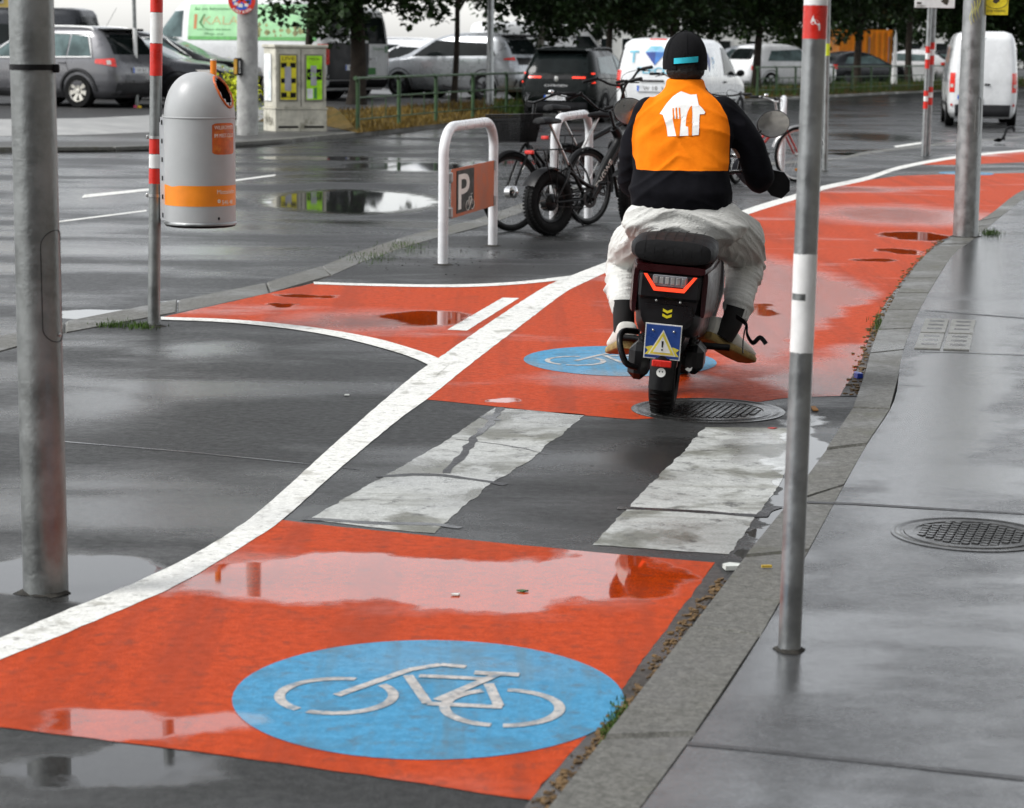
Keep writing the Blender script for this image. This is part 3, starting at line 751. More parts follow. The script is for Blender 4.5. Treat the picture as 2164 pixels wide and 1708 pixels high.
for i in range(N + 1):
    a = aa + (ab - aa) * i / N; e = .012 * (abs(2 * i / N - 1) ** 6)
    vs += [(Rb * 1.004 * math.cos(a), Rb * 1.004 * math.sin(a), zlo + e), (Rb * 1.004 * math.cos(a), Rb * 1.004 * math.sin(a), zhi - e)]
mb.add(vs, [(2 * i, 2 * i + 2, 2 * i + 3, 2 * i + 1) for i in range(N)]); mb.build('sticker', m_dorange, t, True)
mb = MB(); text_on(mb, 'WILLKOMMEN', .030, lambda x, y: oncyl(Rb * 1.007, math.radians(-58), x, bz(271) + y), width=.15); mb.build('sticker_lettering', m_print, t); mb = MB(); text_on(mb, 'IM MIST-CLUB', .030, lambda x, y: oncyl(Rb * 1.007, math.radians(-58), x, bz(288) + y), width=.15); mb.build('sticker_lettering', m_print, t)
mb = MB(); mb.lathe([(.018, 0), (.018, .09), (.017, .105)], 20, (U(448, 170, yb).x - cb.x, .06, bz(168))); mb.build('ash_tube', m_orange, t, 40)
mb = MB(); mb.lathe([(.0185, 0), (.0185, .008), (.001, .009)], 20, (U(448, 170, yb).x - cb.x, .06, bz(168) + .106)); mb.build('ash_tube_cap', m_print, t, 40)
# perforated bracket
xl = U(341, 300, yb).x - cb.x; z0_, z1_ = bz(466), bz(248)
mb = MB()
mb.box((xl - .004, .0, (z0_ + z1_) / 2 - .01), (.004, .06, z1_ - z0_ - .04)); mb.box((xl + .016, -.03, (z0_ + z1_) / 2), (.034, .004, z1_ - z0_))
mb.build('bracket', m_wpaint, t)
for i in range(11):
    z = z0_ + .03 + (z1_ - z0_ - .06) * i / 10
    mb = MB(); mb.box((xl + .008 + (i % 2) * .018, -.0325, z), (.007, .002, .026), bev=.0009); mb.build('bracket_slot', m_black, t)
mb = MB(); mb.ell((Rb * .86 * math.cos(-.9) + .02, -Rb * .82, .035), (.006, .004, .009), 8, 5); mb.build('lock', m_black, t, True)

# ---- cycle stands
def stand(base1, base2, h, r, name, label, group, panel=False):
    o = thing(name, label, 'bike stand', base1, 0, group)
    v = base2 - base1; v.z = 0; L = v.length; u = v.normalized(); R = .2
    pts = [Vector((0, 0, -.05)), Vector((0, 0, h - R))]
    for i in range(1, 9): a = PI / 2 * i / 9; pts.append(u * (R - R * math.cos(a)) * 1.6 + Vector((0, 0, h - R + R * math.sin(a))))
    pts.append(u * R * 1.6 + Vector((0, 0, h)))
    pts2 = [u * L + Vector((p.dot(u) * -1, 0, 0)).x * u + Vector((0, 0, p.z)) for p in pts][::-1]
    mb = MB(); mb.tube(pts + pts2, r, 16); mb.build('arch', m_wpaint, o, True)
    for c in (Vector(), u * L):
        mb = MB(); n = 16
        vs = [c + Vector((r * .9 * math.cos(2 * PI * i / n), r * .9 * math.sin(2 * PI * i / n), .012)) for i in range(n)] + [c + Vector((.085 * rnd.uniform(.6, 1.2) * math.cos(2 * PI * i / n), .085 * rnd.uniform(.6, 1.2) * math.sin(2 * PI * i / n), .001)) for i in range(n)]
        mb.add(vs, [(i, n + i, n + (i + 1) % n, (i + 1) % n) for i in range(n)]); mb.build('base_grit', m_grit, o, True)
    return o, u, L
s1a, s1b = G(936, 560), G(1041, 520)
st1, u1, L1 = stand(s1a, s1b, 1.01, .038, 'bike_stand', 'white tubular bike stand with a P sign panel beside the red lane branch', 'tubular bike stands')
nrm = Vector((u1.y, -u1.x, 0))
if nrm.y > 0: nrm = -nrm
m_panel = mat('brownish red sign panel', (.46, .12, .045), .5, 0, .2, .2, 5, .05, dirt=(9, (.40, .22, .15), .62, .5))
m_dgreen = mat('dark green sign field', (.008, .014, .010), .5, 0, .15, .2, 10)
zlo, zhi = .335, .665
def pan(s_, zf, h): return u1 * (L1 * s_) + nrm * (h) + Vector((0, 0, zf))
sl = .02
def panel_poly(s0, s1, z0, z1, h0, h1, name, m, parent):
    mb = MB(); vs = [pan(s, z, h) for h in (h0, h1) for s, z in ((s0, z0), (s1, z0), (s1, z1), (s0, z1))]
    mb.add(vs, [(3, 2, 1, 0), (4, 5, 6, 7), (0, 1, 5, 4), (1, 2, 6, 5), (2, 3, 7, 6), (3, 0, 4, 7)]); return mb.build(name, m, parent, fix=True)
pn = panel_poly(.07, .93, .335, .70, .03, .033, 'sign_panel', m_panel, st1)
panel_poly(.16, .50, .36, .68, .0335, .036, 'sign_field', m_dgreen, pn)
mb = MB(); tv, tf = text_data('P', .40, .004)
Wt = max(v[0] for v in tv); Ht = max(v[1] for v in tv)
mb.add([pan(.19 + .22 * (x / Wt), .39 + .26 * (y / Ht), .0372) for x, y in tv], tf); mb.build('letter_p', m_print, pn)
mb = MB()
for cx in (.375, .465):
    mb.tube([pan(cx + .035 * math.cos(a), .40 + .036 * math.sin(a), .0375) for a in [2 * PI * i / 18 for i in range(18)]], .003, 4, closed=True)
for a_, b_ in (((.375, .40), (.40, .46)), ((.40, .46), (.445, .465)), ((.445, .465), (.465, .40)), ((.40, .46), (.42, .40)), ((.42, .40), (.445, .465)), ((.435, .48), (.46, .485))):
    mb.tube([pan(a_[0], a_[1], .0375), pan(b_[0], b_[1], .0375)], .003, 4)
mb.build('bicycle_pictogram', m_print, pn)
for s_, z in ((.06, .64), (.06, .38), (.94, .66), (.94, .38)):
    mb = MB(); mb.box(pan(s_, z, .012), (.06, .06, .075), Matrix.Rotation(math.atan2(u1.y, u1.x), 3, 'Z'), .006); mb.build('clamp', m_galv, st1)
v1 = s1b - s1a
s2b = G(1242, 465); stand(s2b - v1, s2b, 1.0, .038, 'bike_stand', 'white tubular bike stand behind the black fat tyre bicycle', 'tubular bike stands')
s3b = G(1652, 372); stand(s3b - v1 * .7 + Vector((.1, 0, 0)), s3b, 1.0, .038, 'bike_stand', 'white tubular bike stand beside the red bicycle', 'tubular bike stands')

# ---- posts further back
b = G(1743, 362); t = thing('sign_post', 'slim grey post with yellow sticker half hidden behind the near banded post', 'pole', b, 0, 'grey posts', rot=pole_tilt(b, 1748, 90))
mb = MB(); mb.lathe([(.038, -.05), (.038, 3.4), (.001, 3.41)], 20); mb.build('shaft', m_galv2, t, 40)
mb = MB(); ring_tape(mb, zat(118, b, 1745), zat(92, b, 1745), .0386); mb.build('yellow_sticker', mat('yellow green sticker', (.62, .72, .02), .5), t, 40)
collar(t, .038, .06)
b = G(2040, 500, RW); t = thing('lamp_mast', 'thick grey steel mast at the bend of the pavement kerb', 'pole', b, 0, 'grey posts', rot=pole_tilt(b, 2060, 5))
mb = MB(); mb.lathe([(.108, -.05), (.107, .6), (.095, 2.2), (.075, 6.5), (.001, 6.55)], 36); mb.build('shaft', m_galv, t, 40)
z0 = U(2060, 150, b.y).z - RW; m_paper = mat('white paper sticker', (.78, .78, .76), .6, dirt=(40, (.45, .40, .38), .62, .8))
mb = MB(); vs = []
for i in range(9):
    a = math.radians(-38 + 34 * i / 8)
    vs += [(.0985 * math.cos(a), .0985 * math.sin(a), U(2080, 112, b.y).z - RW), (.0985 * math.cos(a), .0985 * math.sin(a), U(2080, 34, b.y).z - RW)]
mb.add(vs, [(2 * i, 2 * i + 2, 2 * i + 3, 2 * i + 1) for i in range(8)]); mb.build('paper_sticker', m_paper, t, True)
m_ypaint = mat('yellow paint pen', (.65, .62, .05), .5)
mb = MB()
for k in range(4):
    pts = []
    for i in range(9):
        a = math.radians(-118 + k * 13 + 6 * math.sin(i * .9)); z = U(2060, 8, b.y).z - RW - i * .022 + k * .02; pts.append((.0965 * math.cos(a), .0965 * math.sin(a), z))
    mb.tube(pts, .0022, 4)
mb.build('paint_scribble', m_ypaint, t)
mb = MB(); hz0, hz1 = U(2060, 285, b.y).z - RW, U(2060, 205, b.y).z - RW
pts = [(.1045 * math.cos(math.radians(-62) + .28 * math.cos(th)), .1045 * math.sin(math.radians(-62) + .28 * math.cos(th)), (hz0 + hz1) / 2 + ((hz1 - hz0) / 2 - .03) * (1 if math.sin(th) > 0 else -1) + .03 * math.sin(th)) for th in [2 * PI * i / 32 for i in range(32)]]
mb.tube(pts, .0022, 5, closed=True); mb.build('hatch_seam', m_galv2, t)
collar(t, .11, .13)
# yellow plate on that mast
pc = U(2105, 12, b.y - .05); m_yel = mat('yellow notice', (.70, .58, .02), .5, var=.12, vs=30)
t = thing('notice_plate', 'small yellow printed notice fixed to the thick mast by the kerb', 'notice', pc, -.15)
mb = MB(); mb.box((0, 0, .05), (.205, .004, .26), bev=.0015); mb.build('plate', m_yel, t)
m_dprint = mat('dark print', (.04, .035, .02), .6)
mb = MB(); text_on(mb, 'KEINE WERBUNG', .03, lambda x, y: Vector((x, -.0035, -.055 + y)), width=.15, center=True); mb.build('lettering', m_dprint, t)
mb = MB(); mb.add([(-.03, -.0035, .03), (.0, -.0035, .015), (.03, -.0035, .04), (.01, -.0035, .07), (-.02, -.0035, .06)], [(0, 1, 2, 3, 4)]); mb.build('emblem', m_dprint, t)
mb = MB(); mb.tube([Vector((.095 * math.cos(a), -.003, .035 + .075 * math.sin(a) * .8)) for a in [2 * PI * i / 24 for i in range(24)]], .002, 4, closed=True); mb.build('border', m_dprint, t)

# twin sign post with white plate
b = G(1956, 330); t = thing('sign_post', 'pair of thin banded posts holding a white sign plate near the far lane', 'sign', b, 0, 'grey posts', rot=pole_tilt(b, 1970, 5))
for k, dx in enumerate((-.035, .045)):
    mb = MB(); mb.lathe([(.036, -.05), (.036, 3.0), (.001, 3.01)], 16, (dx, .05 * k, 0)); mb.build('shaft', m_galv, t, 40)
    for (lo, hi, mm) in ((137, 118, m_red), (117, 105, m_tapew), (104, 90, m_red), (222, 207, m_red), (206, 196, m_tapew), (195, 184, m_red)):
        d_ = 0 if k else 8
        mb = MB(); ring_tape(mb, zat(lo + d_, b, 1960), zat(hi + d_, b, 1960), .0368, 16, c=(dx, .05 * k)); mb.build('white_band' if mm is m_tapew else 'red_band', mm, t, 40)
z0 = zat(17, b, 1970)
mb = MB(); mb.box((.03, -.05, z0 + .17), (.62, .01, .34), bev=.004); sg = mb.build('sign_plate', m_tapew, t)
mb = MB()
for dx, w_ in ((-.21, .07), (.2, .06)): mb.box((dx, -.057, z0 + .07), (w_, .003, .03))
mb.add([(.12, -.057, z0 + .1), (.22, -.057, z0 + .04), (.25, -.057, z0 + .12), (.18, -.057, z0 + .16)], [(0, 1, 2, 3)])
text_on(mb, 'ausgen.', .05, lambda x, y: Vector((-.25 + x, -.057, z0 + .015 + y))); mb.build('sign_print', m_dprint, sg)

# concrete mast with round sign and push button
b = G(523, 288); t = thing('concrete_mast', 'round concrete mast beside the postered cabinet across the road', 'pole', b, 0, rot=pole_tilt(b, 523, 30))
mb = MB(); mb.lathe([(.187, -.1), (.187, .5), (.180, 2.2), (.165, 6.0), (.12, 8.5), (.001, 8.55)], 32); mb.build('shaft', m_conc, t, 40)
cx = U(511, 1, b.y - .22); t = thing('road_sign', 'round red rimmed blue no stopping sign reading ANFANG on the concrete mast', 'sign', cx, 0)
MX = Matrix.Rotation(PI / 2, 3, 'X')
m_sred = mat('sign red', (.70, .04, .02), .35); m_sblue = mat('sign blue', (.02, .13, .62), .35)
mb = MB(); mb.lathe([(.235, 0), (.235, .012), (.0, .012)], 40, M=MX); mb.build('disc', m_sred, t, 40)
mb = MB(); mb.lathe([(.165, .014), (.001, .014)], 40, M=MX, cap=False); mb.build('blue_field', m_sblue, t)
mb = MB()
for s_ in (-1, 1): mb.box((0, -.0155, .02), (.40, .003, .055), Matrix.Rotation(s_ * PI / 4, 3, 'Y'))
mb.build('red_cross', m_sred, t)
mb = MB(); word = 'ANFANG'
for i, chh in enumerate(word):
    a = math.radians(-90 + (i - 2.5) * 17); tv, tf = text_data(chh, .07, .002)
    wv = max(v[0] for v in tv) / 2
    mb.add([Vector(((x - wv) * -math.sin(a) + (.175 + y) * math.cos(a) if False else .198 * math.cos(a) + (x - wv) * math.cos(a + PI / 2) - (y - .025) * math.cos(a) * 1.0, -.0165, .198 * math.sin(a) + (x - wv) * math.sin(a + PI / 2) - (y - .025) * math.sin(a))) for x, y in tv], tf)
mb.build('lettering', m_print, t)
for i, (dx, dz, s_) in enumerate(((-.1, -.06, .05), (-.02, -.09, .06), (.08, -.08, .05), (.11, -.02, .045), (-.13, .0, .045))):
    mb = MB(); mb.box((dx, -.017, dz), (s_ * 1.3, .002, s_), Matrix.Rotation(rnd.uniform(-.4, .4), 3, 'Y')); mb.build('paper_scrap', m_print if i != 3 else m_dprint, t)
bb = U(503, 141, b.y - .2); t = thing('push_button', 'small black and orange pedestrian push button box on the concrete mast', 'push button', bb, 0)
mb = MB(); mb.box((0, 0, 0), (.14, .12, .30), bev=.02); mb.build('housing', m_black, t)
mb = MB(); mb.box((-.035, -.062, 0), (.055, .012, .26), bev=.004); mb.build('orange_strip', mat('faded orange plastic', (.62, .33, .04), .5), t)
mb = MB(); mb.box((.035, -.062, -.01), (.03, .012, .22), bev=.004); mb.build('steel_strip', m_steel, t)

# ------------------------------------------------------------------ bicycles
m_bframe = mat('satin black frame paint', (.004, .0043, .0043), .42, 0, .25, .3, 8, coat=.03)
m_rframe = mat('red bicycle paint', (.42, .018, .012), .3, 0, .5, .2, 8, coat=.4)
m_gframe = mat('dark green bicycle paint', (.012, .03, .018), .3, 0, .5, .2, 8, coat=.4)
m_sframe = mat('silver bicycle paint', (.38, .39, .40), .35, .4, .5, .15, 8)
m_leather = mat('black saddle vinyl', (.005, .005, .0055), .55, 0, .22, .3, 14, .15, 70)
m_reflr = mat('red reflector', (.55, .02, .012), .25, 0, .6, .1, 30)
m_amber = mat('amber reflector', (.75, .28, .01), .25, 0, .6, .1, 30)

def make_bike(name, label, loc, heading, P):
    """heading: angle of travel from +X (world, ccw). local X forward, Y left."""
    B = thing(name, label, 'bicycle', loc, heading, 'parked bicycles', rot=(P.get('lean', 0.0), 0, heading))
    R, tw, wb = P['R'], P['tw'], P['wb']; fm = P['frame']; hub_r = P.get('hub', .025)
    def wheel(x, steer=0.0, nsp=20, hubr=.025, rimm=None):
        wz = thing('wheel', None, None); wz.parent = B; wz.location = (x, 0, R); wz.rotation_euler = (0, 0, steer)
        MXX = Matrix.Rotation(PI / 2, 3, 'X'); rt = tw / 2
        mb = MB(); prof = [(R - rt + rt * math.cos(a), rt * math.sin(a)) for a in [2 * PI * i / 12 for i in range(13)]]
        mb.lathe(prof, 48, M=MXX, cap=False); mb.build('tyre', m_rubber, wz, True)
        if tw > .07:
            mb = MB()
            for i in range(54):
                for s_ in (-1, 0, 1):
                    a = 2 * PI * (i + (.5 if s_ else 0)) / 54; rr_ = R - .004 if s_ == 0 else R - rt * .28
                    mb.box((rr_ * math.cos(a), s_ * rt * .62, rr_ * math.sin(a)), (.014, .030, .020), Matrix.Rotation(-a, 3, 'Y'))
            o = mb.build('tread_blocks', m_rubber, wz); o['kind'] = 'stuff'
        rr0 = R - tw - (.0 if tw > .07 else .002)
        mb = MB(); hw_ = tw * .32; mb.lathe([(rr0 + .006, -hw_), (rr0 - .012, -hw_ * .8), (rr0 - .016, 0), (rr0 - .012, hw_ * .8), (rr0 + .006, hw_), (rr0 + .006, -hw_)], 48, M=MXX, cap=False); mb.build('rim', rimm or P.get('rim', m_blackm), wz, 40)
        mb = MB(); mb.lathe([(.006, -.06), (hubr * .6, -.05), (hubr, -.035), (hubr, .035), (hubr * .6, .05), (.006, .06)], 18, M=MXX); mb.build('hub', P.get('hubm', m_steel), wz, 40)
        mb = MB()
        if P.get('mag') :
            for i in range(6):
                a = 2 * PI * i / 6
                mb.tube([(hubr * .8 * math.cos(a), 0, hubr * .8 * math.sin(a)), (rr0 * math.cos(a), 0, rr0 * math.sin(a))], [.018, .013], 6, sx=1.6)
            mb.build('spoke_star', m_blackm, wz, True)
        else:
            for i in range(nsp):
                a = 2 * PI * i / nsp; a2 = a + (.35 if i % 2 else -.35); s_ = 1 if i % 4 < 2 else -1
                mb.tube([(hubr * math.cos(a2), s_ * .028, hubr * math.sin(a2)), ((rr0 - .012) * math.cos(a), 0, (rr0 - .012) * math.sin(a))], .0016, 3, cap=False)
            o = mb.build('spokes', m_steel, wz); o['kind'] = 'stuff'
        if P.get('amber'):
            mb = MB(); mb.box((.0, 0, -rr0 * .62), (.07, .012, .032), bev=.004); mb.build('reflector', m_amber, wz)
        return wz
    steer = P.get('steer', 0.0)
    bbx, bbz = P.get('bb', (.44, .28)); hx, hz = P.get('head', (wb - .30, .82)); stx, stz = P.get('seat', (.20, .56)); svz = P.get('saddle', .92)
    wheel(0.0, 0.0, hubr=P.get('hub', .025)); wheel(wb, steer, hubr=P.get('fhub', .03))
    bb = Vector((bbx, 0, bbz)); hd = Vector((hx, 0, hz)); sttop = Vector((stx, 0, stz)); ra = Vector((0, 0, R)); fa = Vector((wb, 0, R))
    hdl = hd + (fa - hd).normalized() * .12
    tr = P.get('tr', .017)
    if P.get('swoop'):
        mb = MB(); mb.tube(smoothline([sttop + Vector((.02, 0, -.08)), bb + Vector((.05, 0, .10)), bb + Vector((.20, 0, .12)), hdl + Vector((-.06, 0, -.10))], 6), .019, 10); mb.build('top_tube', fm, B, True)
        mb = MB(); mb.tube(smoothline([bb + Vector((-.02, 0, -.02)), bb + Vector((.10, 0, .03)), hdl.lerp(bb, .45) + Vector((.02, 0, 0)), hdl, hd], 8), [.044] * 33, 14); dt = mb.build('down_tube', fm, B, True)
        if P.get('word'):
            d = (hdl - bb).normalized(); n = Vector((-d.z, 0, d.x)); side = -1 if P.get('side', 1) > 0 else 1
            mb = MB(); st_ = bb + d * .13 + Vector((.016, 0, 0))
            text_on(mb, P['word'], .062, lambda x, y: st_ + d * (x) + n * ((y - .022)) + Vector((0, side * .0475 * math.sqrt(max(.2, 1 - ((y - .022) / .045) ** 2)), 0)), width=.30, bold=.0006); mb.build('lettering', m_print, dt)
    else:
        mb = MB()
        if P.get('low'): mb.tube(smoothline([sttop.lerp(bb, .45), sttop.lerp(bb, .5) + Vector((.15, 0, .0)), hdl + Vector((-.05, 0, -.02))], 5), tr, 10)
        else: mb.tube([sttop - Vector((0, 0, .03)), hd - (hd - hdl) * .3], tr, 10)
        mb.build('top_tube', fm, B, True)
        mb = MB(); mb.tube([bb, hdl], tr * 1.15, 10); mb.build('down_tube', fm, B, True)
    mb = MB(); mb.tube([bb, sttop], .018, 10); mb.build('seat_tube', fm, B, True)
    sv = sttop + (sttop - bb).normalized() * ((svz - stz) / max(.3, (sttop - bb).normalized().z))
    mb = MB(); mb.tube([sttop - Vector((0, 0, .02)), sv], .0145, 10); mb.build('seat_post', P.get('post', m_steel), B, True)
    for s_ in (-1, 1):
        hwid = tw / 2 + .022
        mb = MB(); mb.tube(smoothline([bb + Vector((-.03, s_ * .03, 0)), bb.lerp(ra, .4) + Vector((0, s_ * hwid, 0)), ra + Vector((0, s_ * hwid, 0))], 4), .010, 8); mb.build('chain_stay', fm, B, True)
        mb = MB(); mb.tube(smoothline([sttop + Vector((0, s_ * .018, -.05)), sttop.lerp(ra, .45) + Vector((0, s_ * hwid, 0)), ra + Vector((0, s_ * hwid, 0))], 4), .009, 8); mb.build('seat_stay', fm, B, True)
    # saddle
    mb = MB(); rings = []
    for (x, w_, h) in ((-.14, .04, .028), (-.13, .075, .04), (-.06, .085, .045), (.02, .055, .038), (.10, .026, .03), (.14, .015, .02)):
        rings.append([sv + Vector((x, w_ * math.cos(a), .01 + h * (math.sin(a) if math.sin(a) > 0 else .55 * math.sin(a)))) for a in [2 * PI * i / 14 for i in range(14)]])
    mb.loft(rings); mb.build('saddle', m_leather, B, True)
    # head, fork
    mb = MB(); mb.tube([hdl, hd + (hd - hdl) * .15], .023, 12); mb.build('head_tube', fm, B, True)
    F = thing('fork', None, None); F.parent = B; F.location = hdl; F.rotation_euler = (0, 0, steer)
    fo = fa - hdl
    for s_ in (-1, 1):
        mb = MB(); mb.tube(smoothline([(.0, s_ * .02, .0), (.02, s_ * (tw / 2 + .03), -.05), (fo.x * .6, s_ * (tw / 2 + .03), fo.z * .6), (fo.x, s_ * (tw / 2 + .03), fo.z)], 4), .013 if tw < .07 else .017, 8); mb.build('fork_leg', P.get('fork', fm), F, True)
    # handlebar
    Hh = P.get('bar_h', .22); H = thing('handlebar', None, None); H.parent = B; H.location = hd; H.rotation_euler = (P.get('bar_roll', 0.0), P.get('bar_tilt', 0.0), steer + P.get('bar_turn', 0.0))
    mb = MB(); mb.tube([(0, 0, 0), (-.05 * Hh / .22, 0, Hh)], .016, 10); mb.build('stem', P.get('barm', m_blackm), H, True)
    c = Vector((-.05 * Hh / .22, 0, Hh)); bw, rise, back = P.get('bar', (.31, .05, .08)); fw = P.get('bar_fwd', .0)
    pts = smoothline([c + Vector((-back, -bw, rise)), c + Vector((-back * .45, -bw * .62, rise)), c + Vector((fw + .02, -bw * .30, rise * .25)), c + Vector((fw + .02, 0, 0)), c + Vector((fw + .02, bw * .30, rise * .25)), c + Vector((-back * .45, bw * .62, rise)), c + Vector((-back, bw, rise))], 6)
    mb = MB(); mb.tube(pts, .0115, 10); mb.build('bar', P.get('barm', m_blackm), H, True)
    for s_, e in ((0, pts[0]), (1, pts[-1])):
        q = pts[5] if s_ == 0 else pts[-6]; d = (e - q).normalized()
        mb = MB(); mb.tube([e - d * .11, e - d * .10, e, e + d * .008], [.013, .0165, .0165, .012], 10); mb.build('grip', m_black, H, True)
        mb = MB(); mb.tube([e - d * .13 + Vector((.02, 0, 0)), e - d * .11 + Vector((.05, 0, -.015)), e - d * .03 + Vector((.055, 0, -.03))], [.009, .006, .005], 6); mb.box(e - d * .145, (.03, .03, .035), bev=.006); mb.build('brake_lever', P.get('leverm', m_blackm), H, True)
        mb = MB(); mb.tube(smoothline([e - d * .14 + Vector((.02, 0, 0)), c + Vector((.10, 0, .02 if s_ else .06)), Vector((.03, 0, -.03))], 6), .003, 5); mb.build('brake_cable', m_black, H, True)
    if P.get('bell'):
        mb = MB(); p = pts[-9]; mb.ell(p + Vector((0, 0, .035)), (.026, .026, .02), 14, 8); mb.build('bell', m_chrome, H, True)
    if P.get('display'):
        mb = MB(); mb.box(c + Vector((0, .0, .03)), (.06, .09, .03), bev=.008); mb.build('display', m_black, H)
    if P.get('lamp'):
        mb = MB(); mb.ell((.10, 0, -.02), (.05, .045, .045), 14, 8); mb.build('headlamp', m_chrome, H, True)
    # drivetrain
    C = thing('crank', None, None); C.parent = B; C.location = bb + Vector((0, -.055, 0))
    MXX = Matrix.Rotation(PI / 2, 3, 'X')
    mb = MB(); mb.lathe([(.055, -.004), (.085, -.004), (.085, .004), (.055, .004), (.055, -.004)], 30, M=MXX, cap=False)
    for i in range(5):
        a = 2 * PI * i / 5; mb.tube([(0, 0, 0), (.06 * math.cos(a), 0, .06 * math.sin(a))], .008, 6)
    mb.build('chain_ring', m_blackm, C, 40)
    ca = P.get('crank', .5)
    for s_, y in ((1, -.03), (-1, .14)):
        e = Vector((.165 * math.cos(ca) * s_, y, .165 * math.sin(ca) * s_))
        mb = MB(); mb.tube([(0, y, 0), e], .010, 8); mb.build('crank_arm', P.get('crm', m_steel), C, True)
        mb = MB(); mb.box(e + Vector((0, -.05 if s_ == 1 else .05, 0)), (.09, .075, .022), bev=.006); mb.box(e + Vector((0, -.05 if s_ == 1 else .05, 0)), (.03, .09, .03)); mb.build('pedal', m_black, C)
    mb = MB(); mb.tube([bb + Vector((0, -.055, .08)), ra + Vector((0, -.055, .035))], .0035, 5); mb.tube([bb + Vector((0, -.055, -.08)), ra + Vector((0, -.055, -.035))], .0035, 5); o = mb.build('chain', m_blackm, B); o['kind'] = 'stuff'
    if P.get('guard'):
        for x, a0, a1, nm in (((0, 30, 190, 'mudguard'), (wb, 20, 165, 'mudguard')) if tw < .07 else ((0, 62, 150, 'mudguard'), (wb, 60, 140, 'mudguard'))):
            mb = MB(); rg = R + .022; hw2 = tw / 2 + .012
            def gp(u, v, x=x, a0=a0, a1=a1): a = math.radians(a0 + (a1 - a0) * u); k = 1 - .12 * (2 * v - 1) ** 2 * .4; return Vector((x + rg * k * math.cos(a), hw2 * (2 * v - 1), R + rg * k * math.sin(a)))
            mb.grid(gp, 22, 4); mb.build(nm, P['guard'], B, True)
    if P.get('rack'):
        rz = 2 * R + P.get('rack_up', .09)
        mb = MB(); mb.tube(smoothline([(.17, .05, rz), (-.10, .06, rz), (-.20, .05, rz), (-.215, 0, rz), (-.20, -.05, rz), (-.10, -.06, rz), (.17, -.05, rz)], 4), .0065, 7); mb.tube([(-.2, 0, rz), (.17, 0, rz)], .005, 6)
        for x in (.05, -.08): mb.tube([(x, .055, rz), (x, -.055, rz)], .005, 6)
        mb.build('rack', m_blackm, B, True)
        for s_ in (-1, 1):
            mb = MB(); mb.tube([(-.12, s_ * .06, rz), (0, s_ * (tw / 2 + .03), R)], .0055, 6); mb.tube([(.06, s_ * .06, rz), (0, s_ * (tw / 2 + .03), R)], .0055, 6); mb.build('rack_strut', m_blackm, B, True)
        mb = MB(); mb.box((-.235, 0, rz - .02), (.03, .10, .035), bev=.008); mb.build('rear_light', m_reflr, B)
    if P.get('basket'):
        K = thing('basket', None, None); K.parent = B; x0 = wb - .02 if P['basket'] == 'front' else -.18; z0 = hz + .0 if P['basket'] == 'front' else 2 * R + .1
        K.location = P.get('basket_at', (x0, 0, z0))
        wb_, wt_, db, dt_, hh = .15, .20, .11, .15, .24
        def rim(z): k = z / hh; return [Vector((sx_ * (db + (dt_ - db) * k), sy_ * (wb_ + (wt_ - wb_) * k), z)) for sx_, sy_ in ((-1, -1), (1, -1), (1, 1), (-1, 1))]
        mb = MB(); mb.tube(rim(hh), .006, 6, closed=True); mb.tube(rim(0), .005, 6, closed=True); mb.tube(rim(hh * .82), .003, 5, closed=True); mb.build('rim_wire', m_blackm, K)
        mb = MB()
        for i in range(4):
            for k in range(22):
                f0 = k / 22
                a, b_ = rim(0)[i].lerp(rim(0)[(i + 1) % 4], f0), rim(hh)[i].lerp(rim(hh)[(i + 1) % 4], f0)
                mb.tube([a, b_], .0038, 3, cap=False)
        for k in range(1, 14): mb.tube(rim(hh * k / 14), .0034, 3, closed=True)
        for k in range(16): mb.tube([rim(0)[0].lerp(rim(0)[1], k / 16), rim(0)[3].lerp(rim(0)[2], k / 16)], .0016, 3, cap=False)
        o = mb.build('mesh_wires', m_blackm, K); o['kind'] = 'stuff'
    if P.get('stand'):
        mb = MB(); mb.tube([bb + Vector((-.06, .03, -.02)), bb + Vector((-.10, .22, -bbz + .01))], .009, 8); mb.build('kickstand', m_blackm, B, True)
    return B

hd45 = math.radians(90 - 44)
b0 = G(1160, 497)
make_bike('fat_tyre_bicycle', 'black electric bicycle with fat knobbly tyres beside the bike stand', (b0.x, b0.y, .0), hd45,
          dict(R=.283, tw=.118, wb=1.12, frame=m_bframe, swoop=True, word='ENGWE', side=1, mag=False, hub=.075, fhub=.04, hubm=m_blackm, bb=(.47, .30), head=(.86, .90), seat=(.25, .62), saddle=.96, rack=True, rack_up=.17, guard=m_black, bar_h=.16, bar=(.34, .20, .10), bar_fwd=.04, bar_turn=.35, bar_roll=-.25, steer=.35, display=True, stand=True, crank=.9, crm=m_blackm, lean=-.03))
b1 = G(1082, 489); h1_ = math.radians(-90 - 40)
dv = Vector((math.cos(h1_), math.sin(h1_), 0)); b1r = b1 - dv * 1.08
make_bike('basket_bicycle', 'dark city bicycle with wire basket and bell behind the fat tyre bicycle', (b1r.x, b1r.y, 0), h1_,
          dict(R=.345, tw=.042, wb=1.08, frame=m_bframe, low=True, hub=.03, fhub=.055, hubm=m_chrome, rim=m_blackm, head=(.80, .86), seat=(.14, .62), saddle=.98, guard=m_black, bar_h=.26, bar=(.31, .07, .20), steer=-.15, bell=True, basket='front', basket_at=(1.02, 0, .78), stand=True, lean=.04))
b2 = G(1684, 385); h2_ = math.radians(90 - 60)
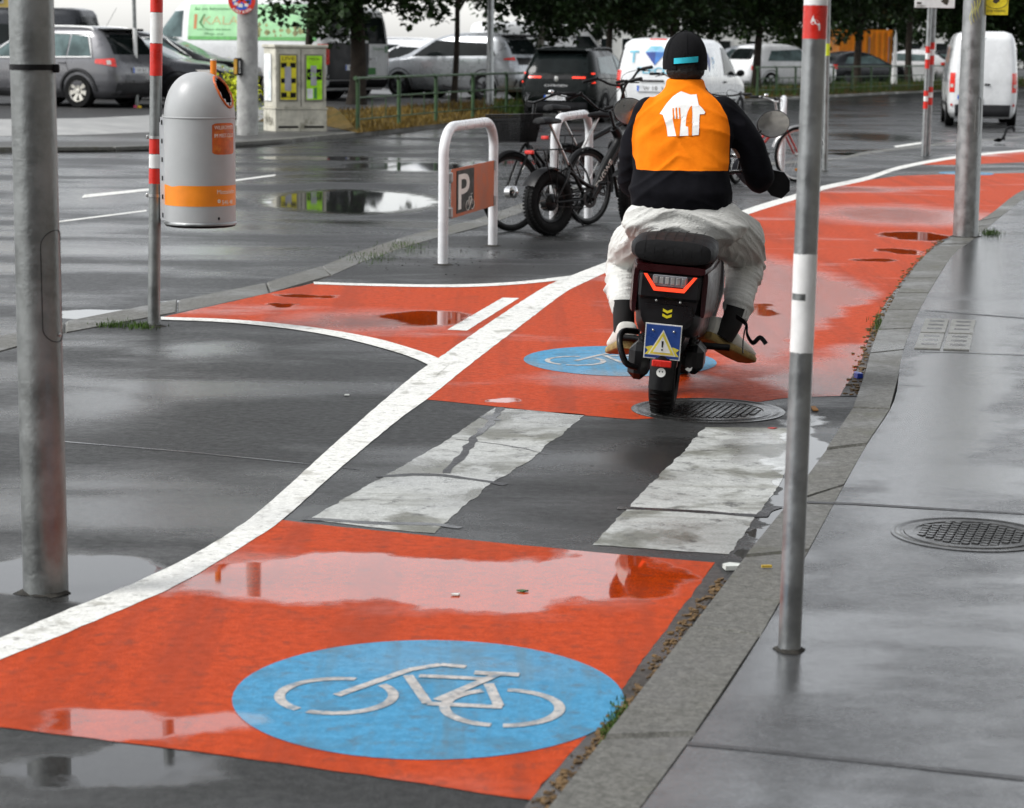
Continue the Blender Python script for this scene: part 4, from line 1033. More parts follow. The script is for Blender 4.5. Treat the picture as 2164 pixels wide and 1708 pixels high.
make_bike('red_bicycle', 'red city bicycle with chrome mudguards behind the near banded post', (b2.x - 1.06 * math.cos(.25), b2.y - 1.06 * math.sin(.25), 0), .25,
          dict(R=.34, tw=.038, wb=1.06, frame=m_rframe, low=True, rim=m_steel, hub=.03, head=(.76, .84), seat=(.14, .6), saddle=.95, guard=m_steel, bar_h=.14, bar=(.28, .05, .18), barm=m_steel, fork=m_rframe, bell=True, amber=True, stand=True, steer=.2, rack=True, lean=.03))
b3 = G(1395, 420)
make_bike('silver_bicycle', 'city bicycle with chrome swept handlebar just left of the rider', (b3.x - .1, b3.y + .2, 0), math.radians(60),
          dict(R=.345, tw=.04, wb=1.08, frame=m_gframe, low=True, rim=m_steel, hub=.03, head=(.78, .92), seat=(.14, .66), saddle=1.0, guard=m_steel, bar_h=.30, bar=(.30, .10, .20), barm=m_chrome, lamp=True, rack=True, stand=True, steer=-.1, lean=.02))
b4 = G(1470, 405)
make_bike('dark_bicycle', 'dark bicycle with straight handlebar mostly hidden behind the rider', (b4.x + .1, b4.y + .6, 0), math.radians(62),
          dict(R=.345, tw=.05, wb=1.08, frame=m_bframe, hub=.03, head=(.76, .90), seat=(.15, .66), saddle=.98, bar_h=.16, bar=(.33, .02, .04), stand=True, steer=.1, lean=-.02))

b5 = G(1205, 462)
make_bike('black_bicycle', 'black bicycle squeezed between the fat tyre bicycle and the second stand', (b5.x - .05, b5.y + .1, 0), math.radians(38),
          dict(R=.345, tw=.055, wb=1.10, frame=m_bframe, tr=.026, hub=.05, hubm=m_blackm, head=(.80, .96), seat=(.15, .70), saddle=1.02, guard=m_black, rack=True, bar_h=.30, bar=(.34, .10, .10), bar_roll=-.2, bar_turn=.5, steer=.2, display=True, stand=True, lean=-.03))

# ------------------------------------------------------------------ moped
def remesh(mb, voxel, sm=4, fn=None):
    """merge overlapping closed shells into one skin; returns plain mesh data"""
    me = bpy.data.meshes.new('tmp'); me.from_pydata(mb.v, [], mb.f); me.update()
    bm = bmesh.new(); bm.from_mesh(me); bmesh.ops.recalc_face_normals(bm, faces=bm.faces); bm.to_mesh(me); bm.free()
    o = bpy.data.objects.new('tmp', me); COL.objects.link(o)
    r = o.modifiers.new('r', 'REMESH'); r.mode = 'VOXEL'; r.voxel_size = voxel
    if sm:
        s_ = o.modifiers.new('s', 'SMOOTH'); s_.iterations = sm; s_.factor = .5
    bpy.context.view_layer.update()
    dg = bpy.context.evaluated_depsgraph_get()
    out = bpy.data.meshes.new_from_object(o.evaluated_get(dg))
    bpy.data.objects.remove(o); bpy.data.meshes.remove(me)
    if fn:
        nv = [v.normal.copy() for v in out.vertices]
        for v, n in zip(out.vertices, nv): v.co += n * fn(v.co)
        out.update()
    out.polygons.foreach_set('use_smooth', [True] * len(out.polygons))
    return out
def mesh_obj(name, me, m, parent=None):
    me.name = name; me.materials.clear(); me.materials.append(m)
    o = bpy.data.objects.new(name, me); COL.objects.link(o)
    if parent is not None: o.parent = parent
    return o

MC = G(1398, 872)
m_mblack = mat('moped black plastic', (.005, .005, .006), .38, 0, .35, .3, 10, .05, 60)
m_mgloss = mat('moped dark red lacquer', (.022, .002, .003), .35, 0, .25, .25, 6, coat=.08)
m_lens = mat('smoked lamp lens', (.16, .16, .17), .15, 0, .6, .2, 30, coat=.5)
m_lit = mat('lit red lamp strip', (.70, .04, .015), .3, 0, .5, .05, 20, emit=((1.0, .06, .02), .55))
m_plateb = mat('blue plate', (.025, .07, .28), .35, 0, .5, .12, 12)
m_yeld = mat('yellow print', (.75, .62, .08), .45)
m_wdirt = mat('plate white print', (.78, .78, .74), .45)
MO = thing('moped', 'small black electric moped with dark red tail ridden away along the red lane', 'moped', MC + Vector((0, 0, .006)), 0, rot=(0, math.radians(4), math.radians(-8)))
def mwheel(y, R, tw):
    W_ = thing('wheel', None, None); W_.parent = MO; W_.location = (0, y, R)
    MY = Matrix.Rotation(PI / 2, 3, 'Y'); rt = tw / 2
    mb = MB(); prof = [(R - rt * .8 + rt * .8 * math.cos(a), rt * math.sin(a)) for a in [-PI / 2 - .6 + (PI + 1.2) * i / 14 for i in range(15)]]
    mb.lathe(prof, 56, M=MY, cap=False); mb.build('tyre', m_rubber, W_, True)
    mb = MB()
    for i in range(40):
        a = 2 * PI * i / 40
        for s_ in (-1, 1): mb.box((s_ * rt * .45, (R - .002) * math.cos(a + s_ * .04), (R - .002) * math.sin(a + s_ * .04)), (rt * .7, .010, .008), Matrix.Rotation(a, 3, 'X'))
    o = mb.build('tread_blocks', m_rubber, W_); o['kind'] = 'stuff'
    mb = MB(); mb.lathe([(R * .62, -rt * .7), (R * .58, -rt * .5), (R * .56, 0), (R * .58, rt * .5), (R * .62, rt * .7)], 40, M=MY, cap=False); mb.lathe([(.03, -.05), (.06, -.03), (.06, .03), (.03, .05)], 24, M=MY)
    for i in range(5):
        a = 2 * PI * i / 5; mb.tube([(0, .05 * math.cos(a), .05 * math.sin(a)), (0, R * .58 * math.cos(a), R * .58 * math.sin(a))], .014, 6)
    mb.build('rim', m_steel, W_, 40)
mwheel(0, .235, .115); mwheel(1.24, .235, .10)
def section(y, z0, z1, w0, w1, n=4.0, k=20):
    """closed rounded section in xz at y, width w0 at bottom and w1 at top"""
    out = []
    for i in range(k):
        a = 2 * PI * i / k; c, s_ = math.cos(a), math.sin(a)
        u = math.copysign(abs(c) ** (2 / n), c); v = math.copysign(abs(s_) ** (2 / n), s_)
        z = (z0 + z1) / 2 + v * (z1 - z0) / 2; f = (v + 1) / 2; out.append(Vector((u * (w0 + (w1 - w0) * f), y, z)))
    return out
mb = MB(); mb.loft([section(-.24, .40, .665, .11, .145, 5), section(-.19, .36, .675, .13, .165, 5), section(0, .33, .68, .15, .175, 5), section(.25, .30, .68, .16, .175, 5), section(.55, .26, .66, .15, .16, 5), section(.66, .26, .55, .12, .13, 4)])
mb.build('tail_body', m_mblack, MO, 50)
mb = MB(); mb.loft([section(-.262, .645, .678, .148, .150, 5), section(-.18, .655, .688, .168, .170, 5), section(.2, .66, .690, .178, .178, 5), section(.5, .655, .685, .16, .16, 5)]); mb.build('tail_trim', m_mgloss, MO, 50)
for s_ in (-1, 1):
    mb = MB(); mb.loft([section(-.225, .46, .655, .010, .012, 4), section(.0, .44, .665, .014, .014, 4), section(.4, .44, .66, .012, .012, 4)]); mb.v = [(x + s_ * (.150 + .025 * min(1, (y + .225) * 4)), y, z) for x, y, z in mb.v]; mb.build('side_panel', m_mgloss, MO, 50)
mb = MB(); mb.box((0, -.247, .585), (.265, .03, .115), bev=.012); mb.build('lamp_housing', m_mblack, MO)
mb = MB(); mb.box((0, -.262, .610), (.15, .008, .05), bev=.006); mb.build('lamp_lens', m_lens, MO)
for i in range(6):
    mb = MB(); mb.box((-.06 + .024 * i, -.267, .612), (.016, .003, .03), bev=.002); mb.build('lamp_cell', m_steel, MO)
mb = MB(); st_ = [(-.108, .632), (-.060, .572), (.060, .572), (.108, .632)]
pl = [(-.115, .636), (-.066, .566), (.066, .566), (.115, .636), (.100, .636), (.058, .582), (-.058, .582), (-.100, .636)]
mb.prism(pl, .266, .272, lambda x, y, h: Vector((x, -h, y))); mb.build('lamp_strip', m_lit, MO, fix=True)
m_seatv = mat('moped seat vinyl', (.004, .004, .0045), .6, 0, .25, .3, 14, .15, 70)
# seat
mb = MB(); rings = []
for (y, w_, z0, z1) in ((-.27, .13, .70, .76), (-.26, .165, .685, .785), (-.20, .185, .68, .80), (0, .185, .68, .80), (.2, .175, .68, .785), (.42, .15, .68, .77), (.60, .11, .68, .76), (.64, .09, .69, .74)): rings.append(section(y, z0, z1, w_, w_, 3.2, 28))
mb.loft(rings); mb.build('seat', m_seatv, MO, True)
for i in range(7):
    mb = MB(); x = -.12 + .04 * i; mb.tube(smoothline([(x, -.268, .70), (x, -.264, .77), (x, -.2, .803), (x * .95, 0, .803), (x * .9, .25, .788)], 4), .0016, 5); mb.build('seat_stitch', m_seatv, MO, True)
# lower tail: plate carrier and mud flap
mb = MB(); mb.loft([section(-.20, .30, .50, .07, .12, 4), section(-.10, .26, .50, .08, .13, 4), section(.10, .30, .46, .09, .12, 4)]); mb.build('under_tail', m_mblack, MO, 50)
mb = MB(); mb.prism([(-.10, .505), (.10, .505), (.115, .46), (.075, .425), (-.075, .425), (-.115, .46)], .235, .25, lambda x, y, h: Vector((x, -h, y))); mb.build('tail_plate', m_mblack, MO, fix=True)
for s_ in (-1, 1):
    mb = MB(); mb.ell((s_ * .052, -.252, .522), (.006, .004, .006), 8, 5); mb.build('screw', m_steel, MO, True)
for k in range(2):
    z = .478 - .022 * k; mb = MB(); mb.prism([(-.020, z + .012), (0, z + .003), (.020, z + .012), (.020, z), (0, z - .009), (-.020, z)], .2505, .2515, lambda x, y, h: Vector((x, -h, y))); mb.build('chevron', mat('yellow sticker', (.72, .60, .02), .45), MO, fix=True)
mb = MB(); mb.tube(smoothline([(0, -.20, .43), (0, -.27, .36), (0, -.29, .26), (0, -.285, .14)], 5), [.04] * 16, 8, sx=1.3); mb.v = [(x, -.2 + (y + .2) * .7, z) for x, y, z in mb.v]; mb.build('mud_flap', m_mblack, MO, 50)
PLt = thing('number_plate', None, None); PLt.parent = MO; PLt.location = (-.005, -.298, .352); PLt.rotation_euler = (math.radians(12), 0, 0)
mb = MB(); mb.box((0, 0, 0), (.158, .003, .160)); mb.build('plate_edge', m_wdirt, PLt)
mb = MB(); mb.box((0, -.002, 0), (.148, .002, .150)); mb.build('plate_field', m_plateb, PLt)
def flat(mb, poly, h): return mb.prism(poly, h, h + .0008, lambda x, y, hh: Vector((x, -hh, y)))
mb = MB(); flat(mb, [(-.074, -.03), (-.05, -.022), (.05, -.022), (.074, -.03), (.060, -.044), (.074, -.062), (-.074, -.062), (-.060, -.044)], .0032); mb.build('ribbon', m_yeld, PLt, fix=True)
mb = MB(); flat(mb, [(-.060, -.062), (0, .056), (.060, -.062)], .0042); mb.build('triangle_edge', m_wdirt, PLt, fix=True)
mb = MB(); flat(mb, [(-.053, -.057), (0, .046), (.053, -.057)], .0052); mb.build('triangle_band', m_yeld, PLt, fix=True)
mb = MB(); flat(mb, [(-.038, -.048), (0, .026), (.038, -.048)], .0062); mb.build('triangle_field', m_wdirt, PLt, fix=True)
mb = MB(); flat(mb, [(-.003, -.024), (-.0045, .005), (.0045, .005), (.003, -.024)], .0072); mb.box((0, -.0076, -.035), (.007, .0008, .007)); o = mb.build('exclamation_mark', m_black, PLt, fix=True)
for s_ in (-1, 1):
    mb = MB(); mb.ell((s_ * .045, -.004, .050), (.0055, .004, .0055), 8, 5); mb.build('plate_screw', m_steel, PLt, True)
mb = MB(); mb.box((0, -.312, .258), (.085, .010, .030), bev=.004); mb.build('reflector', m_reflr, MO)
mb = MB(); mb.lathe([(.020, .300), (.020, .303), (.001, .303)], 20, (0.0, 0, .218), Matrix.Rotation(PI / 2, 3, 'X')); sm_ = mb.build('round_sticker', m_wdirt, MO)
mb = MB()
for s_ in (-1, 1): mb.ell((s_ * .006, -.3035, .222), (.0025, .001, .004), 6, 4)
o = mb.build('sticker_print', m_black, sm_); o['kind'] = 'stuff'
mb = MB(); flat(mb, [(-.016, .0), (-.006, .008), (.004, .004), (.014, .012), (.012, -.002), (.004, -.010), (-.010, -.006)], .24); mb.v = [(x + .115, y, z + .235) for x, y, z in mb.v]; mb.build('scrap_sticker', m_wdirt, MO, fix=True)
# swing arm, shocks, motor, crash bar, pegs
for s_ in (-1, 1):
    mb = MB(); mb.tube([(s_ * .085, 0, .235), (s_ * .09, .30, .27), (s_ * .08, .52, .30)], [.022, .024, .03], 10); mb.build('swing_arm', m_mblack, MO, True)
    mb = MB(); mb.tube([(s_ * .105, -.02, .26), (s_ * .115, .02, .50)], .014, 10)
    for k in range(9): mb.lathe([(.026, 0), (.026, .008)], 12, (s_ * (.106 + .001 * k), -.015 + .004 * k, .29 + .02 * k))
    mb.build('shock_absorber', m_blackm, MO, 40)
    if s_ < 0:
      mb = MB(); mb.tube(smoothline([(s_ * .12, -.10, .20), (s_ * .17, -.12, .22), (s_ * .205, -.10, .30), (s_ * .20, -.04, .345), (s_ * .14, .04, .34)], 5), .014, 10); mb.build('crash_bar', m_blackm, MO, True)
    mb = MB(); mb.tube([(s_ * .10, .38, .26), (s_ * .26, .40, .26)], .016, 10); mb.build('foot_peg', m_black, MO, True)
mb = MB(); mb.box((-.12, .02, .22), (.09, .20, .16), bev=.03); mb.build('gear_cover', m_mblack, MO)
mb = MB(); mb.box((.125, .06, .25), (.08, .24, .13), bev=.03); mb.build('motor_cover', m_mblack, MO)
# floor, leg shield, front
mb = MB(); mb.loft([section(.55, .17, .27, .13, .15, 5), section(.8, .16, .24, .14, .16, 5), section(1.02, .18, .30, .12, .14, 5)]); mb.build('floor', m_mblack, MO, 50)
mb = MB(); mb.loft([[Vector((w_ * math.sin(a), y + .05 * (1 - math.cos(a)) * -1, z)) for a in [-1.4 + 2.8 * i / 12 for i in range(13)]] + [Vector((w_ * math.sin(a) * .97, y - .02 - .05 * (1 - math.cos(a)), z)) for a in [1.4 - 2.8 * i / 12 for i in range(13)]] for (y, z, w_) in ((1.06, .22, .14), (1.04, .45, .19), (1.0, .70, .18), (.97, .86, .12))]); mb.build('leg_shield', m_mblack, MO, 50)
mb = MB(); mb.tube([(0, 1.10, .35), (0, .95, .98)], .03, 12); mb.build('steering_column', m_mblack, MO, True)
for s_ in (-1, 1):
    mb = MB(); mb.tube([(s_ * .075, 1.24, .235), (s_ * .07, 1.10, .60)], .018, 10); mb.build('fork_leg', m_mblack, MO, True)
mb = MB(); mb.grid(lambda u, v: Vector((.07 * (2 * v - 1), 1.24 + .265 * math.cos(math.radians(20 + 140 * u)), .235 + .265 * math.sin(math.radians(20 + 140 * u)) - .02 * (2 * v - 1) ** 2)), 14, 4); mb.build('front_mudguard', m_mblack, MO, True)
mb = MB(); mb.box((0, .96, 1.0), (.20, .14, .12), bev=.04); mb.build('dash', m_mblack, MO)
mb = MB(); mb.ell((0, 1.06, .93), (.075, .05, .075), 18, 10); mb.build('headlamp', m_chrome, MO, True)
hb = smoothline([(-.36, .86, 1.02), (-.22, .90, 1.04), (-.10, .95, 1.02), (.10, .95, 1.02), (.22, .90, 1.04), (.36, .86, 1.02)], 5)
mb = MB(); mb.tube(hb, .012, 10); mb.build('handlebar', m_blackm, MO, True)
for s_ in (-1, 1):
    mb = MB(); mb.tube([(s_ * .24, .893, 1.037), (s_ * .37, .857, 1.018)], .018, 12); mb.build('grip', m_black, MO, True)
    mb = MB(); mb.tube([(s_ * .22, .93, 1.03), (s_ * .28, .965, 1.02), (s_ * .38, .96, 1.005)], .007, 6); mb.build('brake_lever', m_steel, MO, True)
    mb = MB(); mb.tube(smoothline([(s_ * .20, .91, 1.04), (s_ * .22, .93, 1.15), (s_ * .29, .96, 1.24)], 4), .006, 8); mb.build('mirror_stalk', m_blackm, MO, True)
    Q = thing('mirror', None, None); Q.parent = MO; Q.location = (s_ * .345, .97, 1.275); Q.rotation_euler = (math.radians(-2), s_ * -.15 - .07, math.radians(8 + s_ * 2))
    MQ = Matrix.Rotation(PI / 2, 3, 'X') @ Matrix.Diagonal(Vector((1.22, 1, 1)))
    mb = MB(); mb.lathe([(.064, .0), (.066, -.012), (.055, -.03), (.001, -.042)], 32, M=MQ, cap=False); mb.build('mirror_shell', m_black, Q, True)
    mb = MB(); mb.lathe([(.062, .002), (.05, .0035), (.03, .0045), (.001, .005)], 32, M=MQ, cap=False); mb.build('mirror_glass', m_chrome, Q, True)
mb = MB(); mb.prism([(.0, .0), (.05, .012), (.10, .005), (.13, -.03), (.135, -.08), (.10, -.12), (.05, -.11), (.01, -.07)], -.02, .03, lambda x, y, h: Vector((x + .32, .90 + h, y + 1.05))); mb.build('hand_guard', m_black, MO, fix=True)
# trailing strap
mb = MB(); mb.tube(smoothline([(.28, .30, .42), (.33, .20, .40), (.34, .16, .36), (.37, .12, .33), (.40, .10, .36), (.43, .09, .335)], 5), .012, 6, sx=.25); mb.tube(smoothline([(.33, .20, .40), (.325, .15, .34), (.33, .12, .28)], 4), .013, 6, sx=.25); mb.build('luggage_strap', m_black, MO, True)

# ------------------------------------------------------------------ rider
YB = MC.y
RO = Vector((.74, YB + .42, .74))
def J(pxx, pyy, d): return U(pxx, pyy, YB + d) - RO
RID = thing('person', 'moped rider in black cap, orange and black top and light grey joggers seen from behind', 'person', RO, 0)
def limb(mb, pts, rad, n=14, k=5):
    P = [(*p, r) for p, r in zip(pts, rad)]
    s_ = smoothline([Vector((p[0], p[1], p[2])) for p in P], k); rr = []
    for i in range(len(rad) - 1):
        for j in range(k): t_ = j / k; t_ = t_ * t_ * (3 - 2 * t_); rr.append(rad[i] + (rad[i + 1] - rad[i]) * t_)
    rr.append(rad[-1])
    mb.tube(s_, rr, n); mb.ell(s_[0], (rr[0],) * 3, 12, 8); mb.ell(s_[-1], (rr[-1],) * 3, 12, 8)
def torso_ring(x0, x1, py, d, ry, k=28, n=2.6):
    a, b_ = J(x0, py, d), J(x1, py, d); c = (a + b_) / 2; rx = (b_ - a).length / 2; out = []
    for i in range(k):
        t_ = 2 * PI * i / k; cs, sn = math.cos(t_), math.sin(t_)
        out.append(c + Vector((rx * math.copysign(abs(cs) ** (2 / n), cs), ry * math.copysign(abs(sn) ** (2 / n), sn), 0)))
    return out
# --- jacket
jk = MB()
jk.loft([torso_ring(1345, 1532, 448, .44, .115), torso_ring(1335, 1545, 436, .45, .14), torso_ring(1328, 1546, 405, .46, .155), torso_ring(1336, 1540, 365, .50, .155), torso_ring(1340, 1545, 320, .54, .155), torso_ring(1343, 1550, 270, .58, .15), torso_ring(1352, 1545, 238, .61, .135), torso_ring(1372, 1524, 212, .63, .11), torso_ring(1398, 1499, 195, .645, .085), torso_ring(1408, 1490, 182, .655, .070), torso_ring(1411, 1487, 168, .665, .066)])
Lsh, Lel, Lwr = J(1372, 240, .61), J(1336, 382, .70), J(1352, 372, 1.02)
Rsh, Rel, Rwr = J(1526, 240, .61), J(1606, 372, .66), J(1566, 352, 1.00)
limb(jk, [Lsh, J(1345, 310, .64), Lel, J(1340, 385, .85), Lwr], [.080, .074, .066, .056, .044])
limb(jk, [Rsh, J(1578, 300, .62), Rel, J(1596, 372, .84), Rwr], [.082, .076, .068, .058, .044])
def fold(seed, ax, s1, s2, amp):
    def f(p):
        q = Vector((p.x * s1 + p.z * ax, p.y * s1, p.z * s2 - p.x * ax)) + Vector((seed, 0, 0))
        n1 = noise.noise(q); n2 = noise.noise(q * 2.3 + Vector((5, 1, 2)))
        return amp * (n1 * .8 + (1 - abs(n2)) ** 2 * .7 - .45 * .7)
    return f
def jf_(p):
    q = Vector((p.x * 5.0 - p.z * 4.0, p.y * 5.0, p.z * 17.0 + abs(p.x) * 11.0)) + Vector((3.1, 0, 0))
    return .003 * noise.noise(q) + .009 * (1 - abs(noise.noise(q * .6 + Vector((4, 2, 1))))) ** 6 - .002
jm = remesh(jk, .009, 7, jf_)
# orange panel painted by the garment's own coordinates
mj, tj, bj = base_mat('orange and black jersey')
tc = nnew(tj, 'ShaderNodeTexCoord'); sx_ = nnew(tj, 'ShaderNodeSeparateXYZ'); tj.links.new(tc.outputs['Object'], sx_.inputs[0])
lev = [(360, 1346, 1541), (330, 1341, 1544), (300, 1339, 1546), (270, 1342, 1546), (245, 1350, 1541), (220, 1366, 1528), (203, 1384, 1514), (190, 1398, 1500), (178, 1400, 1500)]
zs = [J(1445, p, .40).z for p, a, b_ in lev]; zmin, zmax = zs[0], zs[-1]
crL = nnew(tj, 'ShaderNodeValToRGB'); crR = nnew(tj, 'ShaderNodeValToRGB')
for cr, side in ((crL, 1), (crR, 2)):
    els = cr.color_ramp.elements
    while len(els) < len(lev): els.new(.5)
    for e, (p, a, b_), z in zip(els, lev, zs):
        pass
    for i, ((p, a, b_), z) in enumerate(zip(lev, zs)):
        x = J(a if side == 1 else b_, p, .40).x; v = x * 2 + .5 + .0
        els[i].position = (z - zmin) / (zmax - zmin); els[i].color = (v, v, v, 1)
    cr.color_ramp.interpolation = 'EASE' if False else 'LINEAR'
zf = mapr(tj, sx_.outputs['Z'], zmin, zmax, 0, 1, False)
tj.links.new(zf, crL.inputs[0]); tj.links.new(zf, crR.inputs[0])
wob = mathn(tj, 'MULTIPLY', mathn(tj, 'SUBTRACT', noisen(tj, tc.outputs['Object'], 9.0, 2), .5), .02)
xv = mathn(tj, 'ADD', mathn(tj, 'MULTIPLY', sx_.outputs['X'], 2.0), .5); xv = mathn(tj, 'ADD', xv, wob)
inL = mathn(tj, 'GREATER_THAN', xv, crL.outputs[0]); inR = mathn(tj, 'LESS_THAN', xv, crR.outputs[0])
inZ = mathn(tj, 'GREATER_THAN', mathn(tj, 'ADD', sx_.outputs['Z'], mathn(tj, 'MULTIPLY', wob, .5)), zmin)
rear = mathn(tj, 'LESS_THAN', sx_.outputs['Y'], .26)
msk = mathn(tj, 'MULTIPLY', mathn(tj, 'MULTIPLY', inL, inR), inZ)
neckz = J(1448, 186, .5).z
msk = mathn(tj, 'MAXIMUM', msk, mathn(tj, 'GREATER_THAN', sx_.outputs['Z'], neckz))
weave = noisen(tj, tc.outputs['Object'], 420.0, 2, .6); bl = noisen(tj, tc.outputs['Object'], 7.0, 4, .6)
og = mixc(tj, mapr(tj, bl, .3, .7), (.76, .165, .003), (.92, .225, .006))
bk = mixc(tj, mapr(tj, bl, .3, .7), (.003, .003, .0045), (.008, .008, .011))
tj.links.new(mixc(tj, msk, bk, og), bj.inputs['Base Color']); bj.inputs['Roughness'].default_value = .85; bj.inputs['Specular IOR Level'].default_value = .1
bj.inputs['Sheen Weight'].default_value = .0
bn = nnew(tj, 'ShaderNodeBump'); bn.inputs['Strength'].default_value = .35; bn.inputs['Distance'].default_value = .004
wr = noisen(tj, tc.outputs['Object'], 26.0, 3, .6, 1.2)
tj.links.new(mathn(tj, 'ADD', mathn(tj, 'MULTIPLY', weave, .25), wr), bn.inputs['Height']); tj.links.new(bn.outputs[0], bj.inputs['Normal'])
jo = mesh_obj('jersey', jm, mj, RID)
# --- emblem on the back: house with fork and knife, laid on the cloth
bvh = BVHTree.FromPolygons([v.co.copy() for v in jm.vertices], [tuple(p.vertices) for p in jm.polygons])
def emb(pts, name, m, lift, parent):
    P = [((2350 + x / 1.857) * .5283, (80 + y / 1.857) * .5283) for x, y in pts]
    W_ = [J(a, b_, .40) for a, b_ in P]
    bm = bmesh.new(); vs = [bm.verts.new((p.x, 0, p.z)) for p in W_]; bm.faces.new(vs); bmesh.ops.triangulate(bm, faces=bm.faces)
    xs = [p.x for p in W_]; zz_ = [p.z for p in W_]
    for ax, lo, hi in (((1, 0, 0), min(xs), max(xs)), ((0, 0, 1), min(zz_), max(zz_))):
        k = max(1, int((hi - lo) / .012))
        for i in range(1, k):
            c = lo + (hi - lo) * i / k; g_ = list(bm.verts) + list(bm.edges) + list(bm.faces)
            bmesh.ops.bisect_plane(bm, geom=g_, plane_co=(c if ax[0] else 0, 0, c if ax[2] else 0), plane_no=ax)
    for v in bm.verts:
        h = bvh.ray_cast(Vector((v.co.x, -.8, v.co.z)), Vector((0, 1, 0)))
        v.co.y = (h[0].y if h[0] else -.1) - lift
    me = bpy.data.meshes.new(name); bm.to_mesh(me); bm.free()
    return mesh_obj(name, me, m, parent)
m_emb = mat('white textile print', (.82, .82, .80), .7, 0, .3, .05, 30)
m_embo = mat('orange jersey cloth', (.84, .195, .005), .85, 0, .2, .1, 30)
house = [(545, 702), (560, 680), (600, 625), (650, 573), (690, 547), (715, 535), (745, 550), (780, 572), (783, 560), (830, 558), (840, 635), (870, 665), (886, 690), (878, 703), (842, 705), (836, 770), (828, 855), (780, 860), (700, 862), (598, 866), (592, 800), (585, 712)]
eo = emb(house, 'emblem', m_emb, .004, jo)
for pts in ([(640, 658), (650, 656), (651, 738), (640, 738)], [(664, 656), (675, 656), (675, 738), (664, 738)], [(688, 656), (699, 656), (699, 738), (688, 738)], [(638, 737), (701, 737), (696, 760), (686, 776), (688, 800), (684, 866), (660, 867), (657, 800), (656, 776), (644, 760)], [(787, 640), (772, 652), (752, 690), (738, 740), (733, 790), (757, 797), (752, 830), (751, 860), (778, 860), (781, 800), (788, 700)]):
    emb(pts, 'cutlery_print', m_embo, .0052, jo)
# --- trousers
tr_ = MB()
tr_.loft([torso_ring(1335, 1548, 432, .45, .13), torso_ring(1322, 1566, 450, .45, .15), torso_ring(1312, 1585, 475, .45, .16), torso_ring(1330, 1570, 500, .46, .15), torso_ring(1370, 1530, 520, .48, .12)])
limb(tr_, [J(1380, 485, .48), J(1345, 512, .68), J(1322, 556, .86), J(1316, 600, .74), J(1316, 632, .58), J(1318, 648, .55)], [.105, .110, .092, .084, .070, .050])
limb(tr_, [J(1505, 485, .48), J(1560, 505, .68), J(1574, 548, .84), J(1566, 600, .72), J(1560, 645, .58), J(1556, 664, .55)], [.110, .118, .096, .082, .068, .048])
def tf_(p):
    q = Vector((p.x * 3.0 + p.z * 4.0, p.y * 5.0, p.z * 26.0 + p.x * 9.0 * (1 if p.x > 0 else -1) + p.y * 12.0)) + Vector((8.7, 0, 0))
    n1 = noise.noise(q); r = (1 - abs(noise.noise(q * .55 + Vector((2, 7, 1))))) ** 5
    r2 = (1 - abs(noise.noise(q * 1.1 + Vector((9, 3, 5))))) ** 7
    return .003 * n1 + .013 * r + .006 * r2 - .005
tm = remesh(tr_, .0075, 8, tf_)
m_tr = mat('light grey jersey fabric', (.62, .62, .59), .95, 0, .1, .10, 6, .6, 130)
to = mesh_obj('joggers', tm, m_tr, RID)
for (a, b_, r) in ((J(1317, 640, .56), J(1319, 658, .545), .056), (J(1558, 655, .56), J(1554, 674, .545), .056)):
    for i in range(18):
        mb = MB(); t_ = 2 * PI * i / 18; d = (b_ - a).normalized(); e1_ = d.cross(Vector((0, 1, 0))).normalized(); e2_ = d.cross(e1_)
        o_ = e1_ * (r * math.cos(t_)) + e2_ * (r * math.sin(t_)); mb.tube([a + o_, b_ + o_ * .86], .010, 6)
        mb.build('cuff_rib', m_tr, to, True)
# --- body: one skin with head, neck, hands and ankles
m_skin = mat('skin', (.42, .25, .17), .55, 0, .4, .1, 12)
m_hair = mat('black hair', (.008, .007, .006), .6, 0, .4, .4, 60, .6, 140)
bd = MB()
bd.loft([torso_ring(1360, 1520, 480, .46, .12), torso_ring(1350, 1530, 420, .47, .12), torso_ring(1355, 1532, 330, .54, .125), torso_ring(1362, 1532, 255, .60, .115), torso_ring(1385, 1512, 222, .63, .09), torso_ring(1418, 1478, 195, .65, .06), torso_ring(1422, 1476, 165, .67, .056)])
HC = J(1448, 122, .69)
bd.ell(HC + Vector((0, .0, .0)), (.078, .098, .118), 20, 14); bd.ell(HC + Vector((0, .045, -.07)), (.052, .05, .05), 14, 10)
bd.ell(HC + Vector((0, .105, -.02)), (.013, .022, .025), 10, 8); bd.ell(HC + Vector((0, .09, -.068)), (.024, .012, .009), 10, 8)
for s_ in (-1, 1): bd.ell(HC + Vector((s_ * .082, -.005, -.018)), (.012, .02, .032), 10, 8)
limb(bd, [Lsh, Lel, Lwr], [.055, .045, .032]); limb(bd, [Rsh, Rel, Rwr], [.055, .045, .032])
limb(bd, [J(1385, 485, .48), J(1326, 556, .84), J(1318, 650, .55), J(1318, 690, .55)], [.075, .055, .038, .036])
limb(bd, [J(1505, 485, .48), J(1570, 548, .82), J(1556, 664, .55), J(1545, 690, .55)], [.075, .055, .038, .036])
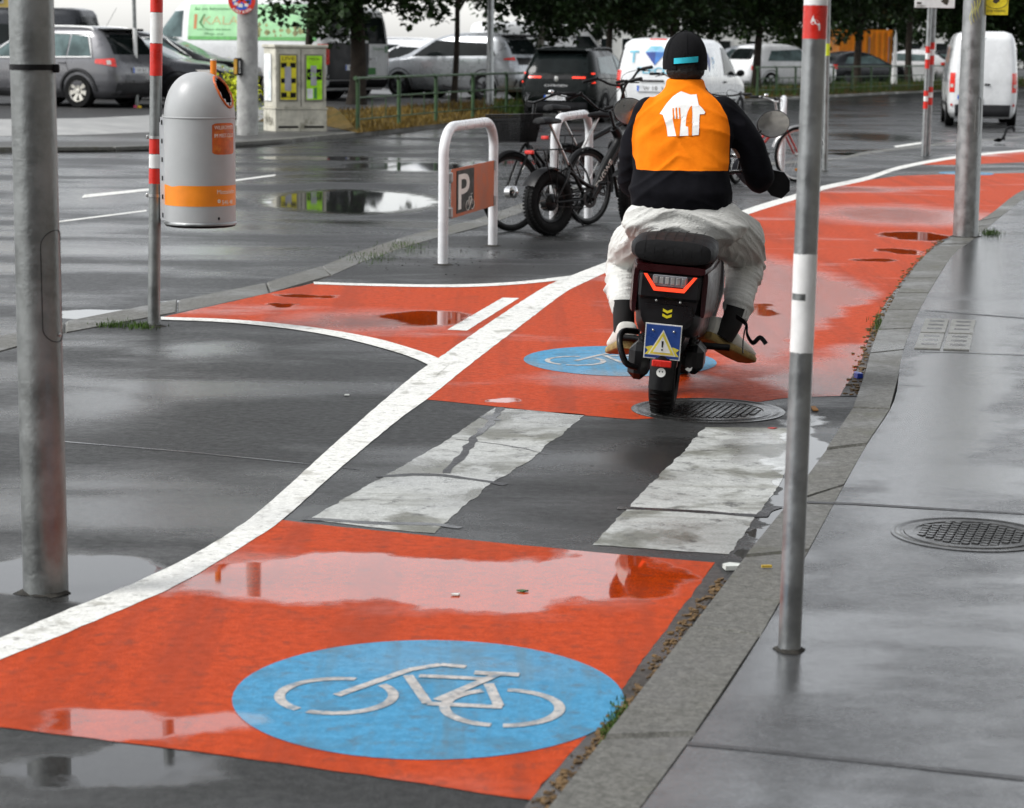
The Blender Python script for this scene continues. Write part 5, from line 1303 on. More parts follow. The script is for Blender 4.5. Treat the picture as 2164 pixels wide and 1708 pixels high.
# palms on the grips
MOm = Matrix.Translation(MC + Vector((0, 0, .006))) @ Matrix.Rotation(math.radians(-8), 4, 'Z') @ Matrix.Rotation(math.radians(4), 4, 'Y')
gL = (MOm @ Vector((-.305, .875, 1.028))) - RO; gR = (MOm @ Vector((.305, .875, 1.028))) - RO
limb(bd, [Lwr, gL + Vector((0, -.03, .03))], [.032, .030]); limb(bd, [Rwr, gR + Vector((0, -.03, .03))], [.032, .030])
for g_ in (gL, gR): bd.ell(g_ + Vector((0, -.015, .028)), (.042, .045, .018), 12, 8)
bmh = remesh(bd, .009, 3)
fb = MB()
for s_, g_ in ((-1, gL), (1, gR)):
    for k in range(4):
        x = s_ * (-.030 + .020 * k); L_ = (1.0, 1.08, 1.02, .85)[k]
        fb.tube(smoothline([g_ + Vector((x, -.005, .030)), g_ + Vector((x, .028 * L_, .024)), g_ + Vector((x, .032 * L_, -.004)), g_ + Vector((x, .010, -.026)), g_ + Vector((x, -.012 * L_, -.020))], 4), [.0092] * 16 + [.007], 8)
    x = s_ * -.042
    fb.tube(smoothline([g_ + Vector((x * .8, -.03, .022)), g_ + Vector((x * 1.15, -.014, -.002)), g_ + Vector((x * 1.1, .008, -.024))], 4), [.011] * 8 + [.008], 8)
bm = bmesh.new(); bm.from_mesh(bmh)
tmpm = bpy.data.meshes.new('t'); tmpm.from_pydata(fb.v, [], fb.f); bm.from_mesh(tmpm); bm.to_mesh(bmh); bm.free(); bpy.data.meshes.remove(tmpm)
bmh.polygons.foreach_set('use_smooth', [True] * len(bmh.polygons)); mesh_obj('body', bmh, m_skin, RID)
for s_ in (-1, 1):
    mb = MB(); mb.ell(HC + Vector((s_ * .032, .082, .0)), (.012, .010, .008), 10, 7); mb.build('eye', m_wdirt, RID, True)
# hair and cap
hr = MB(); hr.ell(HC + Vector((0, -.016, -.01)), (.094, .098, .105), 22, 14); hr.ell(HC + Vector((0, -.034, -.06)), (.090, .075, .058), 16, 10)
hm = remesh(hr, .007, 2, lambda p: .004 * noise.noise(p * 90)); mesh_obj('hair', hm, m_hair, RID)
m_cap = mat('black cap cotton', (.007, .007, .008), .9, 0, .15, .3, 14, .4, 220)
CP = thing('cap', None, None); CP.parent = RID; CP.location = HC + Vector((0, 0, .0))
mb = MB(); prof = [(.106 * math.cos(a) ** .85 if a < 1.56 else .001, -.015 + .135 * math.sin(a)) for a in [PI / 2 * i / 14 for i in range(15)]]
mb.lathe([(.105, -.055), (.1065, -.03)] + prof, 64, M=Matrix.Diagonal(Vector((.98, 1.10, 1))), cap=False)
def cap_open(p): return p[1] < -.05 and (p[0] / .060) ** 2 + ((p[2] + .052) / .068) ** 2 < 1
mb.f = [f for f in mb.f if not all(cap_open(mb.v[i]) for i in f)]; mb.m = [0] * len(mb.f)
mb.build('crown', m_cap, CP, True)
mb = MB(); mb.grid(lambda u, v: Vector(((.066) * (2 * u - 1), -.1 * math.sqrt(max(0, 1 - (.62 * (2 * u - 1)) ** 2)) * 1.16 - .004, -.030 + .034 * v + .004 * (2 * u - 1))), 14, 2); mb.build('strap', m_cap, CP, True)
mb = MB(); mb.grid(lambda u, v: Vector(((.056) * (2 * u - 1) - .004, -.1 * math.sqrt(max(0, 1 - (.55 * (2 * u - 1)) ** 2)) * 1.16 - .009, -.024 + .026 * v + .005 * (2 * u - 1))), 14, 2); mb.build('strap_label', mat('cyan cap label', (.02, .50, .62), .6), CP, True)
mb = MB(); mb.ell((0, 0, .121), (.010, .010, .005), 10, 6); mb.build('button', m_cap, CP, True)
for k in range(6):
    a = PI / 6 + PI / 3 * k; mb = MB(); mb.tube([(1.002 * r * math.cos(a) * .98, 1.002 * r * math.sin(a) * 1.1, z + .001) for r, z in prof[:-1]], .0016, 5); mb.build('seam', m_cap, CP, True)
mb = MB(); mb.grid(lambda u, v: Vector((.085 * (2 * u - 1), .095 + (.085 * (1 - (2 * u - 1) ** 2) + .012) * v, -.035 - .012 * v + .012 * (2 * u - 1) ** 2 * -1)), 12, 4); mb.build('visor', m_cap, CP, True)
# shoes
m_shoe = mat('white leather shoe', (.62, .61, .56), .55, 0, .4, .1, 14, .15, 60); m_gum = mat('muddy gum sole', (.26, .19, .07), .7, 0, .3, .3, 18, .3, 60)
m_lace = mat('dark sock', (.012, .012, .012), .9)
def shoe(loc, rot):
    Q = thing('shoe', None, None); Q.parent = RID; Q.location = loc; Q.rotation_euler = rot; Q.scale = (1.12, 1.12, 1.22)
    def ringz(y, w_, z0, z1, n=3.0): return [Vector((w_ * math.copysign(abs(math.cos(a)) ** (2 / n), math.cos(a)), y, (z0 + z1) / 2 + (z1 - z0) / 2 * math.copysign(abs(math.sin(a)) ** (2 / n), math.sin(a)))) for a in [2 * PI * i / 20 for i in range(20)]]
    mb = MB(); mb.loft([ringz(-.085, .026, .03, .09), ringz(-.075, .040, .025, .105), ringz(-.03, .044, .025, .115), ringz(.03, .043, .025, .10), ringz(.09, .048, .025, .075), ringz(.15, .050, .025, .060), ringz(.185, .040, .025, .05), ringz(.197, .02, .028, .04)]); mb.build('upper', m_shoe, Q, True)
    mb = MB(); mb.loft([ringz(-.096, .024, .0, .034, 5), ringz(-.086, .042, -.002, .036, 5), ringz(0, .047, .0, .034, 5), ringz(.10, .053, .0, .032, 5), ringz(.17, .052, .004, .032, 5), ringz(.20, .034, .010, .032, 5), ringz(.208, .012, .014, .028, 5)]); mb.build('sole', m_gum, Q, 50)
    for k in range(4):
        mb = MB(); y = .02 + .022 * k; zt = .109 - .010 * k; mb.tube([(-.028, y, zt - .012), (0, y + .004, zt + .002), (.028, y, zt - .012)], .003, 5); mb.build('lace', m_shoe, Q, True)
shoe(J(1318, 742, .52), (math.radians(-14), math.radians(4), math.radians(6)))
shoe(J(1516, 736, .54), (math.radians(-26), math.radians(-10), math.radians(-50)))

for pts in ([J(1318, 636, .54), J(1318, 668, .525), J(1319, 700, .53)], [J(1557, 650, .54), J(1546, 682, .53), J(1528, 712, .53)]):
    mb = MB(); mb.tube(smoothline(pts, 4), .050, 16); mb.build('sock', m_lace, RID, True)

# ------------------------------------------------------------------ vehicles
def paint(name, col, rough=.28, metal=.0, coat=.6): return mat(name, col, rough, metal, .5 if coat > .4 else .14, .05, 3, 0, coat=coat, dirt=(2.0, tuple(c * .6 for c in col), .62, .35))
m_glass = mat('car glass', (.008, .011, .011), .08, 0, .12, .3, 2, rvar=.02)
m_glassl = mat('pale car glass', (.09, .13, .13), .1, 0, .12, .45, 2, rvar=.02)
m_clad = mat('grey plastic cladding', (.03, .03, .032), .6, 0, .4, .2, 6, .1)
m_vanw = paint('white van paint', (.74, .75, .75)); m_carw = paint('white car paint', (.76, .77, .78)); m_carg = paint('graphite car paint', (.12, .12, .128), .32, .35)
m_carb = paint('black car paint', (.006, .0065, .007), .25, 0, .25); m_cars = paint('silver car paint', (.40, .42, .44), .3, .5); m_card = paint('dark green black car paint', (.003, .005, .0045), .25, 0, .05); m_cargr = paint('dark grey car paint', (.03, .032, .036), .3, .4, .3)
m_tail = mat('red tail lamp', (.72, .022, .010), .2, 0, .6, .25, 20, coat=.5); m_taillit = mat('lit tail lamp', (.8, .03, .01), .2, emit=((1, .05, .02), .6)); m_clear = mat('clear lamp', (.55, .52, .48), .15, 0, .6, .1, 20, coat=.5)
m_lplate = mat('white licence plate', (.72, .73, .74), .4); m_alloy = mat('alloy wheel', (.52, .50, .45), .3, .7, .5, .12, 10); m_darkall = mat('dark alloy wheel', (.06, .06, .065), .35, .5)

class Car:
    def __init__(s, name, label, cat, loc, rz, slices, n, pm, group='parked vehicles', scale=1.0):
        s.o = thing(name, label, cat, loc, rz, group); s.o.scale = (scale,) * 3
        s.sl = slices; s.n = n; s.pm = pm
        zs = [q[0] for q in slices]; rows = []
        for i in range(len(zs) - 1):
            for k in range(3): rows.append(zs[i] + (zs[i + 1] - zs[i]) * k / 3)
        rows.append(zs[-1])
        N = 72; mb = MB(); mb.loft([[s.ring(2 * PI * j / N, z) for j in range(N)] for z in rows])
        mb.build('body', pm, s.o, 55)
    def at(s, z):
        S_ = s.sl
        if z <= S_[0][0]: return S_[0][1:]
        for i in range(1, len(S_)):
            if z <= S_[i][0]:
                f = (z - S_[i - 1][0]) / (S_[i][0] - S_[i - 1][0]); f = f
                return tuple(a + (b_ - a) * f for a, b_ in zip(S_[i - 1][1:], S_[i][1:]))
        return S_[-1][1:]
    def ring(s, t, z, off=0.0):
        yr, yf, w_ = s.at(z); a = (yf - yr) / 2; yc = (yf + yr) / 2; c, sn = math.cos(t), math.sin(t)
        return Vector((w_ * math.copysign(abs(sn) ** (2 / s.n), sn) + off * sn, yc - a * math.copysign(abs(c) ** (2 / s.n), c) - off * c, z))
    def rear(s, x, z, off=.008):
        yr, yf, w_ = s.at(z); a = (yf - yr) / 2; yc = (yf + yr) / 2
        return Vector((x, yc - a * max(0, 1 - abs(x / w_) ** s.n) ** (1 / s.n) - off, z))
    def front(s, x, z, off=.008):
        yr, yf, w_ = s.at(z); a = (yf - yr) / 2; yc = (yf + yr) / 2
        return Vector((x, yc + a * max(0, 1 - abs(x / w_) ** s.n) ** (1 / s.n) + off, z))
    def side(s, sg, y, z, off=.008):
        yr, yf, w_ = s.at(z); a = (yf - yr) / 2; yc = (yf + yr) / 2
        return Vector((sg * (w_ * max(0.02, 1 - abs((y - yc) / a) ** s.n) ** (1 / s.n) + off), y, z))
    def patch(s, name, fn, m, nu=8, nv=5, parent=None):
        mb = MB(); mb.grid(fn, nu, nv); return mb.build(name, m, parent or s.o, True)
    def rearp(s, name, x0, x1, z0, z1, m, taper=0.0, off=.008, nu=10, nv=5):
        return s.patch(name, lambda u, v: s.rear((x0 + (x1 - x0) * u) * (1 - taper * v), z0 + (z1 - z0) * v, off), m, nu, nv)
    def frontp(s, name, x0, x1, z0, z1, m, taper=0.0, off=.008, nu=10, nv=5):
        return s.patch(name, lambda u, v: s.front((x0 + (x1 - x0) * u) * (1 - taper * v), z0 + (z1 - z0) * v, off), m, nu, nv)
    def sidep(s, name, sg, q, m, off=.008, nu=8, nv=5):
        """q: four (y, z) corners: lower rear, lower front, upper front, upper rear"""
        def f(u, v):
            a = (q[0][0] + (q[1][0] - q[0][0]) * u, q[0][1] + (q[1][1] - q[0][1]) * u); b_ = (q[3][0] + (q[2][0] - q[3][0]) * u, q[3][1] + (q[2][1] - q[3][1]) * u)
            return s.side(sg, a[0] + (b_[0] - a[0]) * v, a[1] + (b_[1] - a[1]) * v, off)
        return s.patch(name, f, m, nu, nv)
    def frame(s, sg, q, m, r=.018):
        pts = []
        for i in range(4):
            a, b_ = q[i], q[(i + 1) % 4]
            for k in range(5): t_ = k / 5; pts.append(s.side(sg, a[0] + (b_[0] - a[0]) * t_, a[1] + (b_[1] - a[1]) * t_, .012))
        mb = MB(); mb.tube(pts, r, 6, closed=True); mb.build('window_trim', m, s.o, True)
    def ringpatch(s, name, t0, t1, z0, z1, m, off=.010, z0b=None, z1b=None, nu=10):
        def f(u, v):
            a = z0 + ((z0b if z0b is not None else z0) - z0) * u; b_ = z1 + ((z1b if z1b is not None else z1) - z1) * u
            return s.ring(t0 + (t1 - t0) * u, a + (b_ - a) * v, off)
        return s.patch(name, f, m, nu, 4)
    def wheels(s, ys, R, w_, m=None, spokes=5, arch=None):
        for y in ys:
            for sg in (-1, 1):
                xs = s.side(sg, y, max(.4, s.sl[1][0])).x
                A = MB(); n = 28; pts = [s.side(sg, y + (R + .07) * math.cos(a), max(s.sl[0][0], R + (R + .07) * math.sin(a)), .006) for a in [PI * i / n for i in range(n + 1)]]
                c = s.side(sg, y, s.sl[0][0], .006); A.add([c] + pts, [(0, i, i + 1) for i in range(1, n + 1)]); A.build('wheel_well', m_black, s.o)
                if arch:
                    A = MB(); pp = [s.side(sg, y + (R + .09) * math.cos(a), max(s.sl[0][0], R + (R + .09) * math.sin(a)), .008) for a in [PI * i / n for i in range(n + 1)]]; A.tube(pp, .035, 6); A.build('arch_trim', arch, s.o, True)
                Wt = thing('wheel', None, None); Wt.parent = s.o; Wt.location = (xs - sg * (w_ / 2 - .025), y, R)
                MY = Matrix.Rotation(sg * PI / 2, 3, 'Y'); rt = w_ / 2
                mb = MB(); mb.lathe([(R * .64, -rt), (R * .95, -rt), (R, -rt * .6), (R, rt * .6), (R * .95, rt), (R * .64, rt)], 36, M=MY, cap=False); mb.build('tyre', m_rubber, Wt, 40)
                mb = MB(); mb.lathe([(.001, rt * .35), (R * .62, rt * .3)], 30, M=MY, cap=False); mb.build('brake_disc', m_black, Wt)
                mb = MB(); mb.lathe([(R * .58, rt * .8), (R * .65, rt * 1.0), (R * .66, rt * .6)], 36, M=MY, cap=False)
                for k in range(spokes):
                    a = 2 * PI * k / spokes; d = MY @ Vector((math.cos(a), math.sin(a), 0)); ax = MY @ Vector((0, 0, 1)); sd_ = ax.cross(d)
                    p0, p1 = ax * rt * .78 + d * .04, ax * rt * .86 + d * R * .62; hw0, hw1 = .028, .05 if spokes < 8 else .025
                    mb.add([p0 + sd_ * hw0, p0 - sd_ * hw0, p1 - sd_ * hw1, p1 + sd_ * hw1, p0 + sd_ * hw0 - ax * .04, p0 - sd_ * hw0 - ax * .04, p1 - sd_ * hw1 - ax * .04, p1 + sd_ * hw1 - ax * .04], [(0, 1, 2, 3), (0, 3, 7, 4), (1, 5, 6, 2)])
                mb.lathe([(.06, rt * .7), (.055, rt * .92), (.001, rt * .95)], 16, M=MY, cap=False); mb.build('rim', m or m_alloy, Wt, 40)
    def plate(s, z, txt='W 8', wd=.52, x=0.0, m=None):
        y = s.rear(x, z, .02).y
        mb = MB(); mb.box((x, y, z), (wd, .012, .12)); p = mb.build('number_plate', m_lplate, s.o)
        mb = MB(); mb.box((x - wd / 2 + .022, y - .007, z), (.04, .004, .11)); mb.build('plate_band', m_sblue, p)
        mb = MB(); text_on(mb, txt, .11, lambda a, b_: Vector((x - .13 + a, y - .0075, z - .035 + b_)), width=.30); mb.build('plate_text', m_dprint, p)
    def mirror(s, y, z, m):
        for sg in (-1, 1):
            p = s.side(sg, y, z); mb = MB(); mb.ell(p + Vector((sg * .10, 0, .05)), (.09, .06, .07), 12, 8); mb.box(p + Vector((sg * .02, 0, .01)), (.10, .05, .04), bev=.01); mb.build('wing_mirror', m, s.o, True)
    def handle(s, sg, y, z, m):
        p = s.side(sg, y, z, .02); mb = MB(); mb.box(p, (.03, .20, .03), bev=.01); mb.build('door_handle', m, s.o)
    def seam(s, sg, pts):
        mb = MB(); mb.tube([s.side(sg, y, z, .002) for y, z in pts], .006, 4); mb.build('door_gap', m_black, s.o)
    def rails(s, y0, y1, z, x, m):
        for sg in (-1, 1):
            mb = MB(); mb.tube(smoothline([(sg * x, y0, z - .05), (sg * x, y0 + .12, z + .035), (sg * x, (y0 + y1) / 2, z + .06), (sg * x, y1 - .12, z + .035), (sg * x, y1, z - .06)], 5), .022, 8); mb.build('roof_rail', m, s.o, True)

SUV = [(.20, -2.00, 2.00, .78), (.32, -2.16, 2.14, .87), (.50, -2.21, 2.20, .905), (.75, -2.20, 2.15, .91), (.95, -2.15, 2.02, .90), (1.03, -2.10, 1.50, .885), (1.12, -2.05, 1.22, .855), (1.30, -1.94, .88, .79), (1.48, -1.80, .52, .72), (1.58, -1.68, .22, .66), (1.645, -1.45, -.10, .57), (1.675, -1.0, -.45, .40)]
VAN = [(.22, -2.55, 2.50, .86), (.36, -2.66, 2.66, .95), (.60, -2.70, 2.72, .985), (1.00, -2.70, 2.60, .99), (1.20, -2.70, 2.30, .985), (1.32, -2.69, 2.00, .975), (1.60, -2.66, 1.76, .95), (1.95, -2.62, 1.46, .90), (2.18, -2.58, 1.20, .84), (2.30, -2.50, .95, .76), (2.36, -2.3, .6, .58)]
CADDY = [(.20, -2.00, 1.95, .78), (.34, -2.14, 2.12, .86), (.55, -2.18, 2.18, .895), (.85, -2.18, 2.08, .90), (1.00, -2.17, 1.80, .895), (1.08, -2.16, 1.40, .885), (1.30, -2.12, 1.05, .85), (1.55, -2.05, .72, .80), (1.70, -1.98, .48, .74), (1.78, -1.88, .25, .64), (1.815, -1.6, -.1, .45)]
HATCH = [(.18, -1.95, 1.95, .74), (.30, -2.10, 2.10, .83), (.48, -2.14, 2.16, .875), (.68, -2.12, 2.10, .88), (.82, -2.08, 1.85, .865), (.90, -2.02, 1.25, .84), (1.00, -1.92, .98, .80), (1.18, -1.66, .58, .72), (1.32, -1.36, .20, .64), (1.40, -1.05, -.15, .56), (1.435, -.8, -.4, .40)]

# -- dark grey SUV, left
PK = .22
b = G(165, 228, PK); rz = math.radians(63)
fw = Vector((-math.sin(rz), math.cos(rz), 0)); rt_ = Vector((math.cos(rz), math.sin(rz), 0)); SC = 1.03
c = Car('parked_suv', 'graphite grey SUV with bright window trim parked at the left', 'car', (b + fw * 1.28 * SC + rt_ * .9 * SC), rz, SUV, 7, m_carg, scale=SC)
c.wheels((-1.28, 1.32), .345, .24, m_alloy, 7, m_clad)
qr = [(-1.62, 1.06), (-.55, 1.03), (-.55, 1.50), (-1.45, 1.46)]; qf = [(-.45, 1.03), (.75, 1.03), (.12, 1.50), (-.45, 1.51)]
for sg in (-1, 1):
    c.sidep('side_window', sg, [(-1.60, 1.06), (-1.02, 1.05), (-1.02, 1.49), (-1.42, 1.46)], m_glassl); c.sidep('side_window', sg, [(-.98, 1.05), (-.10, 1.03), (-.10, 1.51), (-.98, 1.49)], m_glassl); c.sidep('side_window', sg, [(-.02, 1.03), (1.05, 1.03), (.30, 1.50), (-.02, 1.51)], m_glassl)
    c.frame(sg, [(-1.64, 1.04), (1.10, 1.00), (.30, 1.53), (-1.46, 1.50)], m_tapew, .017); c.handle(sg, -.88, .92, m_carg); c.handle(sg, .25, .90, m_carg); c.seam(sg, [(-1.0, 1.04), (-1.0, .85), (-1.08, .72)]); c.seam(sg, [(-.06, 1.02), (-.06, .4)])
    c.sidep('sill', sg, [(-.95, .22), (.95, .22), (.95, .38), (-.95, .38)], m_clad)
    c.ringpatch('tail_lamp', sg * .42, sg * 1.12, .84, 1.02, m_tail, z0b=.91, z1b=1.0); c.ringpatch('tail_lamp_lens', sg * .62, sg * .78, .89, .98, m_clear, .016)
c.rearp('rear_window', -.66, .66, 1.10, 1.50, m_glass, .12); c.rearp('rear_bumper', -.88, .88, .26, .52, m_clad, off=.014); c.plate(.78, 'W 61')
mb = MB(); mb.box((0, -1.72, 1.60), (1.16, .34, .05), bev=.02); mb.build('spoiler', m_carb, c.o)
c.rails(-1.5, .3, 1.60, .62, m_tapew); c.mirror(.95, 1.05, m_carg); c.frontp('windscreen', -.66, .66, 1.10, 1.52, m_glass, .1)
mb = MB(); mb.tube([(0, -1.35, 1.67), (0, -1.62, 2.05)], .004, 5); mb.build('aerial', m_black, c.o)

# -- dark vehicle behind it
c = Car('parked_van', 'dark grey van roof showing above the graphite SUV', 'van', Vector((U(10, 200, 62).x, 62, PK)), math.radians(80), VAN, 8, m_cargr, scale=.97)
c.wheels((-1.6, 1.6), .34, .22, m_darkall)
for sg in (-1, 1): c.sidep('side_window', sg, [(-2.3, 1.35), (-.2, 1.35), (-.2, 1.9), (-2.2, 1.9)], m_glass); c.sidep('side_window', sg, [(0, 1.35), (1.6, 1.35), (1.2, 1.9), (0, 1.9)], m_glass)
c.rearp('rear_window', -.75, .75, 1.4, 1.95, m_glass, .06); c.rails(-2.2, 0.6, 2.27, .7, m_black)

# -- black saloon facing right and grey hatchback before it
c = Car('parked_saloon', 'black saloon with chrome window line facing right behind the litter bin', 'car', Vector((U(338, 200, 55.5).x, 55.5, PK)), math.radians(-97), HATCH, 6, m_carb, scale=1.16)
c.wheels((-1.30, 1.30), .31, .21, m_alloy, 9)
for sg in (-1, 1):
    c.sidep('side_window', sg, [(-1.45, .94), (-.30, .92), (-.30, 1.27), (-1.15, 1.22)], m_glassl); c.sidep('side_window', sg, [(-.22, .92), (.78, .93), (.22, 1.26), (-.22, 1.28)], m_glassl)
    c.frame(sg, [(-1.50, .92), (.92, .90), (.24, 1.31), (-1.18, 1.26)], m_tapew, .012); c.handle(sg, -.6, .78, m_chrome)
    c.ringpatch('head_lamp', PI - sg * .95, PI - sg * .55, .58, .70, m_clear)
c.frontp('windscreen', -.64, .64, .95, 1.34, m_glassl, .14); c.rearp('rear_window', -.62, .62, .98, 1.3, m_glass, .12); c.mirror(.72, .92, m_carb); c.frontp('grille', -.4, .4, .35, .52, m_black)
c = Car('parked_hatchback', 'dark grey hatchback with long bonnet between the thin pole and the litter bin', 'car', Vector((U(272, 200, 50.5).x, 50.5, PK)), math.radians(-99), HATCH, 6, m_cargr, scale=1.12)
c.wheels((-1.30, 1.30), .31, .21, m_darkall, 5)
for sg in (-1, 1):
    c.sidep('side_window', sg, [(-1.45, .94), (-.30, .92), (-.30, 1.27), (-1.15, 1.22)], m_glassl); c.sidep('side_window', sg, [(-.22, .92), (.78, .93), (.22, 1.26), (-.22, 1.28)], m_glassl)
    c.frame(sg, [(-1.50, .92), (.92, .90), (.24, 1.31), (-1.18, 1.26)], m_tapew, .012); c.ringpatch('head_lamp', PI - sg * 1.0, PI - sg * .50, .60, .72, m_clear)
c.frontp('windscreen', -.66, .66, .93, 1.36, m_glassl, .14); c.mirror(.72, .92, m_cargr); c.frontp('grille', -.45, .45, .32, .54, m_black); c.plate(.5, 'W 2')

# -- white van with green side banner
m_green = mat('green banner print', (.36, .68, .36), .45, 0, .5, .12, 3); m_green2 = mat('darker green banner edge', (.13, .42, .12), .45); m_gold = mat('pale gold print', (.50, .44, .22), .5); m_rustp = mat('rust print', (.55, .22, .08), .5); m_dgr = mat('green print', (.06, .22, .06), .5)
rz = math.radians(62); SC = 1.15
fw = Vector((-math.sin(rz), math.cos(rz), 0)); rt_ = Vector((math.cos(rz), math.sin(rz), 0)); rr_pt = Vector((U(690, 200, 55.5).x, 55.5, PK)) + rt_ * .985 * SC
c = Car('panel_van', 'white panel van with a pale green advertising banner along its side', 'van', rr_pt + fw * 2.7 * SC, rz, VAN, 9, m_vanw, scale=SC)
c.wheels((-1.65, 1.75), .34, .22, m_darkall)
for sg in (-1, 1):
    bn_ = c.sidep('banner', sg, [(-2.42, 1.36), (.95, 1.36), (.95, 2.06), (-2.42, 2.06)], m_green, nu=16)
    c.sidep('banner_edge', sg, [(-2.42, 1.28), (.95, 1.28), (.95, 1.36), (-2.42, 1.36)], m_green2, .009, nu=16)
    c.sidep('cab_window', sg, [(1.12, 1.34), (1.98, 1.34), (1.50, 1.90), (1.12, 1.92)], m_glassl); c.seam(sg, [(1.04, 2.1), (1.04, .5)])
    k = -sg
    for txt, yy, z, sz, wd, mm in (('KALA', .55, 1.62, .26, .95, m_gold), ('Bei uns bekommen', .80, 1.93, .10, .95, m_dgr), ('von Natur die beste', .70, 1.49, .07, .9, m_dgr), ('Pflege und', .50, 1.39, .07, .5, m_dgr)):
        mb = MB(); text_on(mb, txt, sz, lambda a, b_: c.side(sg, yy + sg * a * 1.0 if sg > 0 else yy - a, z + b_, .013), width=wd); o = mb.build('lettering', mm, bn_)
        if ' ' in txt: o['kind'] = 'stuff'
    mb = MB(); mb.add([c.side(sg, .80 - dy, z, .013) for dy, z in ((0, 1.52), (.08, 1.52), (.08, 1.84), (0, 1.84))], [(0, 1, 2, 3)]); mb.build('logo_bar', m_rustp, bn_)
    mb = MB(); mb.add([c.side(sg, .66 - dy, z, .013) for dy, z in ((0, 1.66), (.12, 1.54), (.16, 1.54), (.06, 1.66), (.16, 1.84), (.11, 1.84))], [(0, 1, 2, 3), (0, 3, 4, 5)]); mb.build('logo_leaf', m_dgr, bn_)
    mb = MB()
    for i in range(26):
        y0 = -2.35 + rnd.random() * 1.7; z0 = 1.38 + rnd.random() * .25; s_ = rnd.uniform(.03, .08)
        mb.add([c.side(sg, y0 + dy * s_, z0 + dz * s_, .012) for dy, dz in ((-1, 0), (0, -.8), (1, .1), (.2, 1.2))], [(0, 1, 2, 3)])
    o = mb.build('plant_picture', mat('plant print', (.30, .30, .12), .5, var=.5, vs=9), bn_); o['kind'] = 'stuff'
    c.ringpatch('tail_lamp', sg * .40, sg * .92, .78, 1.22, m_tail)
c.rearp('rear_door', -.84, -.02, .45, 1.25, m_clad, off=.010); c.rearp('rear_door', .02, .84, .45, 1.25, m_clad, off=.010)
c.rearp('rear_window', -.78, -.06, 1.35, 2.05, m_glass, .05); c.rearp('rear_window', .06, .78, 1.35, 2.05, m_glass, .05); c.rearp('rear_bumper', -.95, .95, .28, .44, m_black, off=.02); c.plate(.72, 'W 34')

# -- second white van, tail seen behind the thick tree
c = Car('panel_van', 'white van with black tail window and green print behind the thick tree trunk', 'van', Vector((U(832, 200, 60).x, 60.0, PK)) + Vector((-math.sin(.96), math.cos(.96), 0)) * 2.7 - Vector((math.cos(.96), math.sin(.96), 0)) * .985, .96, VAN, 9, m_vanw, scale=1.0)
c.wheels((-1.65, 1.75), .34, .22, m_darkall)
c.rearp('rear_window', -.80, .80, 1.42, 2.10, m_glass, .05)
for sg in (-1, 1): c.ringpatch('tail_lamp', sg * .40, sg * .86, .85, 1.25, m_tail); c.sidep('side_window', sg, [(1.0, 1.35), (1.9, 1.35), (1.45, 1.9), (1.0, 1.9)], m_glass)
c.rearp('rear_bumper', -.95, .95, .28, .50, m_black, off=.02); c.plate(1.02, 'W 7'); c.rearp('lower_shield', -.2, .2, .62, .80, m_dgr, off=.012)
mb = MB(); text_on(mb, 'Electro', .12, lambda a, b_: c.rear(.12 + a, 1.26 + b_, .012), width=.42); mb.build('lettering', m_dgr, c.o)
mb = MB()
for k in range(2): mb.box(c.rear(.62 + .1 * k, 1.28, .014), (.04, .006, .18))
o = mb.build('green_mark', m_dgr, c.o); o['kind'] = 'stuff'
c.seam(1, [(0, .5), (0, 2.0)])

# -- white SUV facing left
b = G(876, 201, PK); rz = math.radians(76); fw = Vector((-math.sin(rz), math.cos(rz), 0)); rt_ = Vector((math.cos(rz), math.sin(rz), 0)); SC = .97
c = Car('parked_suv', 'white SUV with dark alloy wheels parked behind the green railing', 'car', b + fw * 1.28 * SC + rt_ * .9 * SC, rz, SUV, 7, m_carw, scale=SC)
c.wheels((-1.28, 1.32), .345, .24, m_darkall, 10)
for sg in (-1, 1):
    c.sidep('side_window', sg, [(-1.66, 1.08), (-.10, 1.03), (-.10, 1.48), (-1.42, 1.42)], m_glass); c.sidep('side_window', sg, [(-.02, 1.03), (1.05, 1.03), (.30, 1.49), (-.02, 1.50)], m_glass)
    c.ringpatch('tail_lamp', sg * .52, sg * .98, .84, .98, m_tail, z0b=.90, z1b=.97); c.handle(sg, -.8, .92, m_carw)
    c.sidep('sill', sg, [(-.95, .22), (.95, .22), (.95, .36), (-.95, .36)], m_cars)
c.rearp('rear_window', -.66, .66, 1.12, 1.50, m_glass, .12); c.rearp('rear_bumper', -.88, .88, .26, .46, m_clad, off=.014); c.plate(.74, 'W 45'); c.rails(-1.5, .3, 1.60, .62, m_carw); c.frontp('windscreen', -.66, .66, 1.10, 1.52, m_glass, .1)
mb = MB(); mb.box((0, -1.74, 1.60), (1.16, .34, .05), bev=.02); mb.build('spoiler', m_carw, c.o)

# -- small white hatch, silver SUV, white van cab further along
c = Car('parked_hatchback', 'small white car tail between the white SUV and the pale lamp post', 'car', Vector((U(1003, 200, 62).x - 1.6, 62 + 1.4, PK)), math.radians(52), HATCH, 6, m_carw, scale=1.08)
c.wheels((-1.3, 1.3), .31, .21)
for sg in (-1, 1): c.ringpatch('tail_lamp', sg * .45, sg * .85, .62, .86, m_tail); c.sidep('side_window', sg, [(-1.45, .94), (.70, .92), (.2, 1.27), (-1.15, 1.22)], m_glass)
c.rearp('rear_window', -.62, .62, .98, 1.3, m_glass, .12); c.plate(.62, 'W 1'); c.rearp('rear_bumper', -.8, .8, .2, .4, m_clad, off=.012)
c = Car('parked_suv', 'silver SUV with dark rear spoiler behind the pale lamp post', 'car', Vector((U(1082, 200, 60).x - 1.4, 60 + 1.0, PK)), math.radians(58), SUV, 6, m_cars, scale=1.05)
c.wheels((-1.28, 1.32), .345, .24, m_darkall)
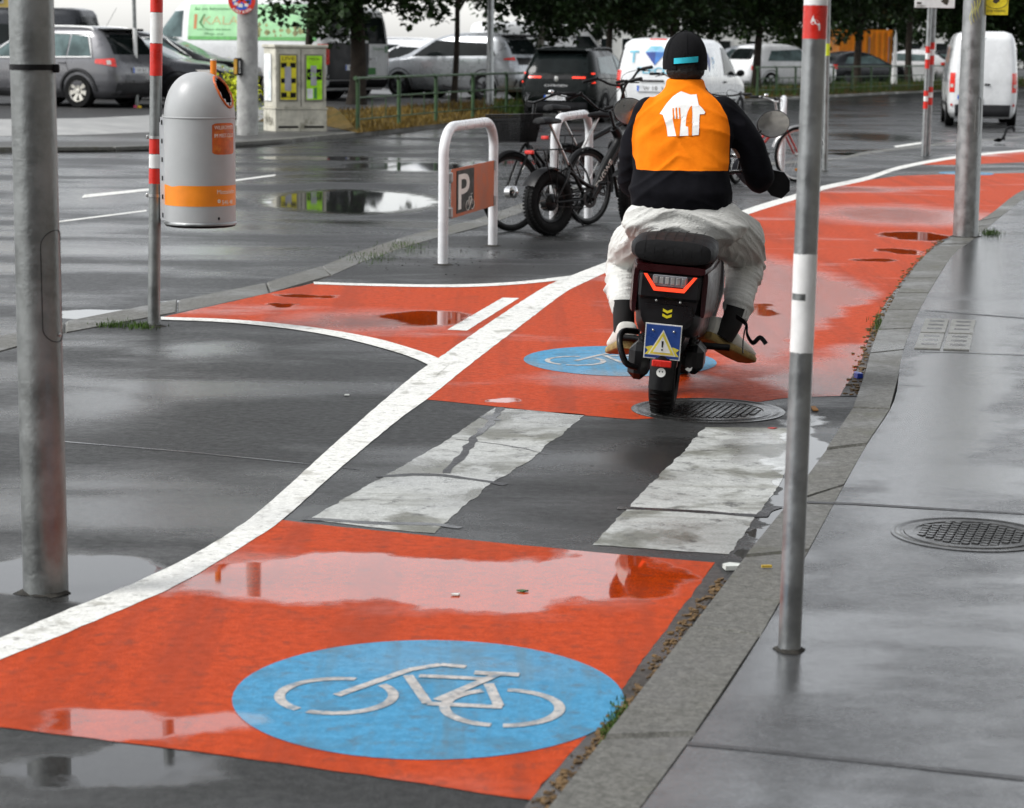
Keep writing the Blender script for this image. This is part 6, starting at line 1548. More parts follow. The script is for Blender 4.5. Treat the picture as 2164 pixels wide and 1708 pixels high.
for sg in (-1, 1): c.ringpatch('tail_lamp', sg * .40, sg * .92, .98, 1.08, m_tail, z1b=1.03, z0b=1.0); c.sidep('side_window', sg, [(-1.6, 1.10), (.95, 1.05), (.30, 1.47), (-1.42, 1.40)], m_glass)
c.rearp('rear_window', -.66, .66, 1.14, 1.50, m_glass, .12); c.rearp('tail_panel', -.6, .6, .88, 1.06, m_black, off=.012); c.rearp('rear_bumper', -.88, .88, .26, .52, m_clad, off=.014); c.plate(.74, 'W 9')
mb = MB(); mb.box((0, -1.78, 1.60), (1.16, .40, .06), bev=.02); mb.build('spoiler', m_black, c.o)
c = Car('panel_van', 'white van with raked windscreen facing right under the trees behind the black car', 'van', Vector((U(1195, 200, 70).x - .6, 72, PK)), math.radians(-70), VAN, 7, m_vanw, scale=.92)
c.wheels((-1.65, 1.75), .34, .22, m_darkall); c.frontp('windscreen', -.80, .80, 1.32, 2.05, m_glassl, .12)
for sg in (-1, 1): c.sidep('cab_window', sg, [(.75, 1.32), (1.75, 1.32), (1.30, 1.90), (.75, 1.92)], m_glass); c.ringpatch('head_lamp', PI - sg * .95, PI - sg * .6, .8, 1.0, m_clear)
c.mirror(1.55, 1.35, m_black)

# -- black SUV on the carriageway
rz = math.radians(-17)
c = Car('black_suv', 'black SUV with split red tail lamps driving away behind the parked bicycles', 'car', Vector((U(1178, 200, 50).x + .6, 50 + 2.0, RD)), rz, SUV, 8, m_card, 'vehicles on the road')
c.wheels((-1.28, 1.32), .345, .24, m_darkall)
c.rearp('rear_window', -.70, .70, 1.10, 1.52, m_glass, .14); c.rearp('tail_panel', -.84, .84, .96, 1.05, m_black, off=.010)
for sg in (-1, 1):
    c.rearp('tail_lamp', sg * .36, sg * .66, .985, 1.02, m_taillit, off=.02); c.ringpatch('tail_lamp', sg * .60, sg * .86, 1.075, 1.105, m_taillit, .02); c.ringpatch('tail_lamp', sg * .60, sg * .86, .88, .91, m_taillit, .02)
    c.sidep('side_window', sg, [(-1.6, 1.10), (-.1, 1.05), (-.1, 1.49), (-1.42, 1.44)], m_glassl); c.sidep('side_window', sg, [(0, 1.05), (1.0, 1.05), (.30, 1.49), (0, 1.5)], m_glassl)
mb = MB(); mb.lathe([(.055, .0), (.055, .012), (.001, .014)], 20, c.rear(0, .97, .012), Matrix.Rotation(PI / 2, 3, 'X') @ Matrix.Diagonal(Vector((.85, 1.1, 1))), True); mb.build('badge', m_chrome, c.o)
mb = MB(); text_on(mb, 'CITROEN', .06, lambda a, b_: c.rear(-.26 + a, .80 + b_, .014), width=.52); mb.build('lettering', m_steel, c.o)
c.plate(.56, 'SW 035', .52); c.rearp('rear_bumper', -.88, .88, .24, .46, m_clad, off=.014)
mb = MB(); mb.box((0, -1.72, 1.60), (1.2, .36, .05), bev=.02); mb.build('spoiler', m_card, c.o)
c.rails(-1.4, .3, 1.60, .62, m_blackm); c.mirror(.95, 1.05, m_card)

# -- white delivery van ahead of the rider
rz = math.radians(-20)
c = Car('delivery_van', 'white delivery van with blue diamond logo driving away in front of the rider', 'van', Vector((U(1383, 200, 47).x + .75, 47 + 2.1, RD)), rz, CADDY, 8, m_vanw, 'vehicles on the road', 1.04)
c.wheels((-1.30, 1.40), .32, .22, m_darkall)
m_cy = mat('cyan vinyl', (.16, .48, .62), .45); m_bl1 = mat('blue vinyl', (.04, .18, .52), .45); m_bl2 = mat('light blue vinyl', (.25, .50, .75), .45); m_bl3 = mat('navy vinyl', (.02, .06, .28), .45)
mb = MB(); text_on(mb, 'T', .33, lambda a, b_: c.rear(-.55 + a, 1.32 + b_, .012), bold=.005); text_on(mb, 'P', .33, lambda a, b_: c.rear(.35 + a, 1.32 + b_, .012), bold=.005); o = mb.build('logo_letters', m_cy, c.o); o['kind'] = 'stuff'
mb = MB(); text_on(mb, 'FLECO', .17, lambda a, b_: c.rear(-.36 + a, 1.10 + b_, .012), width=.72, bold=.004); mb.build('lettering', m_cy, c.o)
dia = [(0, 1.26), (-.22, 1.52), (-.12, 1.64), (.12, 1.64), (.22, 1.52)]
for (i, j, k), mm in zip(((0, 1, 5), (0, 5, 4), (1, 2, 5), (2, 3, 5), (3, 4, 5)), (m_bl3, m_bl1, m_bl2, m_cy, m_bl2)):
    P5 = dia + [(0, 1.53)]; mb = MB(); mb.add([c.rear(P5[q][0], P5[q][1], .013) for q in (i, j, k)], [(0, 1, 2)]); mb.build('diamond_facet', mm, c.o)
for sg in (-1, 1):
    c.ringpatch('tail_lamp', sg * .42, sg * .80, .80, 1.16, m_tail); c.ringpatch('pillar_trim', sg * .60, sg * .82, 1.18, 1.62, m_clad)
    c.sidep('side_panel', sg, [(-1.85, 1.06), (-.55, 1.05), (-.55, 1.62), (-1.75, 1.60)], m_cars); c.sidep('cab_window', sg, [(.0, 1.06), (1.05, 1.06), (.55, 1.60), (.0, 1.63)], m_glass)
    mb = MB(); mb.add([c.side(sg, y, z, .012) for y, z in ((-1.15, 1.12), (-1.30, 1.38), (-1.15, 1.54), (-1.0, 1.38))], [(0, 1, 2, 3)]); mb.build('side_diamond', m_bl3, c.o)
    mb = MB(); text_on(mb, 'T', .34, lambda a, b_: c.side(sg, -1.62 + a, 1.2 + b_, .012)); mb.build('side_letter', m_bl2, c.o); mb = MB(); text_on(mb, 'P', .34, lambda a, b_: c.side(sg, -.86 + a, 1.2 + b_, .012)); mb.build('side_letter', m_bl2, c.o)
    c.sidep('rub_strip', sg, [(-.9, .50), (.95, .50), (.95, .56), (-.9, .56)], m_clad); c.handle(sg, .0, .92, m_black)
c.plate(.80, 'W 18', .52, -.08); c.rearp('rear_bumper', -.86, .86, .24, .44, m_vanw, off=.03); c.rearp('handle_bar', -.30, .22, .93, .97, m_black, off=.03); c.mirror(.95, 1.05, m_black)
mb = MB(); mb.tube([c.rear(.18, .48, .012), c.rear(.18, 1.72, .012)], .006, 4); mb.build('door_gap', m_black, c.o)
mb = MB(); mb.box(c.rear(0, 1.76, .0) + Vector((0, .03, .02)), (.36, .06, .025), bev=.008); mb.build('brake_light', m_tail, c.o)

# -- big white van at the right edge
rz = math.radians(-9)
b = G(2075, 262, RD); c = Car('white_van', 'tall white van with red corner lamps standing at the right edge', 'van', Vector((U(2073, 260, 50).x + .42, 50 + 2.5, RD)), rz, VAN, 10, m_vanw, 'vehicles on the road', .90); c.o.scale = (.79, .9, .9)
c.wheels((-1.72, 1.75), .36, .24, m_darkall)
for sg in (-1, 1):
    c.ringpatch('tail_lamp', sg * .33, sg * .82, .86, 1.34, m_tail); c.ringpatch('tail_lamp_lens', sg * .42, sg * .70, .98, 1.06, m_clear, .016); c.ringpatch('reflector', sg * .45, sg * .62, .52, .58, m_reflr, .024)
    c.sidep('side_panel', sg, [(-2.4, 1.1), (.6, 1.1), (.6, 1.95), (-2.35, 1.95)], m_cars, .004); c.sidep('cab_window', sg, [(.9, 1.34), (1.75, 1.34), (1.35, 1.9), (.9, 1.92)], m_glass); c.sidep('rub_strip', sg, [(-1.2, .5), (1.2, .5), (1.2, .6), (-1.2, .6)], m_clad)
c.rearp('rear_bumper', -.95, .95, .26, .56, m_clad, off=.02); c.plate(.74, 'W 92', .5, -.46)
mb = MB(); mb.tube([c.rear(.02, .58, .01), c.rear(.02, 2.2, .01)], .007, 4); mb.build('door_gap', m_clad, c.o)
mb = MB(); mb.box(c.rear(.10, 1.06, .02), (.16, .03, .04), bev=.01); mb.build('door_handle', m_black, c.o)
mb = MB(); mb.box(c.rear(0, 2.27, .0) + Vector((0, .06, .02)), (.3, .08, .03), bev=.01); mb.build('brake_light', m_tail, c.o)

# -- distant cars to the right
for (xx, zz, rzd, sl_, pm_, lab, sc2) in ((1650, 92, -55, SUV, m_carw, 'distant white car facing left of the near banded post beyond the railing', 1.1), (1815, 104, -60, HATCH, m_cargr, 'distant dark car parked before the orange container', 1.1), (1905, 118, 70, HATCH, m_carw, 'distant white car right of the orange container', 1.2), (1975, 122, 70, HATCH, m_carb, 'distant dark car behind the twin sign posts', 1.2), (1560, 100, 80, SUV, m_cars, 'distant silver car beyond the delivery van', 1.1)):
    c = Car('parked_car', lab, 'car', Vector((U(xx, 200, zz).x, zz, .02)), math.radians(rzd), sl_, 6, pm_, scale=sc2)
    c.wheels((-1.3, 1.3), .33, .22, m_darkall)
    top = 1.48 if sl_ is SUV else 1.26; lo = 1.05 if sl_ is SUV else .93
    for sg in (-1, 1): c.sidep('side_window', sg, [(-1.45, lo), (.75, lo), (.25, top), (-1.2, top - .06)], m_glassl); c.ringpatch('tail_lamp', sg * .5, sg * .9, .72, .88, m_tail); c.ringpatch('head_lamp', PI - sg * .95, PI - sg * .6, .6, .74, m_clear)
    c.frontp('windscreen', -.62, .62, lo + .02, top + .03, m_glassl, .12); c.rearp('rear_window', -.62, .62, lo + .05, top + .02, m_glass, .12)

# ------------------------------------------------------------------ far side: parking, cabinet, railing, trees
vf = [G(545, 256, .03), G(690, 266, .03), G(757, 281, .03), G(921, 263, .03), G(1135, 242, .03), G(1600, 207, .03), G(2010, 189, .03), G(2300, 178, .03)]
vb = [Vector((p.x - .9, p.y + 7.0, .22)) for p in vf]; vb[0] = Vector((vf[0].x + .05, vf[0].y + 6.0, .22)); vb[1] = Vector((vf[1].x - .4, vf[1].y + 6.5, .22))
ledge = [G(-500, 258, .22), G(0, 252, .22), G(180, 250, .22), G(330, 243, .22), G(480, 236, .22)]
pk = sheet('parking_lot', ledge + vb + [Vector((120, 400, 0)), Vector((-150, 400, 0))], .22, m_ground, thick=.3)
ledge2 = ledge + [vb[0]]
lo_ = [G(-500, 292, .024), G(0, 288, .024), G(180, 285, .024), G(330, 279, .024), G(480, 270, .024), vf[0]]
mb = MB(); n = len(ledge2); mb.add([tuple(p) for p in ledge2] + [tuple(p) for p in lo_], [(i, n + i, n + i + 1, i + 1) for i in range(n - 1)]); tag(mb.build('parking_ramp', m_band), kind='structure')
# cabinet
m_cab = mat('stained concrete cabinet', (.52, .50, .42), .75, 0, .3, .2, 4, .3, 30, dirt=(3.0, (.20, .19, .14), .52, .8))
cc = G(582, 278, .02); CB = thing('electric_cabinet', 'weathered concrete electric cabinet covered with posters across the road', 'cabinet', cc, math.radians(24))
def cbx(name, x0, x1, y0, y1, z0, z1, m, par=CB, bev=.0):
    mb = MB(); mb.box(((x0 + x1) / 2, (y0 + y1) / 2, (z0 + z1) / 2), (x1 - x0, y1 - y0, z1 - z0), bev=bev); return mb.build(name, m, par)
cbx('plinth', .0, 1.0, 0, .72, -.05, .40, m_cab, bev=.01); cbx('ledge', -.015, 1.015, -.015, .735, .40, .43, m_cab, bev=.006); cbx('housing', .01, .99, .01, .71, .43, 1.52, m_cab, bev=.012); cbx('cap', -.02, 1.02, -.02, .74, 1.52, 1.58, m_cab, bev=.012)
cbx('door_gap', .495, .505, .004, .02, .45, 1.50, m_black); cbx('vent_slot', .06, .44, -.004, .02, .06, .10, m_black); cbx('vent_slot', .56, .94, -.004, .02, .06, .10, m_black)
m_py = mat('yellow poster', (.68, .60, .02), .6, dirt=(30, (.30, .28, .02), .62, .5)); m_pg = mat('lime poster', (.38, .78, .01), .6); m_pw = mat('white poster', (.72, .74, .74), .6, dirt=(18, (.40, .45, .48), .6, .6)); m_pgr = mat('grey paper', (.36, .36, .40), .7); m_frm = mat('poster frame', (.20, .19, .15), .6); m_teal = mat('pale teal print', (.30, .55, .58), .6)
def poster(x0, x1, z0, z1, m, name='poster'):
    f = cbx('poster_frame', x0 - .03, x1 + .03, -.012, .012, z0 - .03, z1 + .03, m_frm); p = cbx(name, x0, x1, -.016, -.010, z0, z1, m, f); return f
f = poster(.10, .40, .58, 1.38, m_py)
for k, z in enumerate((1.20, .92, .66)): 
    for x in (.11, .285): cbx('black_block', x, x + .105, -.019, -.015, z - .04, z + .05, m_black, f)
for z, tx in ((1.30, 'LIVE'), (.60, 'FR 19 UHR')):
    mb = MB(); text_on(mb, tx, .08, lambda a, b_: Vector((.13 + a, -.0185, z + b_)), width=.24); mb.build('poster_text', m_dprint, f)
cbx('paper_strip', .18, .30, -.024, -.020, .74, 1.18, m_pgr, f)
f = poster(.60, .90, .58, 1.38, m_pg)
cbx('black_block', .61, .89, -.019, -.015, .94, 1.14, m_black, f); cbx('paper_strip', .68, .79, -.024, -.020, .84, 1.20, m_pgr, f); cbx('white_block', .61, .72, -.019, -.015, .60, .78, m_pw, f); cbx('green_block', .74, .80, -.019, -.015, .60, .80, m_dgr, f)
mb = MB(); text_on(mb, 'MO 21', .06, lambda a, b_: Vector((.66 + a, -.0185, 1.30 + b_)), width=.18); mb.build('poster_text', m_dprint, f)
mb = MB(); text_on(mb, 'OK', .11, lambda a, b_: Vector((.62 + a, -.0255, 1.0 + b_)), width=.26); mb.build('poster_text', m_pg, f)
mb = MB(); mb.box((-.006, .42, .98), (.012, .40, .86)); f = mb.build('side_poster', m_pw, CB)
mb = MB(); text_on(mb, 'Kulturfüa', .09, lambda a, b_: Vector((-.014, .32 + b_ * -1, .62 + a)), width=.5); mb.build('poster_text', m_teal, f)
mb = MB(); text_on(mb, 'WPA', .22, lambda a, b_: Vector((-.0175 if False else -.003, .60 - a, .10 + b_)), width=.5); mb.build('graffiti', m_dprint, CB)

# railing along the far kerb
m_rail = mat('green railing paint', (.035, .075, .03), .5, 0, .4, .3, 5, .1, dirt=(6, (.08, .07, .05), .6, .6))
def fpt(pxx, pyy): return G(pxx, pyy, .02)
def railing(pts, label, lh=.98):
    base = pts[0]; o = thing('railing', label, 'railing', base, 0, 'green railings')
    for i, p in enumerate(pts):
        q = p - base; nx = (pts[min(i + 1, len(pts) - 1)] - pts[max(i - 1, 0)]).normalized()
        mb = MB(); mb.tube(smoothline([q + Vector((0, 0, -.05)), q + Vector((0, 0, lh - .12)), q - nx * .05 + Vector((0, 0, lh - .02)), q - nx * .16 + Vector((0, 0, lh))], 4), .040, 10); mb.build('post', m_rail, o, True)
        if i < len(pts) - 1:
            a, b_ = q, pts[i + 1] - base
            for hh, r, nm in ((lh, .026, 'top_rail'), (.62, .018, 'middle_rail'), (.22, .014, 'lower_rail')):
                mb = MB(); mb.tube([a + Vector((0, 0, hh)), b_ + Vector((0, 0, hh))], r, 8); mb.build(nm, m_rail, o, True)
            for k in range(1, 3):
                c_ = a.lerp(b_, k / 3); mb = MB(); mb.tube([c_ + Vector((0, 0, .22)), c_ + Vector((0, 0, .62))], .010, 6); mb.build('bar', m_rail, o, True)
    return o
railing([fpt(756, 278), fpt(843, 268.5), fpt(921, 260), fpt(999, 252.5), fpt(1070, 245.5), fpt(1135, 239.5)], 'green tubular railing between the cabinet and the black SUV')
R2 = []
for i in range(11):
    f_ = i / 10; p = G(1600 + 400 * f_, 205 - 17 * f_, .02); R2.append(p)
railing(R2, 'far green railing along the verge beyond the delivery van', 1.0)
# verge
mb = MB(); n = len(vf); mb.add([tuple(p) for p in vf] + [tuple(p + Vector((0, 0, .002))) for p in vb], [(i, i + 1, n + i + 1, n + i) for i in range(n - 1)]); tag(mb.build('verge', m_soil), kind='structure')
verge = vf[1:]; back = vb[2:]
m_blade = mat('dry grass blades', (.13, .085, .018), .8, 0, .2, .5, 3); m_blade2 = mat('green grass blades', (.045, .085, .015), .7, 0, .2, .5, 3)
def grass(name, spots, m, label, hmin, hmax, wd):
    mb = MB()
    for p in spots:
        h = rnd.uniform(hmin, hmax); a = rnd.uniform(0, 2 * PI); l = rnd.uniform(.1, .6) * h; dx, dy = math.cos(a), math.sin(a)
        q = Vector(p); s_ = Vector((-dy, dx, 0)) * wd
        mb.add([q - s_, q + s_, q + Vector((dx * l * .4, dy * l * .4, h * .6)) + s_ * .6, q + Vector((dx * l * .4, dy * l * .4, h * .6)) - s_ * .6, q + Vector((dx * l, dy * l, h))], [(0, 1, 2, 3), (3, 2, 4)])
    o = mb.build(name, m); tag(o, label, 'grass', None, 'stuff'); return o
sp = []; sp2 = []
for k in range(9000):
    i = rnd.randrange(1, len(verge) - 1); u, v = rnd.random(), rnd.random()
    a = verge[i].lerp(verge[i + 1], u); b_ = back[i - 1].lerp(back[i], u); p = a.lerp(b_, v ** 1.3)
    q_ = noise.noise(Vector((p.x * .25, p.y * .12, 3)))
    (sp2 if (q_ > .12 or i >= 4) and rnd.random() < .8 else sp).append(p)
grass('dry_grass', sp, m_blade, 'dry yellow grass on the verge behind the railing', .03, .12, .012)
grass('verge_grass', sp2, m_blade2, 'green grass and weeds on the verge behind the railing', .08, .38, .014)

# trees
m_bark = mat('dark bark', (.035, .028, .022), .9, 0, .2, .4, 6, .8, 25); m_barkl = mat('pale bark', (.22, .21, .18), .85, 0, .2, .35, 5, .5, 25)
def leafmat(name, col):
    m, t, b = base_mat(name); oi = nnew(t, 'ShaderNodeTexCoord'); n1 = noisen(t, oi.outputs['Object'], 1.6, 3); n2 = noisen(t, oi.outputs['Object'], 18.0, 1)
    c = mixc(t, mapr(t, n1, .35, .65), tuple(x * .55 for x in col), tuple(x * 1.9 for x in col)); c = mixc(t, mapr(t, n2, .5, .75, 0, .5), c, (col[0] * 1.8, col[1] * 1.5, col[2]))
    t.links.new(c, b.inputs['Base Color']); b.inputs['Roughness'].default_value = .55; b.inputs['Specular IOR Level'].default_value = .25; return m
m_leaf = leafmat('maple leaves', (.014, .030, .008)); m_leaf2 = leafmat('lighter leaves', (.032, .062, .014))
def crown_mesh(seed, rx, ry, rz_, ncl, per, size):
    R = random.Random(seed); mb = MB(); cl = []
    while len(cl) < ncl:
        x, y, z = R.uniform(-1, 1), R.uniform(-1, 1), R.uniform(-1, 1); d = math.sqrt(x * x + y * y + z * z)
        if d > 1 or d < .25: continue
        lump = .86 + .28 * noise.noise(Vector((x * 2.2 + seed, y * 2.2, z * 2.2)))
        if d > lump: continue
        cl.append(Vector((x * rx, y * ry, z * rz_)))
    for c in cl:
        rad = R.uniform(.28, .55); tilt = R.uniform(.2, .9)
        for k in range(per):
            v = Vector((R.gauss(0, 1), R.gauss(0, 1), R.gauss(0, .75))).normalized() * rad * R.random() ** .45
            p = c + v; p.z -= .25 * (v.x ** 2 + v.y ** 2) * tilt
            s_ = size * R.uniform(.6, 1.25); a = R.uniform(0, 2 * PI); el = R.uniform(-1.1, .35)
            d = Vector((math.cos(a) * math.cos(el), math.sin(a) * math.cos(el), math.sin(el))); n = Vector((R.gauss(0, .5), R.gauss(0, .5), 1)).normalized(); w_ = d.cross(n).normalized()
            up = w_.cross(d) * s_ * .12
            mb.add([p, p + d * s_ * .45 + w_ * s_ * .40 + up, p + d * s_ * 1.05, p + d * s_ * .45 - w_ * s_ * .40 + up], [(0, 1, 2), (0, 2, 3)])
    return mb, cl
CR = []
for sd, dim in ((1, (3.1, 3.0, 3.3)), (2, (3.4, 3.1, 3.0)), (3, (2.9, 3.2, 3.6))):
    mb, cl = crown_mesh(sd, *dim, 460, 40, .19); o = mb.build('crown', m_leaf); CR.append((o.data, cl)); bpy.data.objects.remove(o)
def tree(pos, h, rtr, ci, label, lean=0.0, bark=None, sc=1.0, rz=0.0, lm=None):
    o = thing('tree', label, 'tree', pos, rz, 'street trees')
    mb = MB(); pts = [Vector((lean * z * .1 + .06 * math.sin(z * 1.3), .05 * math.cos(z), z)) for z in [i * h / 8 for i in range(9)]]
    mb.tube(pts, [rtr * (1.25 if i == 0 else 1 - .07 * i) for i in range(9)], 12); tk = mb.build('trunk', bark or m_bark, o, True)
    me, cl = CR[ci]
    top = pts[5]
    for k in range(9):
        c = cl[k * 31 % len(cl)] * .75 * sc + Vector((pts[-1].x, 0, h)); st = pts[4 + k % 4]
        mb = MB(); mb.tube(smoothline([st, st.lerp(c, .5) + Vector((0, 0, .3)), c], 4), [rtr * .42 * (1 - i / 10) for i in range(9)], 7); mb.build('branch', bark or m_bark, tk, True)
    if lm: me = me.copy(); me.materials[0] = lm
    c = bpy.data.objects.new('crown', me); COL.objects.link(c); c.parent = o; c.location = (pts[-1].x, 0, h); c.scale = (sc,) * 3; c.rotation_euler = (0, 0, rz * 1.7)
    return o
def TB(pxx, Y): return Vector((U(pxx, 200, Y).x, Y, .10 if Y < 62 else .2))
tree(TB(752, 53), 4.65, .215, 0, 'thick dark street tree standing left of the green railing', 0, sc=1.0)
tree(TB(962, 57), 4.65, .085, 1, 'slim street tree in front of the white SUV tail', .05, sc=.72, rz=1.0)
tree(TB(1143, 62), 4.85, .095, 2, 'slim street tree with pale trunk behind the black SUV', 0, m_barkl, 1.0, 2.0)
tree(TB(1289, 66), 5.05, .11, 0, 'dark street tree between the black SUV and the delivery van', 0, None, 1.05, 3.1)
tree(TB(1350, 80), 5.35, .27, 1, 'stout pale trunked tree behind the delivery van roof', 0, m_barkl, 1.15, .5)
tree(TB(1420, 72), 5.05, .10, 2, 'thin dark tree just left of the cap of the rider', 0, None, 1.0, 4.0)
tree(TB(1600, 84), 5.15, .17, 1, 'tree at the front corner of the delivery van', 0, None, 1.15, 1.7)
tree(TB(1708, 90), 6.2, .15, 0, 'tree hidden behind the near banded post top', 0, None, 1.2, .9)
tree(TB(1812, 96), 6.6, .17, 2, 'dark tree in front of the orange container', 0, None, 1.3, 2.4)
tree(TB(1918, 104), 6.8, .17, 1, 'tree left of the twin sign posts', 0, None, 1.3, 3.6)
tree(TB(2010, 110), 5.75, .18, 0, 'tree behind the tall white van and twin posts', 0, None, 1.35, 5.0)
tree(TB(2120, 112), 5.75, .18, 2, 'tree above the roof of the tall white van', 0, None, 1.4, .3)
tree(TB(655, 54.5), 5.35, .10, 1, 'slim tree behind the cabinet whose foliage hangs over the banner van', 0, None, .80, 2.2)
tree(TB(1215, 96), 5.75, .16, 2, 'background tree above the white van cab', 0, None, 1.3, 4.4)
tree(TB(1500, 112), 5.95, .17, 1, 'background tree far behind the delivery van', 0, None, 1.4, 2.9)
tree(TB(1660, 120), 5.95, .17, 2, 'background tree far behind the distant white car', 0, m_barkl, 1.4, 1.1, m_leaf2)
tree(TB(1860, 135), 6.25, .18, 0, 'background tree far behind the orange container', 0, None, 1.6, .7)
tree(TB(2060, 140), 6.25, .18, 1, 'background tree far right beyond the twin posts', 0, None, 1.6, 4.9)

# pale lamp post in the verge and thin posts
b = TB(1035, 56); t = thing('lamp_post', 'pale grey lamp post standing in the verge behind the railing', 'pole', b, 0, 'grey posts')
mb = MB(); mb.lathe([(.10, -.05), (.10, .9), (.085, 1.0), (.075, 4.0), (.06, 9.0)], 20); mb.build('shaft', m_galv, t, 40)
mb = MB(); mb.tube([(0, 0, 9), (.3, -.2, 9.4), (1.0, -.6, 9.5)], .04, 8); mb.build('arm', m_galv, t, True); mb = MB(); mb.box((1.2, -.7, 9.48), (.6, .25, .1), bev=.03); mb.build('lamp_head', m_galv2, t)
b = G(290, 240, .1); t = thing('thin_post', 'thin white and grey post with flowers tied at its foot', 'pole', b, 0, 'grey posts', rot=pole_tilt(b, 283, 5))
mb = MB(); mb.lathe([(.042, -.1), (.042, 3.0)], 14); mb.build('shaft', m_galv2, t, 40)
for lo2, hi2 in ((120, 60), (205, 145)):
    mb = MB(); ring_tape(mb, U(287, lo2 if lo2 < 200 else 148, b.y).z - b.z, U(287, hi2 if lo2 < 200 else 118, b.y).z - b.z, .0435, 14); mb.build('white_sleeve', m_tapew, t, 40)
for k, cc_ in enumerate(((.55, .06, .15), (.75, .50, .02), (.03, .03, .03))):
    mb = MB(); mb.ell((-.03 + .09 * (k == 1), -.05, .12 - .12 * (k == 2)), (.05, .05, .06), 10, 7); mb.build('flower', mat('flower %d' % k, cc_, .7), t, True)
# street lamp far left
b = Vector((U(445, 50, 120).x, 120, 0)); t = thing('street_lamp', 'dark far street lamp seen above the graphite SUV', 'street lamp', b, 0)
z1 = U(445, 5, 120).z; mb = MB(); mb.lathe([(.12, 0), (.10, z1 + 1)], 12); mb.build('shaft', m_black, t, 40)
mb = MB(); mb.tube([(0, 0, z1 - .3), (-.35, 0, z1 - .1)], .04, 8); mb.ell((-.6, 0, z1 - .05), (.38, .2, .14), 14, 8); mb.build('lamp_head', m_cargr, t, True)
# yellow bush by the mast
mb, cl = crown_mesh(9, .34, .3, .42, 40, 26, .07); t = thing('shrub', 'yellow green shrub between the concrete mast and the litter bin', 'shrub', G(486, 262, .05) + Vector((0, 1.0, 0)), 0)
o = mb.build('foliage', leafmat('yellow leaves', (.38, .42, .02)), t); o.location = (0, 0, .62)
mb = MB(); mb.tube([(0, 0, 0), (.02, 0, .5)], .03, 8); mb.build('stem', m_bark, t, True)
# orange container and small site things
m_or = mat('orange container paint', (.92, .30, .015), .5, 0, .4, .12, 2); b = Vector((U(1826, 200, 112).x, 112, .02)); t = thing('container', 'bright orange site container under the far trees', 'container', b, math.radians(6))
mb = MB(); mb.box((0, 1.2, 1.35), (2.7, 2.4, 2.6)); mb.build('shell', m_or, t)
for k in range(9): mb = MB(); mb.box((-1.2 + .3 * k, -.02, 1.35), (.12, .05, 2.4)); mb.build('rib', m_or, t)
for x in (.15, 1.15): mb = MB(); mb.box((x, -.07, 1.2), (.04, .05, 2.2)); mb.build('door_rod', m_galv, t)
b = Vector((U(1925, 200, 108).x, 108, .02)); t = thing('site_board', 'white site board standing right of the orange container', 'board', b, 0)
mb = MB(); mb.box((0, 0, .55), (2.2, .05, .9), bev=.01); mb.build('panel', m_tapew, t)
for x in (-.9, .9): mb = MB(); mb.box((x, .05, .5), (.06, .06, 1.2)); mb.build('leg', m_galv, t)
b = Vector((U(1888, 200, 100).x, 100, .02)); t = thing('white_post', 'short white marker post beside the orange container', 'post', b, 0); mb = MB(); mb.lathe([(.16, 0), (.10, 1.0), (.06, 2.2), (.01, 2.5)], 14); mb.build('shaft', m_tapew, t, 40)
# far buildings behind the trees
m_fac = mat('pale facade', (.55, .55, .52), .8, 0, .3, .08, .5); m_fac2 = mat('ochre facade', (.50, .36, .10), .8, 0, .3, .08, .5)
def building(pxa, pxb, Y, H, m, label, nw, nf, z=0):
    a, b_ = U(pxa, 200, Y).x, U(pxb, 200, Y).x; t = thing('building', label, 'building', ((a + b_) / 2, Y, 0), 0); W_ = b_ - a
    mb = MB(); mb.box((0, 6, H / 2), (W_, 12, H)); mb.build('wall', m, t); mb = MB(); mb.box((0, 6, H + .2), (W_ + .6, 12.6, .4), bev=.05); mb.build('roof', m_clad, t)
    for i in range(nw):
        for j in range(nf):
            mb = MB(); x = -W_ / 2 + W_ * (i + .5) / nw; zz = 1.7 + 3.2 * j; mb.box((x, -.02, zz), (W_ / nw * .5, .08, 1.6)); w_ = mb.build('window', m_tapew, t); mb = MB(); mb.box((x, -.065, zz), (W_ / nw * .44, .03, 1.46)); mb.build('pane', m_glass, w_)
building(1120, 1480, 190, 7.5, m_fac, 'pale far building glimpsed under the trees behind the white van', 8, 2)
building(1500, 2300, 210, 8, m_fac, 'long pale far building behind the right hand trees', 14, 2)
building(-260, 26, 150, 12, m_fac2, 'ochre far building at the upper left corner', 5, 3)

# ------------------------------------------------------------------ small things on the ground
def litter(name, label, cat, pos, poly, m, rz=0.0, th=.002, curl=.0):
    mb = MB(); n = len(poly)
    mb.add([(x, y, th + curl * (x * x + y * y) / (.03 ** 2)) for x, y in poly] + [(x, y, .0005) for x, y in poly], [tuple(range(n))] + [(i, n + i, n + (i + 1) % n, (i + 1) % n) for i in range(n)])
    o = mb.build(name, m); o.location = pos; o.rotation_euler = (0, 0, rz); return tag(o, label, cat, 'litter on the ground')
bl_ = mat('blue foil', (.02, .05, .35), .3); br_ = mat('brown card', (.36, .17, .05), .8); lf_ = mat('yellow leaf', (.50, .34, .04), .6); wl_ = mat('pale scrap', (.62, .64, .60), .6); lg_ = mat('green leaf', (.05, .12, .04), .6); rd_ = mat('red scrap', (.5, .03, .02), .5)
litter('foil_scrap', 'crumpled blue foil scrap in the gutter beside the pavement kerb', 'litter', G(1814, 800) + Vector((0, 0, .004)), [(-.02, -.03), (.015, -.02), (.022, .02), (-.005, .04), (-.02, .01)], bl_, .3, .02, .004)
litter('card_scrap', 'brown card scrap lying right of the near banded post', 'litter', G(1721, 866) + Vector((0, 0, .002)), [(-.012, -.05), (.012, -.05), (.012, .06), (-.012, .06)], br_, .0, .006)
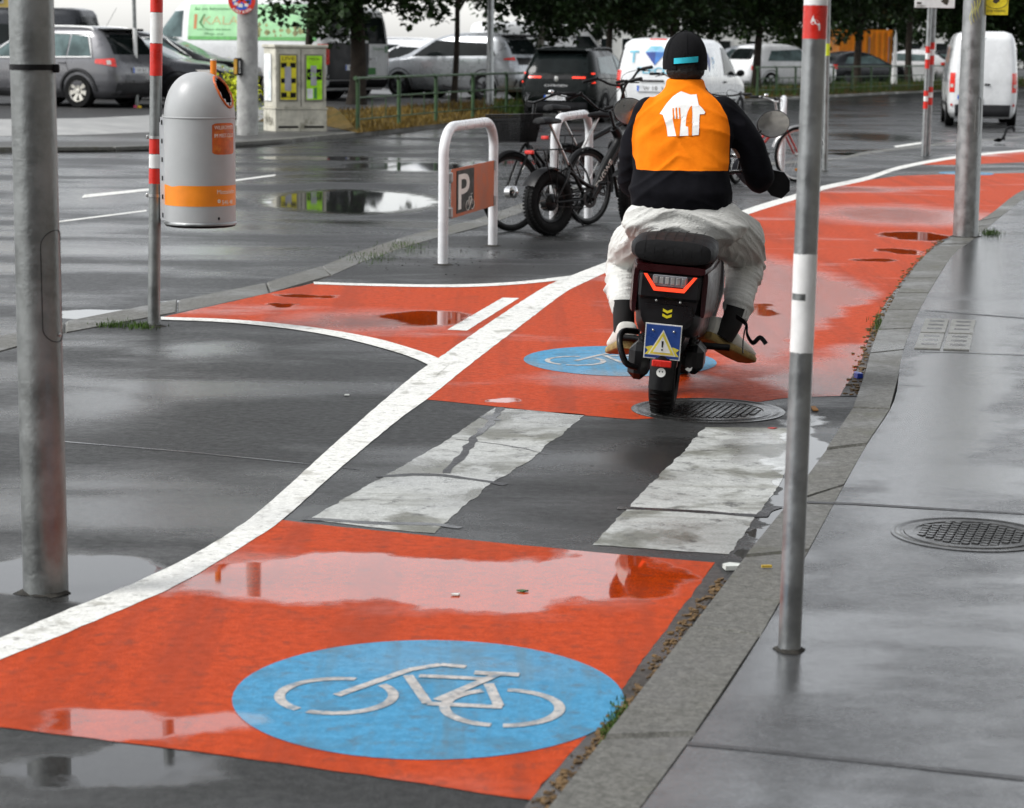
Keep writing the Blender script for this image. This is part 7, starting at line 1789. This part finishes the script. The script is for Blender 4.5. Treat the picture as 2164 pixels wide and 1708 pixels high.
litter('cigarette_end', 'yellow cigarette end on the kerb left of the near banded post', 'litter', G(1620, 1201, RW) + Vector((0, 0, .002)), [(-.016, -.005), (.016, -.005), (.016, .005), (-.016, .005)], lf_, .1, .008)
litter('paper_scrap', 'torn white paper scrap in the gutter corner by the crossing', 'litter', G(1545, 1203) + Vector((0, 0, .002)), [(-.03, -.02), (.02, -.03), (.035, .0), (.01, .03), (-.02, .02)], wl_, .4, .01, .003)
litter('leaf', 'pale leaf on the red lane near the blue circle', 'leaf', G(963, 1260) + Vector((0, 0, .003)), [(-.016, 0), (-.004, .01), (.016, .004), (.004, -.010)], wl_, .4, .004, .001)
litter('leaf', 'dark green leaf on the wet red lane right of the pale leaf', 'leaf', G(1104, 1252) + Vector((0, 0, .003)), [(-.018, 0), (-.004, .01), (.018, .004), (.004, -.010)], lg_, -.2, .004, .001)
litter('leaf', 'small green leaf on the wet pavement near the thick mast', 'leaf', G(1800, 1119, RW) + Vector((0, 0, .003)), [(-.02, 0), (-.004, .012), (.02, .004), (.004, -.012)], lg_, -.2, .004, .001) if False else None
litter('red_scrap', 'tiny red scrap on the wet crossing beside the banded post', 'litter', G(1632, 907) + Vector((0, 0, .003)), [(-.02, 0), (0, .012), (.022, .004), (.004, -.010)], rd_, 0, .003)
litter('white_scrap', 'small white scrap on the grey island asphalt', 'litter', G(733, 837) + Vector((0, 0, .002)), [(-.012, -.008), (.012, -.006), (.010, .010), (-.008, .008)], wl_, 0, .006)
# gutter debris
mb = MB(); 
for k in range(420):
    f_ = rnd.random(); i = rnd.randrange(len(gr) - 1); p = G(*gr[i]).lerp(G(*gr[i + 1]), f_) + Vector((rnd.gauss(-.012, .012), rnd.gauss(0, .01), .003)); s_ = rnd.uniform(.003, .011)
    mb.box(p, (s_ * 1.6, s_, s_ * .6), Matrix.Rotation(rnd.uniform(0, 3), 3, 'Z'))
for k in range(260):
    f_ = rnd.random(); i = rnd.randrange(len(gr2) - 1); p = G(*gr2[i]).lerp(G(*gr2[i + 1]), f_) + Vector((rnd.gauss(-.03, .02), rnd.gauss(0, .02), .004)); s_ = rnd.uniform(.006, .018)
    mb.box(p, (s_ * 1.6, s_, s_ * .6), Matrix.Rotation(rnd.uniform(0, 3), 3, 'Z'))
tag(mb.build('gutter_debris', mat('rotten leaves', (.12, .07, .025), .8, var=.6, vs=40)), 'brown rotten leaf crumbs lying along the kerb gutter', 'debris', None, 'stuff')
mb = MB()
for k in range(90):
    p = G(rnd.gauss(985, 90), rnd.gauss(545, 18)) ; s_ = rnd.uniform(.003, .009); mb.box(p + Vector((0, 0, s_ * .3)), (s_ * 1.5, s_, s_ * .7), Matrix.Rotation(rnd.uniform(0, 3), 3, 'Z'))
tag(mb.build('grit', m_grit), 'scattered dark grit around the bike stand feet', 'grit', None, 'stuff')
def tuft(name, label, pts, n, h): 
    spots = []
    for k in range(n):
        (a, b_, sx, sy, z) = pts[k % len(pts)]; p = G(rnd.gauss(a, sx), rnd.gauss(b_, sy), z); spots.append((p.x, p.y, z))
    grass(name, spots, m_blade2, label, h * .4, h, .0022)
tuft('grass_tuft', 'green grass tuft at the foot of the bin post', [(275, 688, 28, 4, .0), (300, 692, 14, 3, 0), (235, 690, 18, 2, 0)], 500, .035)
tuft('grass_tuft', 'mossy grass in the kerb gap beside the near blue circle', [(1312, 1525, 14, 20, .002), (1290, 1560, 10, 14, .002)], 700, .018)
tuft('grass_tuft', 'moss strip on the road kerb left of the bike stand', [(790, 545, 30, 7, .004), (860, 522, 26, 6, .004)], 500, .03)
tuft('grass_tuft', 'small green moss patch beside the thick mast on the pavement', [(2092, 495, 12, 3, RW)], 260, .05)
tuft('grass_tuft', 'grass sprig at the kerb bend beside the red lane', [(1857, 690, 8, 10, .004)], 200, .04)
# bent black strap on the far pavement
p = G(2120, 300, RW); t = thing('broken_umbrella', 'bent black broken umbrella frame lying near the tall white van', 'umbrella', p, 0)
mb = MB(); mb.tube(smoothline([(-.16, 0, .03), (-.05, .02, .02), (.02, 0, .12), (.06, 0, .24), (.16, 0, .26), (.19, 0, .18)], 5), .022, 7); mb.build('frame', m_black, t, True)
mb = MB(); mb.grid(lambda u, v: Vector((-.16 + .2 * u, -.04 + .1 * v, .03 + .06 * u * (1 - v) + .02 * math.sin(6 * u + 4 * v))), 8, 5); mb.build('cloth', m_cap, t, True)

# ------------------------------------------------------------------ houses that line the pavement, behind and beside the viewer
def house(loc, rz, W_, H, m, label, nw, nf):
    t = thing('building', label, 'building', loc, rz); mb = MB(); mb.box((0, 5, H / 2), (W_, 10, H)); mb.build('wall', m, t); mb = MB(); mb.box((0, 4.8, H + .3), (W_ + .4, 10.8, .6), bev=.1); mb.build('roof', m_clad, t)
    for i in range(nw):
        for j in range(nf):
            x = -W_ / 2 + W_ * (i + .5) / nw; z = 2.2 + 3.6 * j; mb = MB(); mb.box((x, -.03, z), (1.5, .12, 2.2), bev=.02); f = mb.build('window', m_tapew, t); mb = MB(); mb.box((x, -.10, z), (1.2, .03, 1.9)); mb.build('pane', m_glass, f)
m_hs = mat('grey brown render', (.26, .24, .21), .85, 0, .3, .1, .6, .2, 20)
house((9.5, -8, 0), math.radians(-96), 46, 17, m_hs, 'tall grey brown house lining the pavement on the right, outside the view', 13, 4)
house((-4, -34, 0), math.radians(180), 60, 18, m_hs, 'tall grey brown house across the street behind the viewer', 16, 4)
